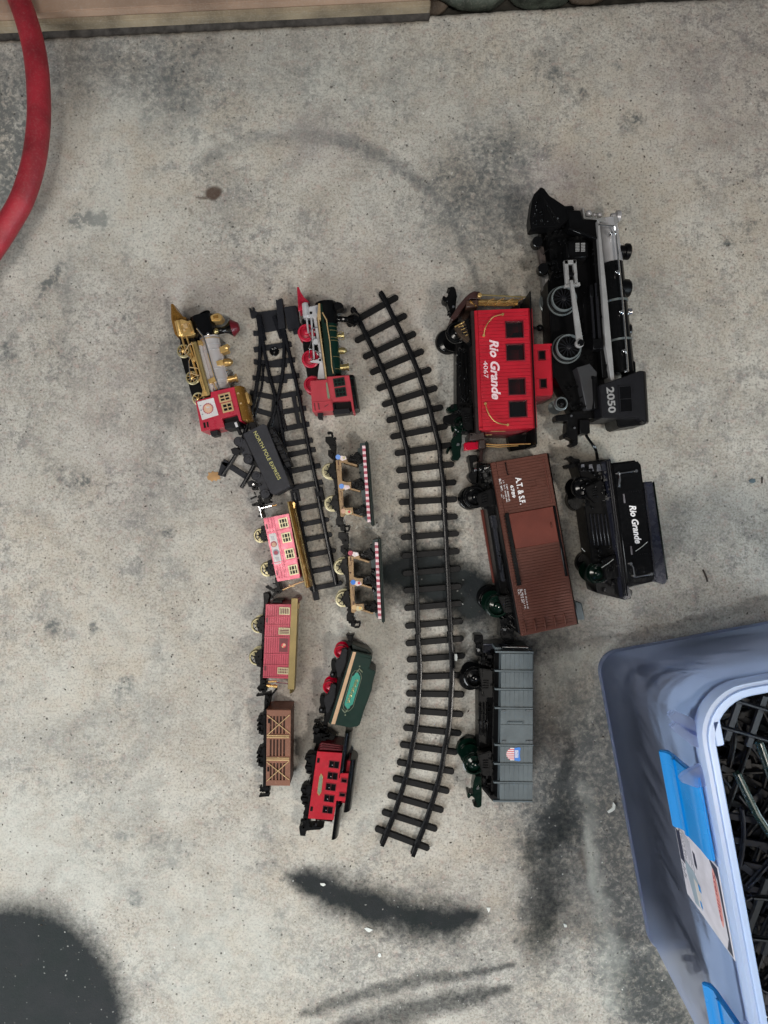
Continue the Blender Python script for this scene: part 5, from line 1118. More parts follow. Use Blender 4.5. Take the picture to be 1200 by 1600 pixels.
for k in range(3):
    m = MB(); v.poly(m, [(235 - 2 * k, 858 + 17 * k), (250, 848 + 17 * k), (405, 870 + 15 * k), (405, 880 + 15 * k), (232 - 2 * k, 868 + 17 * k)], 3, 34 + 2 * k); v.part('end_step', m, 'dred', bevel=.3)
m = MB(); v.arch(m, (418, 780), (436, 1072), 1, 42.3, ex=.9); v.part('roof', m, 'gloss', bevel=.3)
m = MB(); v.arch(m, (357, 1282), (374, 1515), 1, 42.3, ex=.9); v.part('roof', m, 'gloss', bevel=.3)
m = MB(); v.arch(m, (460, 975), (468, 1322), 4, 42.3, ex=.9); v.part('cupola_roof', m, 'gloss', bevel=.3)
m = MB(); v.box(m, (400, 975), (450, 1300), 6, 34); v.part('cupola_wall', m, 'red', bevel=.3)
m = MB(); v.poly(m, [(190, 905), (216, 912), (148, 1410), (110, 1400), (170, 1090)], 5, 36); v.part('underframe', m, 'black', bevel=.4)
for x, y in ((160, 1000), (130, 1230)):
    m = MB(); v.box(m, (x - 10, y - 70), (x + 30, y + 80), 22, 38)
    for dx, dy, a, b in ((-36, -45, 34, 26), (-28, 0, 30, 14), (-28, 22, 36, 28), (-20, -66, 24, 16), (-18, 62, 26, 20)): v.box(m, (x + dx, y + dy), (x + dx + a, y + dy + b), 24, 40)
    v.part('bogie_frame', m, 'black', bevel=.4)
v.wheels([(150, 970), (146, 1032), (118, 1205), (114, 1262)], 24, 38, 'black', 'black', 0, t=3, inset=7)
m = MB(); v.poly(m, [(190, 690), (235, 688), (238, 740), (270, 735), (330, 790), (350, 800), (325, 840), (230, 860), (185, 850), (190, 770), (180, 745), (215, 735), (220, 705), (192, 702)], 10, 20); v.part('coupler', m, 'black', bevel=.2)
m = MB(); v.poly(m, [(110, 1400), (155, 1410), (160, 1470), (225, 1465), (265, 1472), (235, 1490), (165, 1495), (130, 1500), (128, 1538), (88, 1535), (80, 1470), (108, 1455)], 10, 28); v.part('coupler', m, 'black', bevel=.6)
m = MB(); v.box(m, (200, 1415), (325, 1432), 4, 34); v.bar(m, (205, 1440), (205, 1465), 14, 20, 30); v.part('end_rail', m, 'chard', bevel=.3)
v.detail([(195, 740), (330, 800), (240, 860), (190, 850)], 14, 24, 33, 'black', 18, 23)
v.detail([(165, 930), (205, 930), (140, 1400), (115, 1390)], 26, 34, 39, 'black', 12, 24)
v.detail([(95, 1410), (250, 1465), (150, 1500), (90, 1520)], 12, 26, 33, 'black', 14, 25)
# ================================================================== large trains
def bigbogie(v, wheels, frame, r, Wd, mts, pins=(), fm='black'):
    """wheels: near wheel centres; frame: trapezoid of the side frame"""
    for c in wheels: v.wheels([c], r, Wd, mts[0], mts[1], 0, t=7, inset=12)
    m = MB(); v.poly(m, frame, Wd - 20, Wd - 6); f = v.part('bogie_frame', m, fm, bevel=1, seg=2)
    cx = sum(p[0] for p in frame) / len(frame); cy = sum(p[1] for p in frame) / len(frame)
    m = MB()
    for k in range(4): v.box(m, (cx - 22, cy - 36 + 20 * k), (cx + 22, cy - 26 + 20 * k), Wd - 6, Wd - 4.6)
    v.part('spring', m, fm, f, bevel=.4)
    for p in pins: m = MB(); v.cyl(m, p, 9, Wd - 6, Wd - 4, 12); v.part('rivet', m, 'chrome', f, bevel=0)
# ---- large caboose
v = V('toy_caboose', 'large red toy caboose with white lettering, number 4067 and brass end rails', 'toy caboose', (660, 430, 5.332), 2.4, (650, 800))
WB = 76
wins = [((687, 383), (848, 522)), ((693, 572), (857, 710)), ((711, 858), (865, 997)), ((716, 1046), (877, 1183))]
m = MB(); v.plate(m, (462, 293), (923, 1272), wins, WB - 2.2, WB - .9); bd = v.part('side_backing', m, 'red', bevel=0)
m = MB(); v.plate(m, (462, 293), (923, 1272), wins, WB - .9, WB, pitch=4.3, axis='y', gap=.35); v.part('siding_boards', m, 'red', bd, bevel=.12, kind='stuff')
m = MB(); v.box(m, (462, 293), (472, 1272), 4, WB - 2.2); v.box(m, (915, 293), (923, 1272), 4, WB - 2.2); v.box(m, (472, 293), (915, 301), 4, WB - 2.2); v.box(m, (472, 1262), (915, 1272), 4, WB - 2.2); v.box(m, (472, 301), (915, 1262), 4, 7)
v.part('body_shell', m, 'red', bevel=.3)
m = MB(); v.box(m, (690, 301), (700, 1262), 7, 40); v.box(m, (620, 720), (912, 730), 7, 60); v.box(m, (760, 480), (912, 530), 7, 62); v.box(m, (740, 1010), (912, 1200), 7, 60); v.part('inner_wall', m, 'black', bevel=0)
for a, b in wins:
    m = MB(); q0 = v.L(a, WB); q1 = v.L(b, WB)
    x0, x1 = sorted((q0.x, q1.x)); y0, y1 = sorted((q0.y, q1.y))
    for bx_ in ((x0, x0 + 1, y0, y1), (x1 - 1, x1, y0, y1), (x0 + 1, x1 - 1, y0, y0 + 1), (x0 + 1, x1 - 1, y1 - 1, y1)): m.box(*bx_, WB - 5, WB + .5)
    w_ = v.part('window', m, 'dred', bd, bevel=.1); m = MB(); m.box(x0 + 1, x1 - 1, y0 + 1, y1 - 1, WB - 4, WB - 3.4); v.part('pane', m, 'glass', w_, bevel=0)
v.text('Rio Grande', (606, 786), 500, 78, WB, 'rwhite', shear=.28, bold=.035, rot=-90 + 0)
v.text('4067', (528, 787), 143, 36, WB, 'rwhite', bold=.004)
for pts in (((670, 325), (625, 335), (585, 352), (548, 395), (522, 445), (512, 502)), ((526, 1070), (535, 1110), (556, 1160), (598, 1212), (650, 1238), (712, 1246))):
    ps = cat([(*p, WB + 1) if i in (0, len(pts) - 1) else (*p, WB + 4.5) for i, p in enumerate(pts)], 4)
    m = MB(); v.tube(m, ps, 4.6, WB, 8); [v.cyl(m, p, 11, WB, WB + 2, 10) for p in (pts[0], pts[-1])]; v.part('grab_rail', m, 'gold', bevel=0)
m = MB(); v.poly(m, [(402, 293), (438, 293), (484, 1320), (448, 1320)], 5, WB - 4); v.part('floor_sill', m, mat('brown_black_plastic', (0.022, 0.014, 0.013), .3), bevel=.8, seg=2)
m = MB(); v.poly(m, [(436, 293), (464, 293), (505, 1275), (480, 1320)], 6, WB - 8); v.part('sill_gap', m, 'black', bevel=.3)
m = MB(); v.poly(m, [(285, 500), (405, 430), (450, 1310), (330, 1300), (285, 1050)], 6, 46); v.part('underframe', m, 'black', bevel=1)
for k in range(3):
    m = MB(); x = 312 + 28 * k; v.bar(m, (x, 640), (x + 14, 1060), 9, 46, 49); v.part('frame_rib', m, 'gloss', bevel=.5)
bigbogie(v, [(290, 470)], [(300, 420), (385, 350), (410, 590), (310, 470)], 92, WB, ('gloss', 'gloss'), fm='black')
m = MB(); v.poly(m, [(262, 425), (345, 385), (372, 410), (400, 540), (380, 560), (300, 500)], WB - 14, WB - 5); s_ = v.part('spring_cover', m, mat('dark_bronze', (0.10, 0.07, 0.05), .3, .7), bevel=1, seg=2)
m = MB(); v.bar(m, (270, 430), (352, 385), 9, WB - 5, WB - 3.6); [v.bar(m, (300 + 20 * i, 430 + 25 * i), (345 + 12 * i, 418 + 25 * i), 6, WB - 5, WB - 4) for i in range(4)]; v.part('spring', m, 'gold', s_, bevel=.3)
for c_ in ((215, 545),):
    m = MB(); v.cyl(m, c_, 108, 4, 12, 28, 92); v.part('wheel', m, 'gloss', bevel=.5)
bigbogie(v, [(330, 1240)], [(320, 1100), (410, 1100), (425, 1290), (345, 1280)], 70, WB - 10, ('gwheel', 'gwheel'), fm='black')
m = MB(); v.poly(m, [(255, 1072), (325, 1072), (330, 1110), (235, 1135), (208, 1125), (205, 1100), (225, 1095)], 20, 40); v.cyl(m, (215, 1115), 6, 40, 42, 10); v.part('brake_arm', m, 'gwheel', bevel=.6)
m = MB(); v.poly(m, [(175, 1175), (260, 1150), (320, 1150), (300, 1260), (215, 1240), (180, 1225)], 6, 22); v.part('wheel_guard', m, 'black', bevel=.8)
for col_, y0, p in (('black', 100, [(205, 105), (255, 90), (275, 105), (290, 175), (285, 195), (275, 300), (240, 320), (225, 280), (210, 240), (205, 220), (190, 222), (170, 205), (165, 180), (180, 165), (195, 180), (210, 182), (215, 150), (235, 118)]),):
    m = MB(); v.poly(m, p, 24, 44); c_ = v.part('coupler', m, col_, bevel=1, seg=2); m = MB(); v.cyl(m, (258, 262), 10, 44, 45.5, 12); v.part('rivet', m, 'chrome', c_, bevel=0)
m = MB(); v.poly(m, [(265, 1290), (300, 1270), (330, 1330), (330, 1390), (318, 1470), (320, 1510), (295, 1548), (265, 1540), (240, 1520), (250, 1500), (245, 1470), (230, 1440), (215, 1490), (205, 1470), (212, 1432), (240, 1430), (238, 1370), (260, 1350)], 24, 44); c_ = v.part('coupler', m, 'gwheel', bevel=1, seg=2)
m = MB(); v.cyl(m, (298, 1410), 12, 44, 46, 12); v.part('rivet', m, 'chrome', c_, bevel=0)
m = MB(); v.poly(m, [(395, 150), (430, 132), (478, 136), (482, 200), (400, 195), (360, 245), (320, 300), (290, 350), (250, 380), (235, 350), (300, 250), (350, 190)], 10, WB - 12); v.part('end_step', m, mat('dark_maroon', (0.035, 0.012, 0.010), .4), bevel=.6)
m = MB(); v.box(m, (365, 210), (465, 262), 10, WB - 10); v.part('end_step', m, 'bronze' if False else mat('dark_walnut', (0.06, 0.03, 0.02), .35), bevel=.6)
m = MB(); v.tube(m, [(475, 163), (862, 183)], 6, WB - 10, 8); v.part('brass_rail', m, 'brass', bevel=0)
for y, r_, zz in ((222, 13, WB - 14), (246, 9, WB - 18), (232, 6, 30), (205, 6, 20)):
    m = MB(); v.tube(m, [(465, y), (560, y + 2), (680, y + 6), (795, y - 2)], r_, zz, 8); v.part('brass_rail', m, 'gold', bevel=0)
for k in range(4):
    m = MB(); v.tube(m, [(520 + 80 * k, 262), (548 + 80 * k, 215), (600 + 80 * k, 185 + 8)], 4.5, WB - 9, 6); v.part('brass_rail', m, 'bronze', bevel=0)
m = MB(); v.cyl(m, (480, 162), 18, WB - 14, WB - 6, 14); v.part('rail_cap', m, 'gold', bevel=.6)
m = MB(); v.arch(m, (893, 130), (913, 1430), 2, WB + 1, ex=.4); rf = v.part('roof', m, 'black', bevel=.5)
m = MB(); v.poly(m, [(715, 290), (790, 232), (850, 195), (893, 185), (900, 300)], 4, 20); v.part('porch_roof', m, mat('brown_black_2', (0.03, 0.018, 0.015), .5), bevel=.4)
m = MB(); v.poly(m, [(712, 1325), (945, 1275), (952, 1430), (742, 1462), (725, 1430)], 4, 22); v.part('porch_roof', m, 'black', bevel=.6)
m = MB(); v.box(m, (832, 1300), (910, 1325), 22, 26); v.part('roof_step', m, mat('dark_walnut2', (0.05, 0.025, 0.02), .4), bevel=.4)
m = MB(); v.poly(m, [(505, 1278), (925, 1268), (870, 1300), (740, 1328), (520, 1320)], 4, 50); v.part('end_wall', m, 'dred', bevel=.4)
m = MB(); v.tube(m, [(530, 1290), (580, 1300), (690, 1300)], 4, 56, 6); v.tube(m, [(525, 1330), (580, 1328)], 5, 56, 6); v.part('brass_rail', m, 'brass', bevel=0)
m = MB(); v.tube(m, [(530, 1408), (620, 1415), (900, 1405)], 6, 58, 8); v.tube(m, [(530, 1425), (640, 1432), (800, 1420), (740, 1412)], 5, 50, 8); v.part('brass_rail', m, 'gold', bevel=0)
m = MB(); v.poly(m, [(345, 1395), (475, 1380), (478, 1445), (350, 1462)], 20, 52); v.part('marker_lamp', m, 'redlens', bevel=1.2, seg=3)
m = MB(); v.box(m, (392, 1312), (518, 1372), 10, 60); v.box(m, (470, 1372), (525, 1440), 10, 62); v.part('end_beam', m, mat('dark_walnut3', (0.028, 0.017, 0.014), .4), bevel=.8)
m = MB(); v.poly(m, [(478, 1440), (505, 1440), (500, 1555), (470, 1555)], 8, 30); v.part('hanging_step', m, mat('dark_maroon2', (0.05, 0.018, 0.015), .4), bevel=.4)
m = MB(); v.poly(m, [(380, 1500), (455, 1495), (470, 1545), (410, 1560), (378, 1550)], 8, 26); v.part('spare_knuckle', m, 'black', bevel=.8)
cw = [((960, 625), (1030, 707)), ((972, 860), (1040, 942))]
m = MB(); v.plate(m, (915, 575), (1083, 1000), cw, 58, 61); cu = v.part('cupola', m, 'red', bevel=.3)
m = MB(); v.box(m, (915, 575), (1080, 585), 8, 58); v.box(m, (915, 990), (1083, 1000), 8, 58); v.box(m, (1072, 585), (1083, 990), 8, 58); v.box(m, (915, 585), (1072, 990), 8, 20); v.part('cupola_shell', m, 'red', cu, bevel=.3)
for a, b in cw: v.window(a, b, 58.5, 9, 'dred', 'black', (0, 0), cu)
m = MB(); v.poly(m, [(930, 1010), (1083, 998), (1080, 1020), (945, 1055)], 6, 48); v.part('cupola_end', m, 'dred', bevel=.3)
m = MB(); v.ax(m, (905, 438), (985, 440), [(0, 12), (.8, 12), (1, 16)], 40, 12); q = v.L((978, 438), 40); m.sphere((q.x, q.y, 40), v.r(28, 40), 14); v.box(m, (900, 465), (925, 555), 30, 50); v.part('smoke_jack', m, 'black', bevel=0)
v.detail([(290, 480), (400, 440), (450, 1300), (300, 1280)], 46, 46, 56, 'gloss', 20, 31, 8)
v.detail([(240, 1090), (400, 1080), (440, 1380), (250, 1330)], 26, 52, 62, 'black', 20, 32, 3)
v.detail([(200, 300), (300, 280), (330, 420), (220, 400)], 10, 40, 52, 'black', 18, 33)
v.detail([(375, 212), (460, 212), (460, 262), (375, 262)], 6, 66, 69, 'bronze', 12, 34)
# ---- brown boxcar
v = V('toy_boxcar', 'large brown toy boxcar with sliding door and white lettering, lying tilted', 'toy boxcar', (690, 690, 4.85), 10.2, (700, 800))
WB = 76
m = MB(); v.poly(m, [(368, 160), (800, 85), (1032, 1385), (605, 1476)], 4, WB - 1.2); bd = v.part('body', m, 'brown', bevel=.8)
m = MB(); v.plate(m, (374, 163), (643, 1456), [], WB - 1.2, WB, pitch=3.6, axis='y', gap=.3); v.part('siding_boards', m, 'brown', bd, bevel=.1, kind='stuff')
m = MB(); v.plate(m, (412, 157), (866, 482), [], WB - 1.2, WB, pitch=3.6, axis='y', gap=.3); v.plate(m, (548, 770), (1018, 1392), [], WB - 1.2, WB, pitch=3.6, axis='y', gap=.3) if False else None
v.part('siding_boards', m, 'brown', bd, bevel=.1, kind='stuff')
m = MB(); v.plate(m, (530, 820), (1020, 1378), [], WB - 1.2, WB, pitch=3.6, axis='y', gap=.3); v.part('siding_boards', m, 'brown', bd, bevel=.1, kind='stuff')
m = MB(); v.poly(m, [(500, 550), (843, 490), (890, 757), (560, 812)], WB - .5, WB + 1.4); dr = v.part('sliding_door', m, 'doorb', bd, bevel=.5)
m = MB(); v.box(m, (826, 612), (838, 655), WB + 1.4, WB + 3); v.part('door_handle', m, 'brown', dr, bevel=.4)
m = MB(); v.poly(m, [(480, 545), (508, 540), (606, 1088), (578, 1093)], WB, WB + 2.2); rl = v.part('door_rail', m, 'black', bd, bevel=.3)
m = MB()
for k in range(26): t = k / 25; x, y = 483 + 96 * t, 562 + 520 * t; v.poly(m, [(x - 8, y), (x + 4, y - 2), (x + 6, y + 9), (x - 6, y + 11)], WB, WB + 2.6)
v.part('rail_teeth', m, 'black', rl, bevel=0, kind='stuff')
m = MB(); v.poly(m, [(846, 488), (862, 486), (958, 1018), (938, 1022)], WB - 8, WB + 1.5); v.part('upper_door_rail', m, 'gloss', bd, bevel=.4)
m = MB(); v.poly(m, [(800, 85), (812, 88), (872, 470), (1000, 1200), (1040, 1385), (1028, 1385)], 4, WB - 6); v.part('roof', m, 'black', bevel=.6)
m = MB(); v.tube(m, [(482, 157), (500, 250), (512, 250)], 4, WB + .8, 6); v.part('grab_iron', m, 'black', bd, bevel=0)
for k in range(5):
    x, y = 622 + 76 * k, 1362 - 15 * k; m = MB(); v.poly(m, [(x, y), (x + 8, y - 1), (x + 24, y + 88), (x + 15, y + 90)], WB, WB + 2.0); v.part('ladder_rung', m, 'brown', bd, bevel=.3)
v.text('A.T. & S.F.', (598, 372), 208, 46, WB, 'white', bold=.03, rot=-90)
v.text('6789', (540, 378), 96, 26, WB, 'white', bold=.03)
v.text('CAPY. 80000 LBS.', (503, 388), 135, 11, WB, 'white', bold=.01); v.text('LT. WT. 45700 LBS.', (482, 378), 170, 9, WB, 'white', bold=.01)
v.text('BLT. WT.', (449, 330), 96, 15, WB, 'white', bold=.02); v.text('NEW', (455, 412), 26, 8, WB, 'white'); v.text('50-25', (470, 420), 30, 8, WB, 'white')
for s_, x, y, ln in (('EXW 10-2 H 9-10', 642, 1192, 148), ('IL 40-6 CU. FT.', 621, 1194, 155), ('IW 9-2 IH', 603, 1168, 98), ('K.D.', 584, 1142, 40)): v.text(s_, (x, y), ln, 10, WB, 'white', bold=.01)
for (x, y, a, b, c, d) in ((665, 300, 50, 45, 8, 8), (740, 268, 46, 75, 8, 8), (825, 1190, 34, 48, 8, 8)):
    m = MB(); v.tube(m, [(x, y), (x + a * .9, y - a * .15), (x + a * .9 + b * .18, y - a * .15 + b), (x + b * .18, y + b)], 2, WB + .3, 5); v.part('faint_relief', m, 'brown', bd, bevel=0)
m = MB(); v.tube(m, [(770, 130), (835, 465)], 2.5, WB + .4, 5); v.part('edge_bead', m, 'doorb', bd, bevel=0)
m = MB(); v.poly(m, [(298, 515), (340, 515), (440, 1060), (392, 1075), (345, 800)], 1.5, 9); v.part('far_side_skirt', m, 'doorb', bevel=.3)
m = MB(); v.poly(m, [(270, 160), (372, 165), (605, 1470), (470, 1370), (430, 1060), (345, 520), (250, 400)], 8, 44); v.part('underframe', m, 'black', bevel=.8)
m = MB(); v.poly(m, [(365, 165), (385, 165), (612, 1470), (585, 1455)], 30, WB - 3); v.part('sill_gap', m, 'black', bevel=.3)
m = MB(); v.bar(m, (390, 560), (470, 1060), 30, 44, 50); v.box(m, (370, 560), (430, 650), 44, 54); v.part('brake_gear', m, mat('blue_black_plastic', (0.014, 0.016, 0.024), .3), bevel=1, seg=2)
bigbogie(v, [(258, 418)], [(270, 400), (385, 350), (415, 480), (300, 500), (270, 450)], 88, WB - 6, ('gloss', 'gloss'))
bigbogie(v, [(425, 1248)], [(430, 1170), (540, 1170), (570, 1290), (480, 1300)], 92, WB - 6, ('gwheel', 'gwheel'))
m = MB(); v.cyl(m, (215, 430), 90, 4, 11, 28, 80); v.cyl(m, (365, 1185), 98, 4, 11, 28, 88); v.part('wheel', m, 'gloss', bevel=.5)
m = MB(); v.poly(m, [(205, 110), (265, 98), (275, 140), (240, 150), (240, 200), (285, 200), (285, 320), (255, 320), (225, 300), (215, 285), (205, 270), (205, 240), (225, 230)], 20, 44); c_ = v.part('coupler', m, 'black', bevel=1, seg=2)
for (x, y, r_) in ((258, 215, 12), (292, 210, 8), (325, 205, 12), (345, 200, 8), (320, 228, 7), (348, 235, 8)):
    m = MB(); v.cyl(m, (x, y), r_, 46, 50, 12); v.part('rivet', m, 'chrome', bevel=.5)
m = MB(); v.poly(m, [(285, 170), (370, 165), (385, 300), (300, 320)], 24, 46); v.part('end_beam', m, 'gloss', bevel=1)
m = MB(); v.poly(m, [(440, 1330), (540, 1300), (560, 1400), (545, 1460), (555, 1530), (520, 1540), (490, 1530), (470, 1500), (440, 1480), (450, 1400)], 20, 46); c_ = v.part('coupler', m, 'gloss', bevel=1.2, seg=2)
m = MB(); v.cyl(m, (480, 1425), 12, 46, 49, 12); v.part('rivet', m, 'chrome', c_, bevel=.4)
m = MB(); v.poly(m, [(1010, 1210), (1062, 1225), (1085, 1350), (1060, 1352), (1028, 1350)], 6, 30); v.part('end_platform', m, 'grey', bevel=.6)
v.detail([(290, 200), (372, 170), (420, 480), (320, 500)], 28, 48, 62, 'gloss', 20, 35, 3)
v.detail([(370, 560), (430, 560), (540, 1150), (450, 1080)], 30, 44, 54, 'black', 16, 36, 6)
v.detail([(430, 1160), (540, 1130), (590, 1440), (470, 1440)], 24, 50, 64, 'gloss', 20, 37)
# ---- slate gondola
v = V('toy_gondola_wagon', 'large slate grey toy gondola wagon with red striped and blue shield emblem', 'toy wagon', (690, 970, 5.161), -.6, (600, 860))
WB = 72
m = MB(); v.poly(m, [(480, 245), (742, 245), (732, 1465), (466, 1465)], 4, WB - 1.4); bd = v.part('body', m, 'grey', bevel=.4)
ys = [252, 405, 553, 705, 1003, 1155, 1306, 1456]
for a, b in zip(ys, ys[1:]):
    x0 = 480 - 12 * (a - 252) / 1200; n_ = 7; 
    for k in range(n_):
        m = MB(); w_ = (740 - x0 - 6) / n_; g = .9; v.box(m, (x0 + w_ * k + g, a + (9 if a != 252 else 14)), (x0 + w_ * (k + 1) - g, b - 9), WB - 1.4, WB - random.uniform(0, .12)); v.part('plank', m, 'grey', bd, bevel=.15)
for i, y in enumerate(ys):
    x0 = (434, 430, 430, 430, 428, 424, 421, 418)[i]; m = MB(); v.box(m, (x0, y - 8), (742 - i, y + 9), WB - 4, WB + 1.2); v.part('rib', m, 'grey', bd, bevel=.25)
m = MB(); v.box(m, (474, 838), (742, 843), WB - .2, WB + .6); v.part('door_seam', m, 'grey', bd, bevel=.1)
m = MB(); v.tube(m, [(532, 836), (532, 818), (658, 818), (658, 836)], 3, WB + 1.2, 6); v.part('door_handle', m, 'grey', bd, bevel=0)
for y in (725, 975):
    m = MB(); v.box(m, (487, y - 9), (517, y + 9), WB, WB + 1); v.box(m, (680, y - 9), (735, y + 9), WB, WB + 1); v.box(m, (704, y - 9), (708, y + 9), WB + 1, WB + 1.4); v.part('hinge', m, mat('hinge_grey', (0.07, 0.085, 0.095), .5) if y == 725 else bpy.data.materials['hinge_grey'], bd, bevel=.15)
# shield emblem: striped rounded part and blue bar with lettering
m = MB()
for k in range(7):
    y = 1030 + 15.2 * k; d = abs(k - 3) / 3; x0 = 522 + 30 * (d ** 2.2)
    v.box(m, (x0, y - 4), (586, y + 4), WB, WB + .25)
e_ = v.part('emblem_white_stripe', m, 'white', bd, bevel=0)
m = MB()
for k in range(6): y = 1037.6 + 15.2 * k; d = abs(k - 2.5) / 3; v.box(m, (523 + 28 * (d ** 2.2), y - 3.6), (586, y + 3.6), WB, WB + .2)
v.part('emblem_red_stripe', m, 'redp', bd, bevel=0)
m = MB(); v.poly(m, [(588, 1026), (628, 1020), (638, 1030), (632, 1052), (630, 1078), (633, 1105), (638, 1122), (625, 1134), (602, 1128), (588, 1125)], WB, WB + .25); v.part('emblem_blue_field', m, 'blue', bd, bevel=0)
m = MB(); v.box(m, (592, 1044), (618, 1104), WB + .25, WB + .38); v.part('emblem_patch', m, 'white', bd, bevel=0)
v.text('UNION', (611, 1074), 54, 9, WB + .35, 'blue', bold=.02); v.text('PACIFIC', (599, 1074), 54, 9, WB + .35, 'blue', bold=.02)
m = MB(); v.poly(m, [(420, 262), (482, 262), (468, 1460), (415, 1445), (400, 1400)], 10, WB - 16); v.part('sill_gap', m, 'black', bevel=.3)
m = MB(); v.poly(m, [(298, 600), (330, 300), (425, 280), (420, 1445), (330, 1340), (300, 1000)], 8, 42); v.part('underframe', m, 'black', bevel=.8)
for k in range(3): m = MB(); x = 318 + 26 * k; v.bar(m, (x, 660), (x, 930), 8, 42, 45); v.part('frame_rib', m, 'gloss', bevel=.5)
bigbogie(v, [(268, 466)], [(300, 380), (410, 400), (412, 620), (345, 620), (330, 560)], 86, WB - 4, ('gloss', 'gloss'))
m = MB(); v.cyl(m, (232, 470), 98, 4, 12, 28, 90); v.part('wheel', m, 'gloss', bevel=.5)
bigbogie(v, [(262, 1165)], [(290, 1080), (400, 1050), (410, 1260), (330, 1250)], 88, WB - 4, ('gwheel', 'gwheel'))
m = MB(); v.cyl(m, (222, 1040), 102, 6, 14, 28, 94); v.part('wheel', m, 'gwheel', bevel=.5)
m = MB(); v.box(m, (262, 112), (335, 182), 20, 40); v.box(m, (275, 182), (330, 285), 20, 42); c_ = v.part('coupler', m, 'gloss', bevel=1.2, seg=2)
m = MB(); v.cyl(m, (300, 237), 14, 42, 45, 12); v.part('rivet', m, 'chrome', c_, bevel=.5)
m = MB(); v.box(m, (335, 185), (530, 200), 10, 40); v.box(m, (340, 200), (480, 262), 10, 30); v.part('end_platform', m, mat('blue_black_plate', (0.035, 0.038, 0.055), .35), bevel=.5)
m = MB(); v.tube(m, [(487, 240), (490, 212), (695, 215), (698, 240)], 6, WB - 6, 8); v.part('end_rail', m, 'chrome', bevel=0)
m = MB(); v.box(m, (434, 214), (480, 240), 40, WB - 4); v.part('end_bracket', m, 'grey', bevel=.3)
m = MB()
for (x, y, w_, h) in ((315, 290, 40, 90), (365, 310, 14, 50), (395, 305, 20, 60), (340, 400, 60, 8)): v.box(m, (x, y), (x + w_, y + h), 42, 50)
v.part('brake_gear', m, 'gloss', bevel=.8)
m = MB(); v.poly(m, [(275, 1250), (320, 1255), (325, 1340), (325, 1420), (322, 1500), (295, 1510), (258, 1500), (260, 1490), (290, 1490), (280, 1470), (262, 1430), (240, 1412), (225, 1435), (208, 1430), (208, 1390), (225, 1385), (240, 1400), (255, 1398), (252, 1340), (262, 1290)], 24, 44); c_ = v.part('coupler', m, 'gwheel', bevel=1, seg=2)
m = MB(); v.cyl(m, (294, 1352), 12, 44, 47, 12); v.part('rivet', m, 'chrome', c_, bevel=.5)
m = MB(); v.poly(m, [(325, 1330), (400, 1370), (425, 1460), (410, 1455), (330, 1360)], 14, 40); v.part('end_beam', m, 'black', bevel=.5)
v.detail([(300, 290), (420, 280), (420, 620), (330, 600)], 34, 46, 62, 'gloss', 20, 38, 4)
v.detail([(300, 620), (410, 620), (410, 950), (300, 950)], 14, 42, 48, 'black', 16, 39, 6)
v.detail([(290, 1030), (410, 1030), (420, 1440), (340, 1340)], 30, 46, 62, 'black', 20, 40, 2)
# ---- large black locomotive 2050
v = V('toy_locomotive', 'large black and silver toy steam locomotive numbered 2050 on the cab', 'toy locomotive', (810, 280, 3.809), 3.2, (480, 800))
m = MB(); v.poly(m, [(160, 270), (280, 200), (480, 300), (520, 700), (545, 1150), (490, 1420), (345, 1420), (215, 1180), (180, 800), (180, 620), (200, 560)], 8, 40); v.part('frame', m, 'black', bevel=.6)
m = MB(); v.poly(m, [(120, 60), (135, 42), (155, 55), (185, 95), (280, 158), (330, 155), (335, 190), (300, 240), (240, 290), (130, 285), (75, 295), (68, 230), (85, 110), (95, 85)], 34, 56); pc = v.part('cowcatcher', m, 'black', bevel=1.2, seg=2)
for k in range(6): m = MB(); v.tube(m, [(128 + 3 * k, 62 + 8 * k, 55.8), (95 + 30 * k, 270 - 2 * k, 56.2)], 4, 58, 6); v.part('slat', m, 'black', pc, bevel=0)
for p in ((235, 233), (103, 158), (108, 182), (98, 205)): m = MB(); v.cyl(m, p, 5 if p[0] > 200 else 3, 57, 59, 10); v.part('rivet', m, 'chrome', pc, bevel=0)
m = MB(); v.poly(m, [(285, 180), (370, 185), (385, 235), (468, 240), (468, 355), (310, 300), (300, 240)], 14, 58); v.part('front_deck', m, 'black', bevel=.8)
m = MB(); v.bar(m, (300, 290), (468, 352), 14, 50, 62); v.part('deck_edge', m, 'gloss', bevel=.5)
m = MB(); v.poly(m, [(395, 240), (590, 215), (600, 250), (580, 268), (470, 245)], 14, 48); v.poly(m, [(378, 170), (390, 168), (400, 225), (470, 228), (472, 245), (390, 240)], 20, 50); v.part('front_plate', m, 'lgrey', bevel=.6)
for (c, r_) in (((420, 200), 20), ((455, 208), 10), ((485, 208), 16)):
    m = MB(); q = v.L(c, 40); m.sphere((q.x, q.y, 38), v.r(r_, 40), 14); v.part('front_lamp', m, 'silver', bevel=0)
m = MB(); v.ax(m, (548, 218), (606, 222), [(0, 14), (.5, 20), (.55, 33), (.9, 34), (1, 28)], 34, 20); v.part('headlight', m, 'silver', bevel=0)
m = MB(); v.ax(m, (522, 245), (560, 512), [(0, 52), (.02, 60), (1, 60)], 36, 32); v.part('smokebox', m, 'silver', bevel=0)
m = MB(); v.ax(m, (556, 505), (622, 1155), [(0, 64), (1, 68)], 36, 32); bo_ = v.part('boiler', m, 'gloss', bevel=0)
for y0 in (732, 963):
    t = (y0 - 505) / 650; x = 556 + 66 * t; m = MB(); v.ax(m, (x, y0 - 6), (x + 1.2, y0 + 6), [(0, 70), (1, 70)], 36, 32); v.part('boiler_band', m, 'mgrey', bo_, bevel=0)
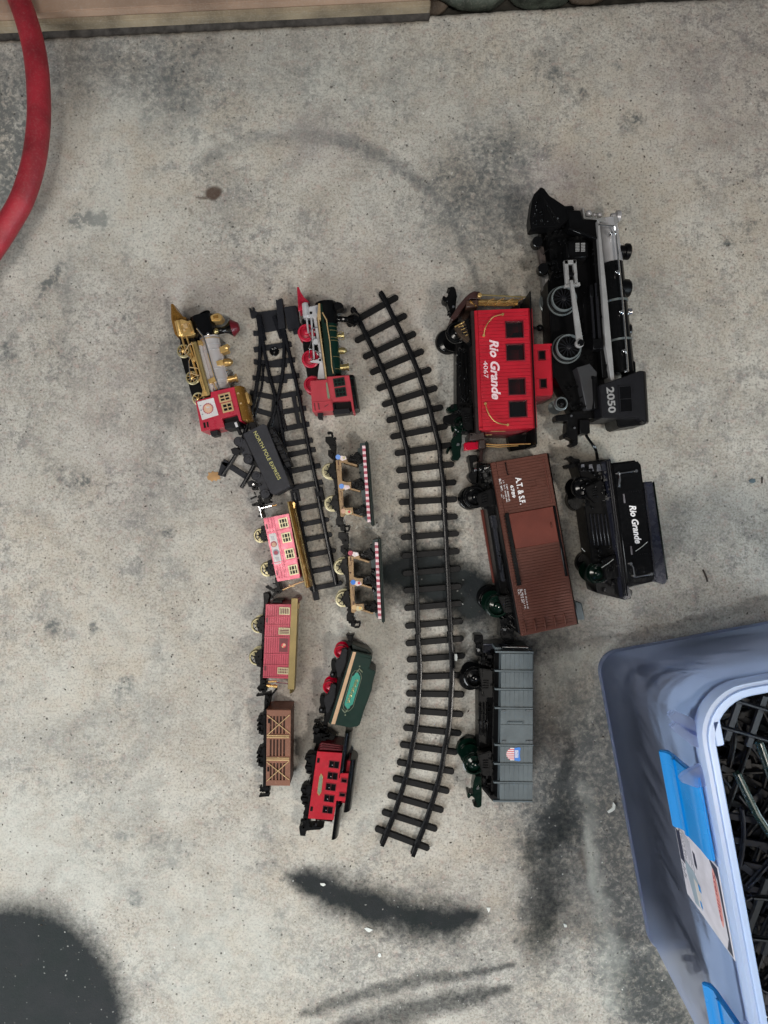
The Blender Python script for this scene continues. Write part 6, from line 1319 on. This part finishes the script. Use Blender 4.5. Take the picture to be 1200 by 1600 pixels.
m = MB(); v.poly(m, [(468, 245), (484, 245), (530, 700), (573, 1200), (552, 1200), (520, 1000), (480, 400)], 30, 64); v.part('running_board', m, 'lgrey', bevel=.5)
m = MB(); v.poly(m, [(440, 360), (475, 360), (520, 900), (545, 1180), (500, 1180)], 20, 56); v.part('board_skirt', m, 'black', bevel=.5)
m = MB(); v.tube(m, [(480, 270, 66), (570, 278, 60), (580, 320, 56), (600, 530, 56), (620, 730, 56), (640, 980, 56), (652, 1145, 56), (640, 1150, 56)], 5.5, 56, 8); hr = v.part('hand_rail', m, 'chrome', bevel=0)
for p in ((560, 320), (592, 550), (618, 787), (632, 1020), (645, 1142)):
    m = MB(); v.cyl(m, p, 9, 50, 60, 10); v.bar(m, (p[0] - 16, p[1] - 2), p, 7, 52, 57); v.part('rail_stanchion', m, 'chrome', hr, bevel=.3)
m = MB(); v.ax(m, (590, 430), (663, 432), [(0, 40), (.3, 36), (.55, 36), (.6, 47), (.9, 47), (1, 40)], 36, 24); v.part('chimney', m, 'black', bevel=0)
m = MB(); v.ax(m, (600, 650), (663, 652), [(0, 62), (.3, 56), (.8, 54), (1, 44)], 36, 24); v.part('sand_dome', m, 'black', bevel=0)
m = MB(); v.ax(m, (620, 900), (673, 903), [(0, 54), (.4, 48), (.8, 40), (1, 22)], 36, 24); v.part('steam_dome', m, 'gloss', bevel=0)
m = MB(); v.ax(m, (632, 790), (684, 788), [(0, 9), (.25, 9), (.3, 24), (.75, 24), (1, 12)], 36, 18); v.part('bell', m, 'chrome', bevel=0)
m = MB(); v.box(m, (650, 1082), (702, 1160), 20, 46); v.part('firebox_top', m, 'black', bevel=1.2, seg=2)
m = MB(); v.box(m, (650, 960), (660, 1040), 26, 40); v.part('pipe_box', m, 'black', bevel=.5)
m = MB(); v.poly(m, [(482, 1225), (545, 1205), (720, 1140), (745, 1142), (762, 1455), (720, 1420), (495, 1420)], 4, 68); cb = v.part('cab', m, 'chard', bevel=1.0, seg=2)
v.window((595, 1230), (682, 1385), 68, 6, 'chard', 'gloss', (0, 1), cb)
v.text('2050', (552, 1314), 155, 46, 68, 'lgrey', bold=.03, rot=-90 - 3.2 + 5)
m = MB(); v.arch(m, (722, 1140), (756, 1458), 4, 68, ex=1.0); v.part('roof', m, 'black', bevel=.5)
m = MB(); v.poly(m, [(578, 1412), (758, 1400), (762, 1458), (605, 1480), (590, 1465)], 6, 52); v.part('roof_overhang', m, 'black', bevel=1.2, seg=2)
m = MB(); v.box(m, (440, 1175), (482, 1365), 20, 60); v.part('firebox', m, 'black', bevel=.8)
m = MB(); v.poly(m, [(345, 1120), (425, 1095), (470, 1150), (440, 1370), (405, 1370), (370, 1200)], 20, 58); v.part('firebox_side', m, mat('dark_grey_plastic', (0.025, 0.025, 0.027), .5), bevel=.8)
m = MB(); v.box(m, (285, 365), (420, 470), 20, 62); cyl_ = v.part('cylinder_block', m, 'black', bevel=3, seg=3)
for cx in (352, 385):
    for k in range(6): m = MB(); v.box(m, (cx - 12, 380 + 9 * k), (cx + 12, 384 + 9 * k), 62, 62.5); v.part('printed_label_line', m, 'lgrey', cyl_, bevel=0)
m = MB(); v.ax(m, (345, 355), (352, 485), [(0, 40), (.06, 58), (.94, 58), (1, 40)], 40, 22); v.part('steam_cylinder', m, 'black', bevel=0)
# crosshead guide, main rod
m = MB()
v.poly(m, [(272, 482), (345, 478), (343, 502), (276, 506)], 62, 68); v.poly(m, [(272, 482), (296, 480), (306, 625), (284, 630)], 62, 68); v.poly(m, [(324, 480), (345, 478), (355, 618), (335, 625)], 62, 68); v.poly(m, [(278, 622), (366, 612), (370, 632), (276, 642)], 62, 68); gd = v.part('crosshead_guide', m, 'lgrey', bevel=.4)
m = MB(); v.poly(m, [(296, 506), (324, 504), (335, 622), (306, 624)], 58, 61); v.cyl(m, (318, 565), 14, 61, 70, 14); v.part('crosshead', m, 'black', gd, bevel=.3)
m = MB(); v.poly(m, [(306, 600), (326, 598), (360, 800), (388, 975), (350, 990), (330, 820)], 68, 71); v.cyl(m, (366, 975), 26, 67, 72, 20); mr_ = v.part('main_rod', m, 'lgrey', bevel=.5)
m = MB(); v.cyl(m, (374, 972), 19, 72, 75, 18); v.part('crank_pin', m, 'gloss', mr_, bevel=.5)
for c in ((277, 703), (305, 993)):
    q = v.L(c, 62); R_b = v.r(88, 62)
    m = MB(); m.lathe((q.x, q.y, 46), (0, 0, 1), [(0, R_b * 1.02), (1.5, R_b * 1.03), (2.5, R_b * 1.0), (2.5, R_b * .94), (0, R_b * .94), (0, R_b * 1.02)], 40, caps=False)
    wh_ = v.part('wheel', m, 'mgrey', bevel=0)
    m = MB(); m.lathe((q.x, q.y, 46), (0, 0, 1), [(0, R_b * .93), (8, R_b * .92)], 36); v.part('wheel_disc', m, 'black', wh_, bevel=0)
    m = MB(); m.lathe((q.x, q.y, 54), (0, 0, 1), [(0, R_b * .86), (5, R_b * .86), (5.6, R_b * .84), (5.6, R_b * .78), (5, R_b * .76), (0, R_b * .76), (0, R_b * .86)], 36, caps=False); v.part('inner_ring', m, 'mgrey', wh_, bevel=0)
    m = MB()
    for k in range(14):
        an = 2 * math.pi * k / 14; d = Vector((math.cos(an), math.sin(an))); u = Vector((-d.y, d.x)) * .45; p = Vector((q.x, q.y)); e = p + d * R_b * .75
        m.prism([tuple(p + u), tuple(p - u), tuple(e - u), tuple(e + u)], 54, 57.5)
    m.lathe((q.x, q.y, 54), (0, 0, 1), [(0, 3.4), (4.5, 3.2), (5, 2)], 14); v.part('spokes', m, 'chard', wh_, bevel=0)
    v.wheel((c[0] - 76, c[1] + 24), 74, 8, 14, 'mgrey', 'gprint', 14, .22)
m = MB(); v.poly(m, [(135, 560), (195, 555), (212, 590), (190, 640), (150, 660)], 10, 22); v.part('gear_cover', m, 'lgrey', bevel=.8)
m = MB(); v.box(m, (160, 592), (180, 620), 22, 24); v.part('cover_plate', m, 'panel', bevel=.3)
m = MB(); v.box(m, (184, 600), (205, 1180), 4, 44); v.part('gearbox', m, 'black', bevel=.6)
v.wheels([(258, 1333)], 42, 60, 'mgrey', 'black', 0, t=6, inset=10)
for c in ((115, 370), (150, 530)):
    m = MB(); v.cyl(m, c, 36, 34, 44, 20, 32); v.cyl(m, (c[0] - 10, c[1] + 8), 26, 30, 34, 16); w_ = v.part('pilot_wheel', m, 'gloss', bevel=.6)
m = MB(); v.poly(m, [(118, 400), (150, 400), (170, 510), (140, 520)], 22, 34); v.part('pilot_frame', m, mat('brown_grey_plastic', (0.06, 0.045, 0.04), .5), bevel=.5)
m = MB(); v.poly(m, [(135, 290), (200, 280), (240, 430), (200, 560), (165, 520), (135, 400)], 10, 30); v.part('pilot_truck', m, 'black', bevel=.6)
for p, q, r_ in (((430, 640), (455, 1010), 9), ((458, 620), (480, 950), 6), ((470, 700), (492, 1010), 6)):
    m = MB(); v.ax(m, p, q, [(0, r_), (1, r_)], 60, 10); v.part('side_pipe', m, 'chard', bevel=0)
m = MB(); v.box(m, (442, 950), (505, 1010), 50, 64); v.box(m, (422, 625), (450, 700), 50, 62); v.part('pump_box', m, 'black', bevel=.8)
m = MB(); v.poly(m, [(220, 1405), (300, 1395), (330, 1380), (440, 1370), (440, 1410), (400, 1440), (355, 1440), (355, 1580), (330, 1592), (305, 1578), (322, 1570), (330, 1555), (285, 1530), (270, 1548), (262, 1520), (285, 1510), (290, 1440), (225, 1440)], 24, 44); c_ = v.part('coupler', m, 'black', bevel=1, seg=2)
for p in ((316, 1408), (335, 1480)): m = MB(); v.cyl(m, p, 7, 44, 46, 10); v.part('rivet', m, 'chrome', c_, bevel=0)
m = MB(); v.box(m, (362, 1430), (428, 1512), 20, 48); v.part('wire_plug', m, 'black', bevel=.8)
q0 = cat([(398, 1505, 34), (402, 1530, 30), (430, 1570, 20), (455, 1610, 14), (465, 1660, 16), (462, 1690, 24)], 5)
m = MB(); v.tube(m, q0, 5, 30, 8); v.tube(m, [(x + 9, y, z) for x, y, z in q0], 5, 30, 8); v.part('wire', m, 'gloss', bevel=0)
v.detail([(150, 300), (290, 260), (300, 600), (180, 560)], 34, 40, 54, 'black', 14, 43, 2)
v.detail([(300, 650), (500, 660), (520, 1120), (360, 1100)], 22, 40, 50, 'black', 16, 44, 5)
v.detail([(330, 1120), (470, 1180), (440, 1400), (240, 1380)], 22, 42, 60, 'black', 14, 45)
v.detail([(100, 90), (240, 180), (200, 270), (90, 270)], 16, 56, 60, 'gloss', 10, 46)
v.detail([(440, 400), (500, 420), (540, 1150), (500, 1150)], 22, 56, 60, 'black', 10, 47, 3)
# ---- large black tender
v = V('toy_tender', 'large glossy black toy tender with white lettering and chrome grab rails', 'toy tender', (860, 660, 5.515), 7.6, (550, 850))
m = MB(); v.poly(m, [(525, 350), (750, 322), (785, 365), (905, 1370), (690, 1420), (660, 1415)], 6, 72); bd = v.part('body', m, 'gloss', bevel=2.5, seg=3)
m = MB(); v.poly(m, [(808, 515), (888, 505), (1012, 1360), (985, 1402), (905, 1370)], 10, 52); ld = v.part('coal_bunker', m, mat('blue_black_gloss', (0.018, 0.020, 0.036), .28), bevel=1.5, seg=2)
m = MB(); v.bar(m, (893, 510), (1012, 1355), 8, 50, 54); v.part('bunker_rim', m, 'gwheel', ld, bevel=.5)
m = MB(); v.poly(m, [(225, 350), (520, 312), (560, 690), (700, 1520), (640, 1530), (400, 1470), (385, 1400), (300, 770), (270, 500)], 8, 50); v.part('underframe', m, 'black', bevel=1)
m = MB(); v.poly(m, [(470, 330), (520, 312), (695, 1505), (640, 1528)], 10, 68); sl = v.part('floor_sill', m, mat('blue_black_gloss2', (0.015, 0.016, 0.026), .22), bevel=1, seg=2)
for k in range(3): m = MB(); x = 480 + 17 * k; v.bar(m, (x, 330), (x + 155, 1500), 5, 68, 70); v.part('sill_rib', m, 'gloss', sl, bevel=.4)
for k in range(5): m = MB(); x = 345 + 32 * k; v.bar(m, (x, 790), (x + 40, 1060), 12, 50, 53); v.part('frame_rib', m, mat('blue_black_plate2', (0.012, 0.013, 0.018), .3) if k == 0 else bpy.data.materials['blue_black_plate2'], bevel=.6)
bigbogie(v, [(290, 560)], [(300, 560), (440, 490), (480, 650), (400, 700), (330, 640)], 100, 66, ('gloss', 'gloss'))
bigbogie(v, [(410, 1300)], [(440, 1180), (560, 1140), (600, 1330), (480, 1360)], 96, 66, ('gwheel', 'gwheel'))
m = MB(); v.cyl(m, (240, 665), 104, 5, 14, 28, 94); v.cyl(m, (320, 1210), 100, 5, 14, 28, 92); v.part('wheel', m, 'gloss', bevel=.5)
m = MB(); v.tube(m, [(738, 418, 74), (600, 440, 75), (585, 440, 73)], 6, 75, 8); [v.cyl(m, p, 13, 72, 75, 12) for p in ((742, 418), (590, 438))]; v.part('grab_rail', m, 'chrome', bevel=0)
m = MB(); v.poly(m, [(590, 455), (605, 445), (612, 500), (600, 555), (582, 560), (590, 500)], 72, 74); v.part('grab_rail', m, 'chrome', bevel=.6)
m = MB(); v.tube(m, [(695, 1218, 73), (715, 1250, 75), (728, 1330, 75), (735, 1333, 75), (872, 1308, 74)], 6, 75, 8); [v.cyl(m, p, 13, 72, 75, 12) for p in ((695, 1218), (725, 1325), (873, 1306))]; v.part('grab_rail', m, 'chrome', bevel=0)
m = MB(); v.bar(m, (632, 615), (642, 695), 14, 72, 73); v.bar(m, (695, 1065), (705, 1140), 14, 72, 73); v.part('step_plate', m, mat('print_grey', (0.12, 0.11, 0.12), .4), bevel=.3)
v.text('Rio Grande', (733, 878), 335, 60, 72, 'white', shear=.28, bold=.035, rot=-90 + 1.6)
m = MB()
for k in range(15): [v.cyl(m, (x0 + 135 * k / 14, y0 + 500 * k / 14), 2.5, 72, 72.6, 6) for x0, y0 in ((640, 640), (770, 600))]
for k in range(1, 7): [v.cyl(m, (640 + dx + 20 * k, y0 - 2 * k), 2.5, 72, 72.6, 6) for dx, y0 in ((20, 600), (95, 1140))]
v.part('rivets', m, 'chard', bd, bevel=0, kind='stuff')
m = MB(); v.poly(m, [(140, 310), (180, 285), (205, 310), (255, 315), (255, 360), (210, 385), (160, 400), (135, 385), (135, 362), (160, 365), (200, 350), (180, 315)], 24, 44); v.part('coupler', m, 'black', bevel=1, seg=2)
m = MB()
for i in range(3):
    for j in range(5): v.box(m, (265 + 68 * i, 365 + 12 * j), (292 + 68 * i + 3 * j, 370 + 12 * j), 50, 50.6)
v.part('printed_label', m, 'gprint', bevel=0)
m = MB(); v.poly(m, [(640, 1400), (705, 1450), (712, 1470), (690, 1525), (640, 1530)], 14, 56); v.part('rear_step', m, 'gloss', bevel=1)
for p, q in (((440, 1252), (545, 1178)), ((735, 1110), (838, 1028)), ((270, 1082), (298, 1112))): 
    m = MB(); v.tube(m, [(*p, 74 if p[0] > 600 else 62), ((p[0] + q[0]) / 2, (p[1] + q[1]) / 2 + 4, 74 if p[0] > 600 else 62), (*q, 74 if p[0] > 600 else 62)], 2.2, 70, 5)
    v.part('stray_thread', m, 'flake', bevel=0)
v.detail([(250, 370), (500, 340), (540, 700), (320, 760)], 40, 50, 62, 'gloss', 22, 41, 6)
v.detail([(400, 1080), (600, 1060), (670, 1500), (430, 1440)], 34, 50, 62, 'gloss', 22, 42, 3)
# ================================================================== storage tub with loose black track pieces
TZ = 330.0
A0 = W(931, 1022, 0); A1 = W(1082, 1082, TZ)
th = R_(10.5); e1 = Vector((math.sin(th), -math.cos(th))); e2 = Vector((math.cos(th), math.sin(th)))   # down the long side, and away to the right
tub = bpy.data.objects.new('storage_tub', None); C.objects.link(tub); tub.location = (A0.x / 1000, A0.y / 1000, 0); tub.rotation_euler = (0, 0, th)
tag(tub, 'open frosted clear plastic storage tub with blue latches full of black track', 'storage tub')
def loc(wp): d = wp - A0; return Vector((d.dot(e2), -d.dot(e1)))     # local x right, y up
LB, WBs = 402.0, 300.0            # base size
tip = loc(A1); OV = -tip.x, tip.y   # overhang at the rim
LR, WR = LB + 2 * tip.y, WBs + 2 * OV[0]
def rrect(x0, x1, y0, y1, r, n=8):
    pts = []
    for cx, cy, a0 in ((x1 - r, y1 - r, 0), (x0 + r, y1 - r, 90), (x0 + r, y0 + r, 180), (x1 - r, y0 + r, 270)):
        for k in range(n + 1): a = R_(a0 + 90 * k / n); pts.append((cx + r * math.cos(a), cy + r * math.sin(a)))
    return pts
def ring(t, inset=0, rr=None):
    """outline at height fraction t (0 base, 1 rim)"""
    x0 = -OV[0] * t + inset; x1 = WBs + OV[0] * t - inset; y1 = OV[1] * t - inset; y0 = -LB - OV[1] * t + inset
    return rrect(x0, x1, y0, y1, (rr or (26 + 18 * t)) - inset * .5)
def loft(m, rings, closed_bottom=False):
    n = len(rings[0][0]); vs = []; fs = []
    for pts, z in rings: vs += [(x, y, z) for x, y in pts]
    for i in range(len(rings) - 1):
        for k in range(n): fs.append((i * n + k, i * n + (k + 1) % n, (i + 1) * n + (k + 1) % n, (i + 1) * n + k))
    if closed_bottom: fs.append(tuple(range(n - 1, -1, -1)))
    m.add(vs, fs)
m = MB()
loft(m, [(ring(0, 10), 2), (ring(0, 3), 3), (ring(0), 8), (ring(.25), 82), (ring(.5), 165), (ring(.75), 247), (ring(.97), 320)], True)
me = mesh_from('wall', m, 0); wl = link('wall', me, 'tub', tub)
m = MB()
loft(m, [(ring(.97, 0), 317), (ring(1, -1), 319), (ring(1, -1), 326), (ring(1, 1), 330), (ring(1, 11), 330), (ring(1, 13), 327), (ring(1, 13), 312), (ring(.97, 1.5), 312), (ring(.97, 0), 317)])
rm = link('rim', mesh_from('rim', m, 0), 'rim', tub)
m = MB(); loft(m, [(ring(1, 5), 330.2), (ring(1, 5), 332), (ring(1, 6.6), 332), (ring(1, 6.6), 330.2), (ring(1, 5), 330.2)]); link('rim_bead', mesh_from('rim_bead', m, 0), 'rim', rm)
def sl(px, py, z): return loc(W(px, py, z)).y       # along-side coordinate of a photo point at height z
def wall_x(z): return -OV[0] * z / TZ
def prof_part(name, prof, y0, y1, mt, parent, bevel=.6, seg=2):
    """profile [(x, z)] extruded along the long side"""
    n = len(prof); m = MB(); m.add([(x, y0, z) for x, z in prof] + [(x, y1, z) for x, z in prof], [tuple(range(n)), tuple(range(2 * n - 1, n - 1, -1))] + [(i, n + i, n + (i + 1) % n, (i + 1) % n) for i in range(n)])
    return link(name, mesh_from(name, m, bevel, seg), mt, parent)
xr = -OV[0]
for (ya, yb) in ((sl(1035, 1172, 258), sl(1056, 1292, 258)), (sl(1101, 1536, 258), sl(1122, 1656, 258))):
    prof = [(xr - 3, 322), (xr - 6, 325), (xr - 9, 320), (xr - 8, 304), (xr - 8, 280), (xr - 7, 268), (xr - 9, 262), (xr - 12, 259), (xr - 12.5, 255), (xr - 9, 255), (xr - 4, 259), (xr - 3, 268), (xr - 3, 304)]
    lt = prof_part('latch', prof, ya, yb, 'handle', tub, 1.0, 3)
    prof_part('latch_rib', [(xr - 6, 280), (xr - 9.2, 280), (xr - 9.4, 276), (xr - 6, 276)], ya - 1, yb + 1, 'handle', lt, .5)
    for yy in (ya - 4,):
        m = MB(); m.prism([(xr - 22, yy + 6), (xr - 18, yy + 9), (xr - 2, yy + 14), (xr + 2, yy - 6), (xr - 8, yy - 6), (xr - 20, yy + 1)], 319, 324); ear = link('hinge_ear', mesh_from('hinge_ear', m, 1), 'tub', tub)
for (px, py) in ((1067, 1120), (1070, 1137)):
    y = sl(px, py, 318); m = MB(); m.prism([(xr - 22, y + 6), (xr - 16, y + 9), (xr, y - 2), (xr, y - 18), (xr - 6, y - 14), (xr - 20, y + 2)], 318, 325); link('stacking_tab', mesh_from('stacking_tab', m, 1.2, 2), 'tub', tub)
m = MB(); y = sl(1118, 1125, 328); m.box(xr + 12, xr + 19, y - 22, y, 306, 330); link('inner_notch', mesh_from('inner_notch', m, 1), 'rim', tub)
# printed sticker on the long side, in the wall's own plane
nrm = Vector((-TZ, 0, -OV[0])).normalized()       # outward
up = Vector((-OV[0], 0, TZ)).normalized()
alng = Vector((0, -1, 0))
def wallz(px, py):
    lo, hi = 0.0, 329.0
    for _ in range(40):
        md = (lo + hi) / 2
        if loc(W(px, py, md)).x > wall_x(md): lo = md
        else: hi = md
    return lo
za, zb = (wallz(1055, 1290) + wallz(1080, 1420)) / 2, (wallz(1117, 1335) + wallz(1143, 1468)) / 2
s0 = (sl(1055, 1290, za) + sl(1117, 1335, zb)) / 2; s1 = (sl(1080, 1420, za) + sl(1143, 1468, zb)) / 2
print('sticker', za, zb, s0, s1)
SLn = abs(s1 - s0); SH = (zb - za) * 1.01
def wallbox(name, u0, u1, v0, v1, t0, t1, mt, parent=None, poly=None):
    """u along the side from the sticker's upper end, v up the wall"""
    o0 = Vector((wall_x(za), s0, za)); P = poly or [(u0, v0), (u1, v0), (u1, v1), (u0, v1)]
    vs = []
    for t in (t0, t1):
        for u, vv in P: vs.append(tuple(o0 + alng * u + up * vv + nrm * t))
    n = len(P); m = MB(); m.add(vs, [tuple(range(n)), tuple(range(2 * n - 1, n - 1, -1))] + [(i, (i + 1) % n, n + (i + 1) % n, n + i) for i in range(n)])
    return link(name, mesh_from(name, m, 0, smooth=False), mt, parent or tub)
sk_ = wallbox('sticker', 0, SLn, 0, SH, .2, .7, 'sticker')
wallbox('sticker_border', -1, SLn + 1, -1, SH + 1, .1, .5, 'white', sk_)
wallbox('navy_band', 1, SLn * .55, 1, 12, .7, .85, 'navy', sk_)
wallbox('navy_corner', 0, 0, 0, 0, .7, .85, 'navy', sk_, [(1, SH - 1), (1, SH - 18), (6, SH - 14), (14, SH - 6), (SLn * .55, SH - 5), (SLn - 1, SH - 4), (SLn - 1, SH - 1)])
wallbox('navy_end', 0, 0, 0, 0, .7, .84, 'navy', sk_, [(SLn - 1, SH - 4), (SLn - 14, SH - 5), (SLn - 6, SH - 9), (SLn - 1, SH - 12)])
m2 = 12; ov = [(34 + 27 * math.cos(a * math.pi / 12), SH - 12 + 4.6 * math.sin(a * math.pi / 12)) for a in range(24)]
wallbox('logo_oval', 0, 0, 0, 0, .86, 1.0, mat('salmon_print', (0.75, 0.33, 0.30), .4), sk_, ov)
def walltext(t, u, v_, ln, h, mt, th_=1.05, flip=False):
    me = text_mesh(t, 0, .01); o0 = Vector((wall_x(za), s0, za))
    for vx in me.vertices:
        p = o0 + alng * (u + vx.co.x * ln) + up * (v_ + vx.co.y * h) + nrm * th_; vx.co = p / 1000
    return link('lettering', me, mt, sk_)
walltext('Sterilite', 12, SH - 15, 44, 6, 'rstripe', 1.1)
walltext('ULTRA LATCH', 3, 13.5, SLn * .5, 3.4, 'gprint', .9); walltext('STORAGE BOX', 4, 18.5, 32, 3, 'gprint', .9)
wallbox('logo_ring', 0, 0, 0, 0, .86, .95, 'panel', sk_, [(8 + 4.6 * math.cos(a * math.pi / 8), 6.5 + 4.6 * math.sin(a * math.pi / 8)) for a in range(16)])
for k in range(6): wallbox('text_line', 6 + k * .6, 30 + (k * 7) % 12, 23 + 2.6 * k, 24 + 2.6 * k, .7, .85, 'gprint', sk_)
wallbox('weight_mark', 0, 0, 0, 0, .7, .9, 'navy', sk_, [(16, 41), (30, 41), (33, 45), (28, 47), (17, 46)])
wallbox('tub_picture', 0, 0, 0, 0, .7, .9, mat('print_grey_blue', (0.30, 0.38, 0.45), .4), sk_, [(SLn * .48, 14), (SLn * .60, 12), (SLn * .97, 22), (SLn * .93, 40), (SLn * .62, 46), (SLn * .50, 34)])
wallbox('tub_picture_top', 0, 0, 0, 0, .9, 1.0, 'panel', sk_, [(SLn * .60, 30), (SLn * .93, 34), (SLn * .92, 40), (SLn * .62, 46)])
wallbox('tub_picture_latch', 0, 0, 0, 0, 1.0, 1.1, 'handle', sk_, [(SLn * .60, 40), (SLn * .68, 41), (SLn * .68, 46), (SLn * .60, 45)]); wallbox('tub_picture_latch', 0, 0, 0, 0, 1.0, 1.1, 'handle', sk_, [(SLn * .82, 37), (SLn * .90, 38), (SLn * .90, 42), (SLn * .82, 41)])
for k in range(5): wallbox('bar_mark', SLn * .58 + k * 3.4, SLn * .58 + k * 3.4 + 1.8, 2, 7 + k % 2 * 3, .7, .85, 'gprint', sk_)
# vertical wall ribs and the base foot
m = MB()
loft(m, [(ring(.0, 1), 3), (ring(.0, -2.5), 3.5), (ring(.02, -2.5), 9), (ring(.02, 1), 10), (ring(.0, 1), 3)]); link('base_foot', mesh_from('base_foot', m, 0), 'rim' if False else 'tub', tub)
# ---- loose contents: every piece is its own short ladder of track
tubm = [M['track'], mat('loose_track_plastic', (0.009, 0.010, 0.014), .42, dust=.015, spec=.22), mat('loose_green_black_track', (0.004, 0.020, 0.012), .28)]
def piece_mesh(nt_, L, Wd, curved, mtk):
    m = MB(); pts = []
    for i in range(9):
        t = i / 8 - .5; pts.append((curved * (t * t - .08) * L, t * L))
    for s_ in (-1, 1):
        m.sweep([(x + s_ * Wd * .27, y) for x, y in pts], railprof(3.6, 2.6, 3, 8.5))
    for k in range(nt_):
        t = (k + .5) / nt_ - .5; x = curved * (t * t - .08) * L
        m.box(x - Wd / 2, x + Wd / 2, t * L - 3.2, t * L + 3.2, 0, 3.4)
    return mesh_from('track_piece', m, .35)
kinds = [(5, 120, 52, .0), (6, 150, 52, .25), (7, 170, 76, .2), (4, 95, 52, -.3), (6, 160, 76, 0.0), (3, 70, 52, 0)]
pm = []
for a in kinds:
    for mt in tubm[:2]: me = piece_mesh(*a, mt); me.materials.append(mt); pm.append(me)
rr = random.Random(5)
def drop(me, x, y, z, rot, label=None, nm='loose_track', group='loose track pieces heaped in the tub'):
    o = bpy.data.objects.new(nm, me); C.objects.link(o)
    wv = A0 + e2 * x - e1 * (-y) * 1.0 if False else A0 + e2 * x + e1 * (-y)
    o.location = (wv.x / 1000, wv.y / 1000, z / 1000); o.rotation_euler = rot
    tag(o, label or 'loose black toy track piece lying in the heap inside the tub', 'track piece', group); return o
for k in range(285):
    lay = k / 285; z = 12 + 240 * lay + rr.uniform(-6, 6); t = (z - 25) / TZ; ki = rr.randrange(len(pm)); Lk, Wk = kinds[ki // 2][1:3]
    an = rr.uniform(0, 6.28); ex = abs(math.sin(an)) * Lk / 2 + abs(math.cos(an)) * Wk / 2 + 6; ey = abs(math.cos(an)) * Lk / 2 + abs(math.sin(an)) * Wk / 2 + 6
    xa, xb, ya, yb = -OV[0] * max(t, 0) + ex, (WBs - ex if lay < .5 else 190), -LB - OV[1] * max(t, 0) + ey, OV[1] * max(t, 0) - ey
    x = xa + (max(xb, xa + 1) - xa) * rr.random() ** 1.6; y = ya + (yb - ya) * rr.random()
    drop(pm[ki], x, y, z, (rr.uniform(-.2, .2), rr.uniform(-.2, .2), an))
hp_ = MB()
for k in range(170):           # the dense lower mass of the heap, past what can be told apart
    Lk = rr.choice((95, 120, 150)); z = rr.uniform(6, 205); t = max(z - 25, 0) / TZ; an = rr.uniform(0, 6.28); ex = abs(math.sin(an)) * Lk / 2 + 24; ey = abs(math.cos(an)) * Lk / 2 + 24
    x = rr.uniform(-OV[0] * t + ex, WBs - ex); y = rr.uniform(-LB - OV[1] * t + ey, OV[1] * t - ey); ca, sa = math.cos(an), math.sin(an)
    def P2(a, b): return (x + a * ca - b * sa, y + a * sa + b * ca)
    for sx_ in (-13, 13): hp_.prism([P2(sx_ - 2, -Lk / 2), P2(sx_ + 2, -Lk / 2), P2(sx_ + 2, Lk / 2), P2(sx_ - 2, Lk / 2)], z + 3, z + 8)
    for j in range(int(Lk / 24)):
        yy = -Lk / 2 + 12 + 24 * j; hp_.prism([P2(-25, yy - 4), P2(25, yy - 4), P2(25, yy + 4), P2(-25, yy + 4)], z, z + 3)
ho = link('loose_track_heap', mesh_from('loose_track_heap', hp_, 0, smooth=False), tubm[1]); ho.location = (A0.x / 1000, A0.y / 1000, 0); ho.rotation_euler = (0, 0, th)
tag(ho, 'tangled mass of black toy track filling the lower part of the tub', kind='stuff')
g1 = MB(); pts = [(0, 0), (14, -40), (34, -80), (60, -118)]; g1.sweep(pts, railprof(6, 4.6, 0, 7)); gm = mesh_from('green_rail', g1, .3); gm.materials.append(tubm[2])
for (px, py, rz, lb) in ((1183, 1157, .0, 'glossy dark green rail lying on top of the heap near the tub corner'), (1148, 1205, .12, 'dark green rail sloping down across the heap beside the upper latch')):
    q = W(px, py, 275); d_ = q - A0
    drop(gm, d_.dot(e2), -d_.dot(e1), 275, (0, .05, rz), lb, 'loose_rail', 'green rails on the heap')
m = MB(); m.prism([(-6, 3), (-2, -3), (4, -2), (7, 3), (2, 5)], 0, 3); fm_ = mesh_from('paint_flake', m, .4); fm_.materials.append(M['flake']); q = W(1186, 1592, 282); d_ = q - A0
o = drop(fm_, d_.dot(e2), -d_.dot(e1), 282, (0, .2, 0), 'white flake on the track heap at the bottom right', 'paint_flake', 'pale flakes in the tub'); o['category'] = 'paint flake'
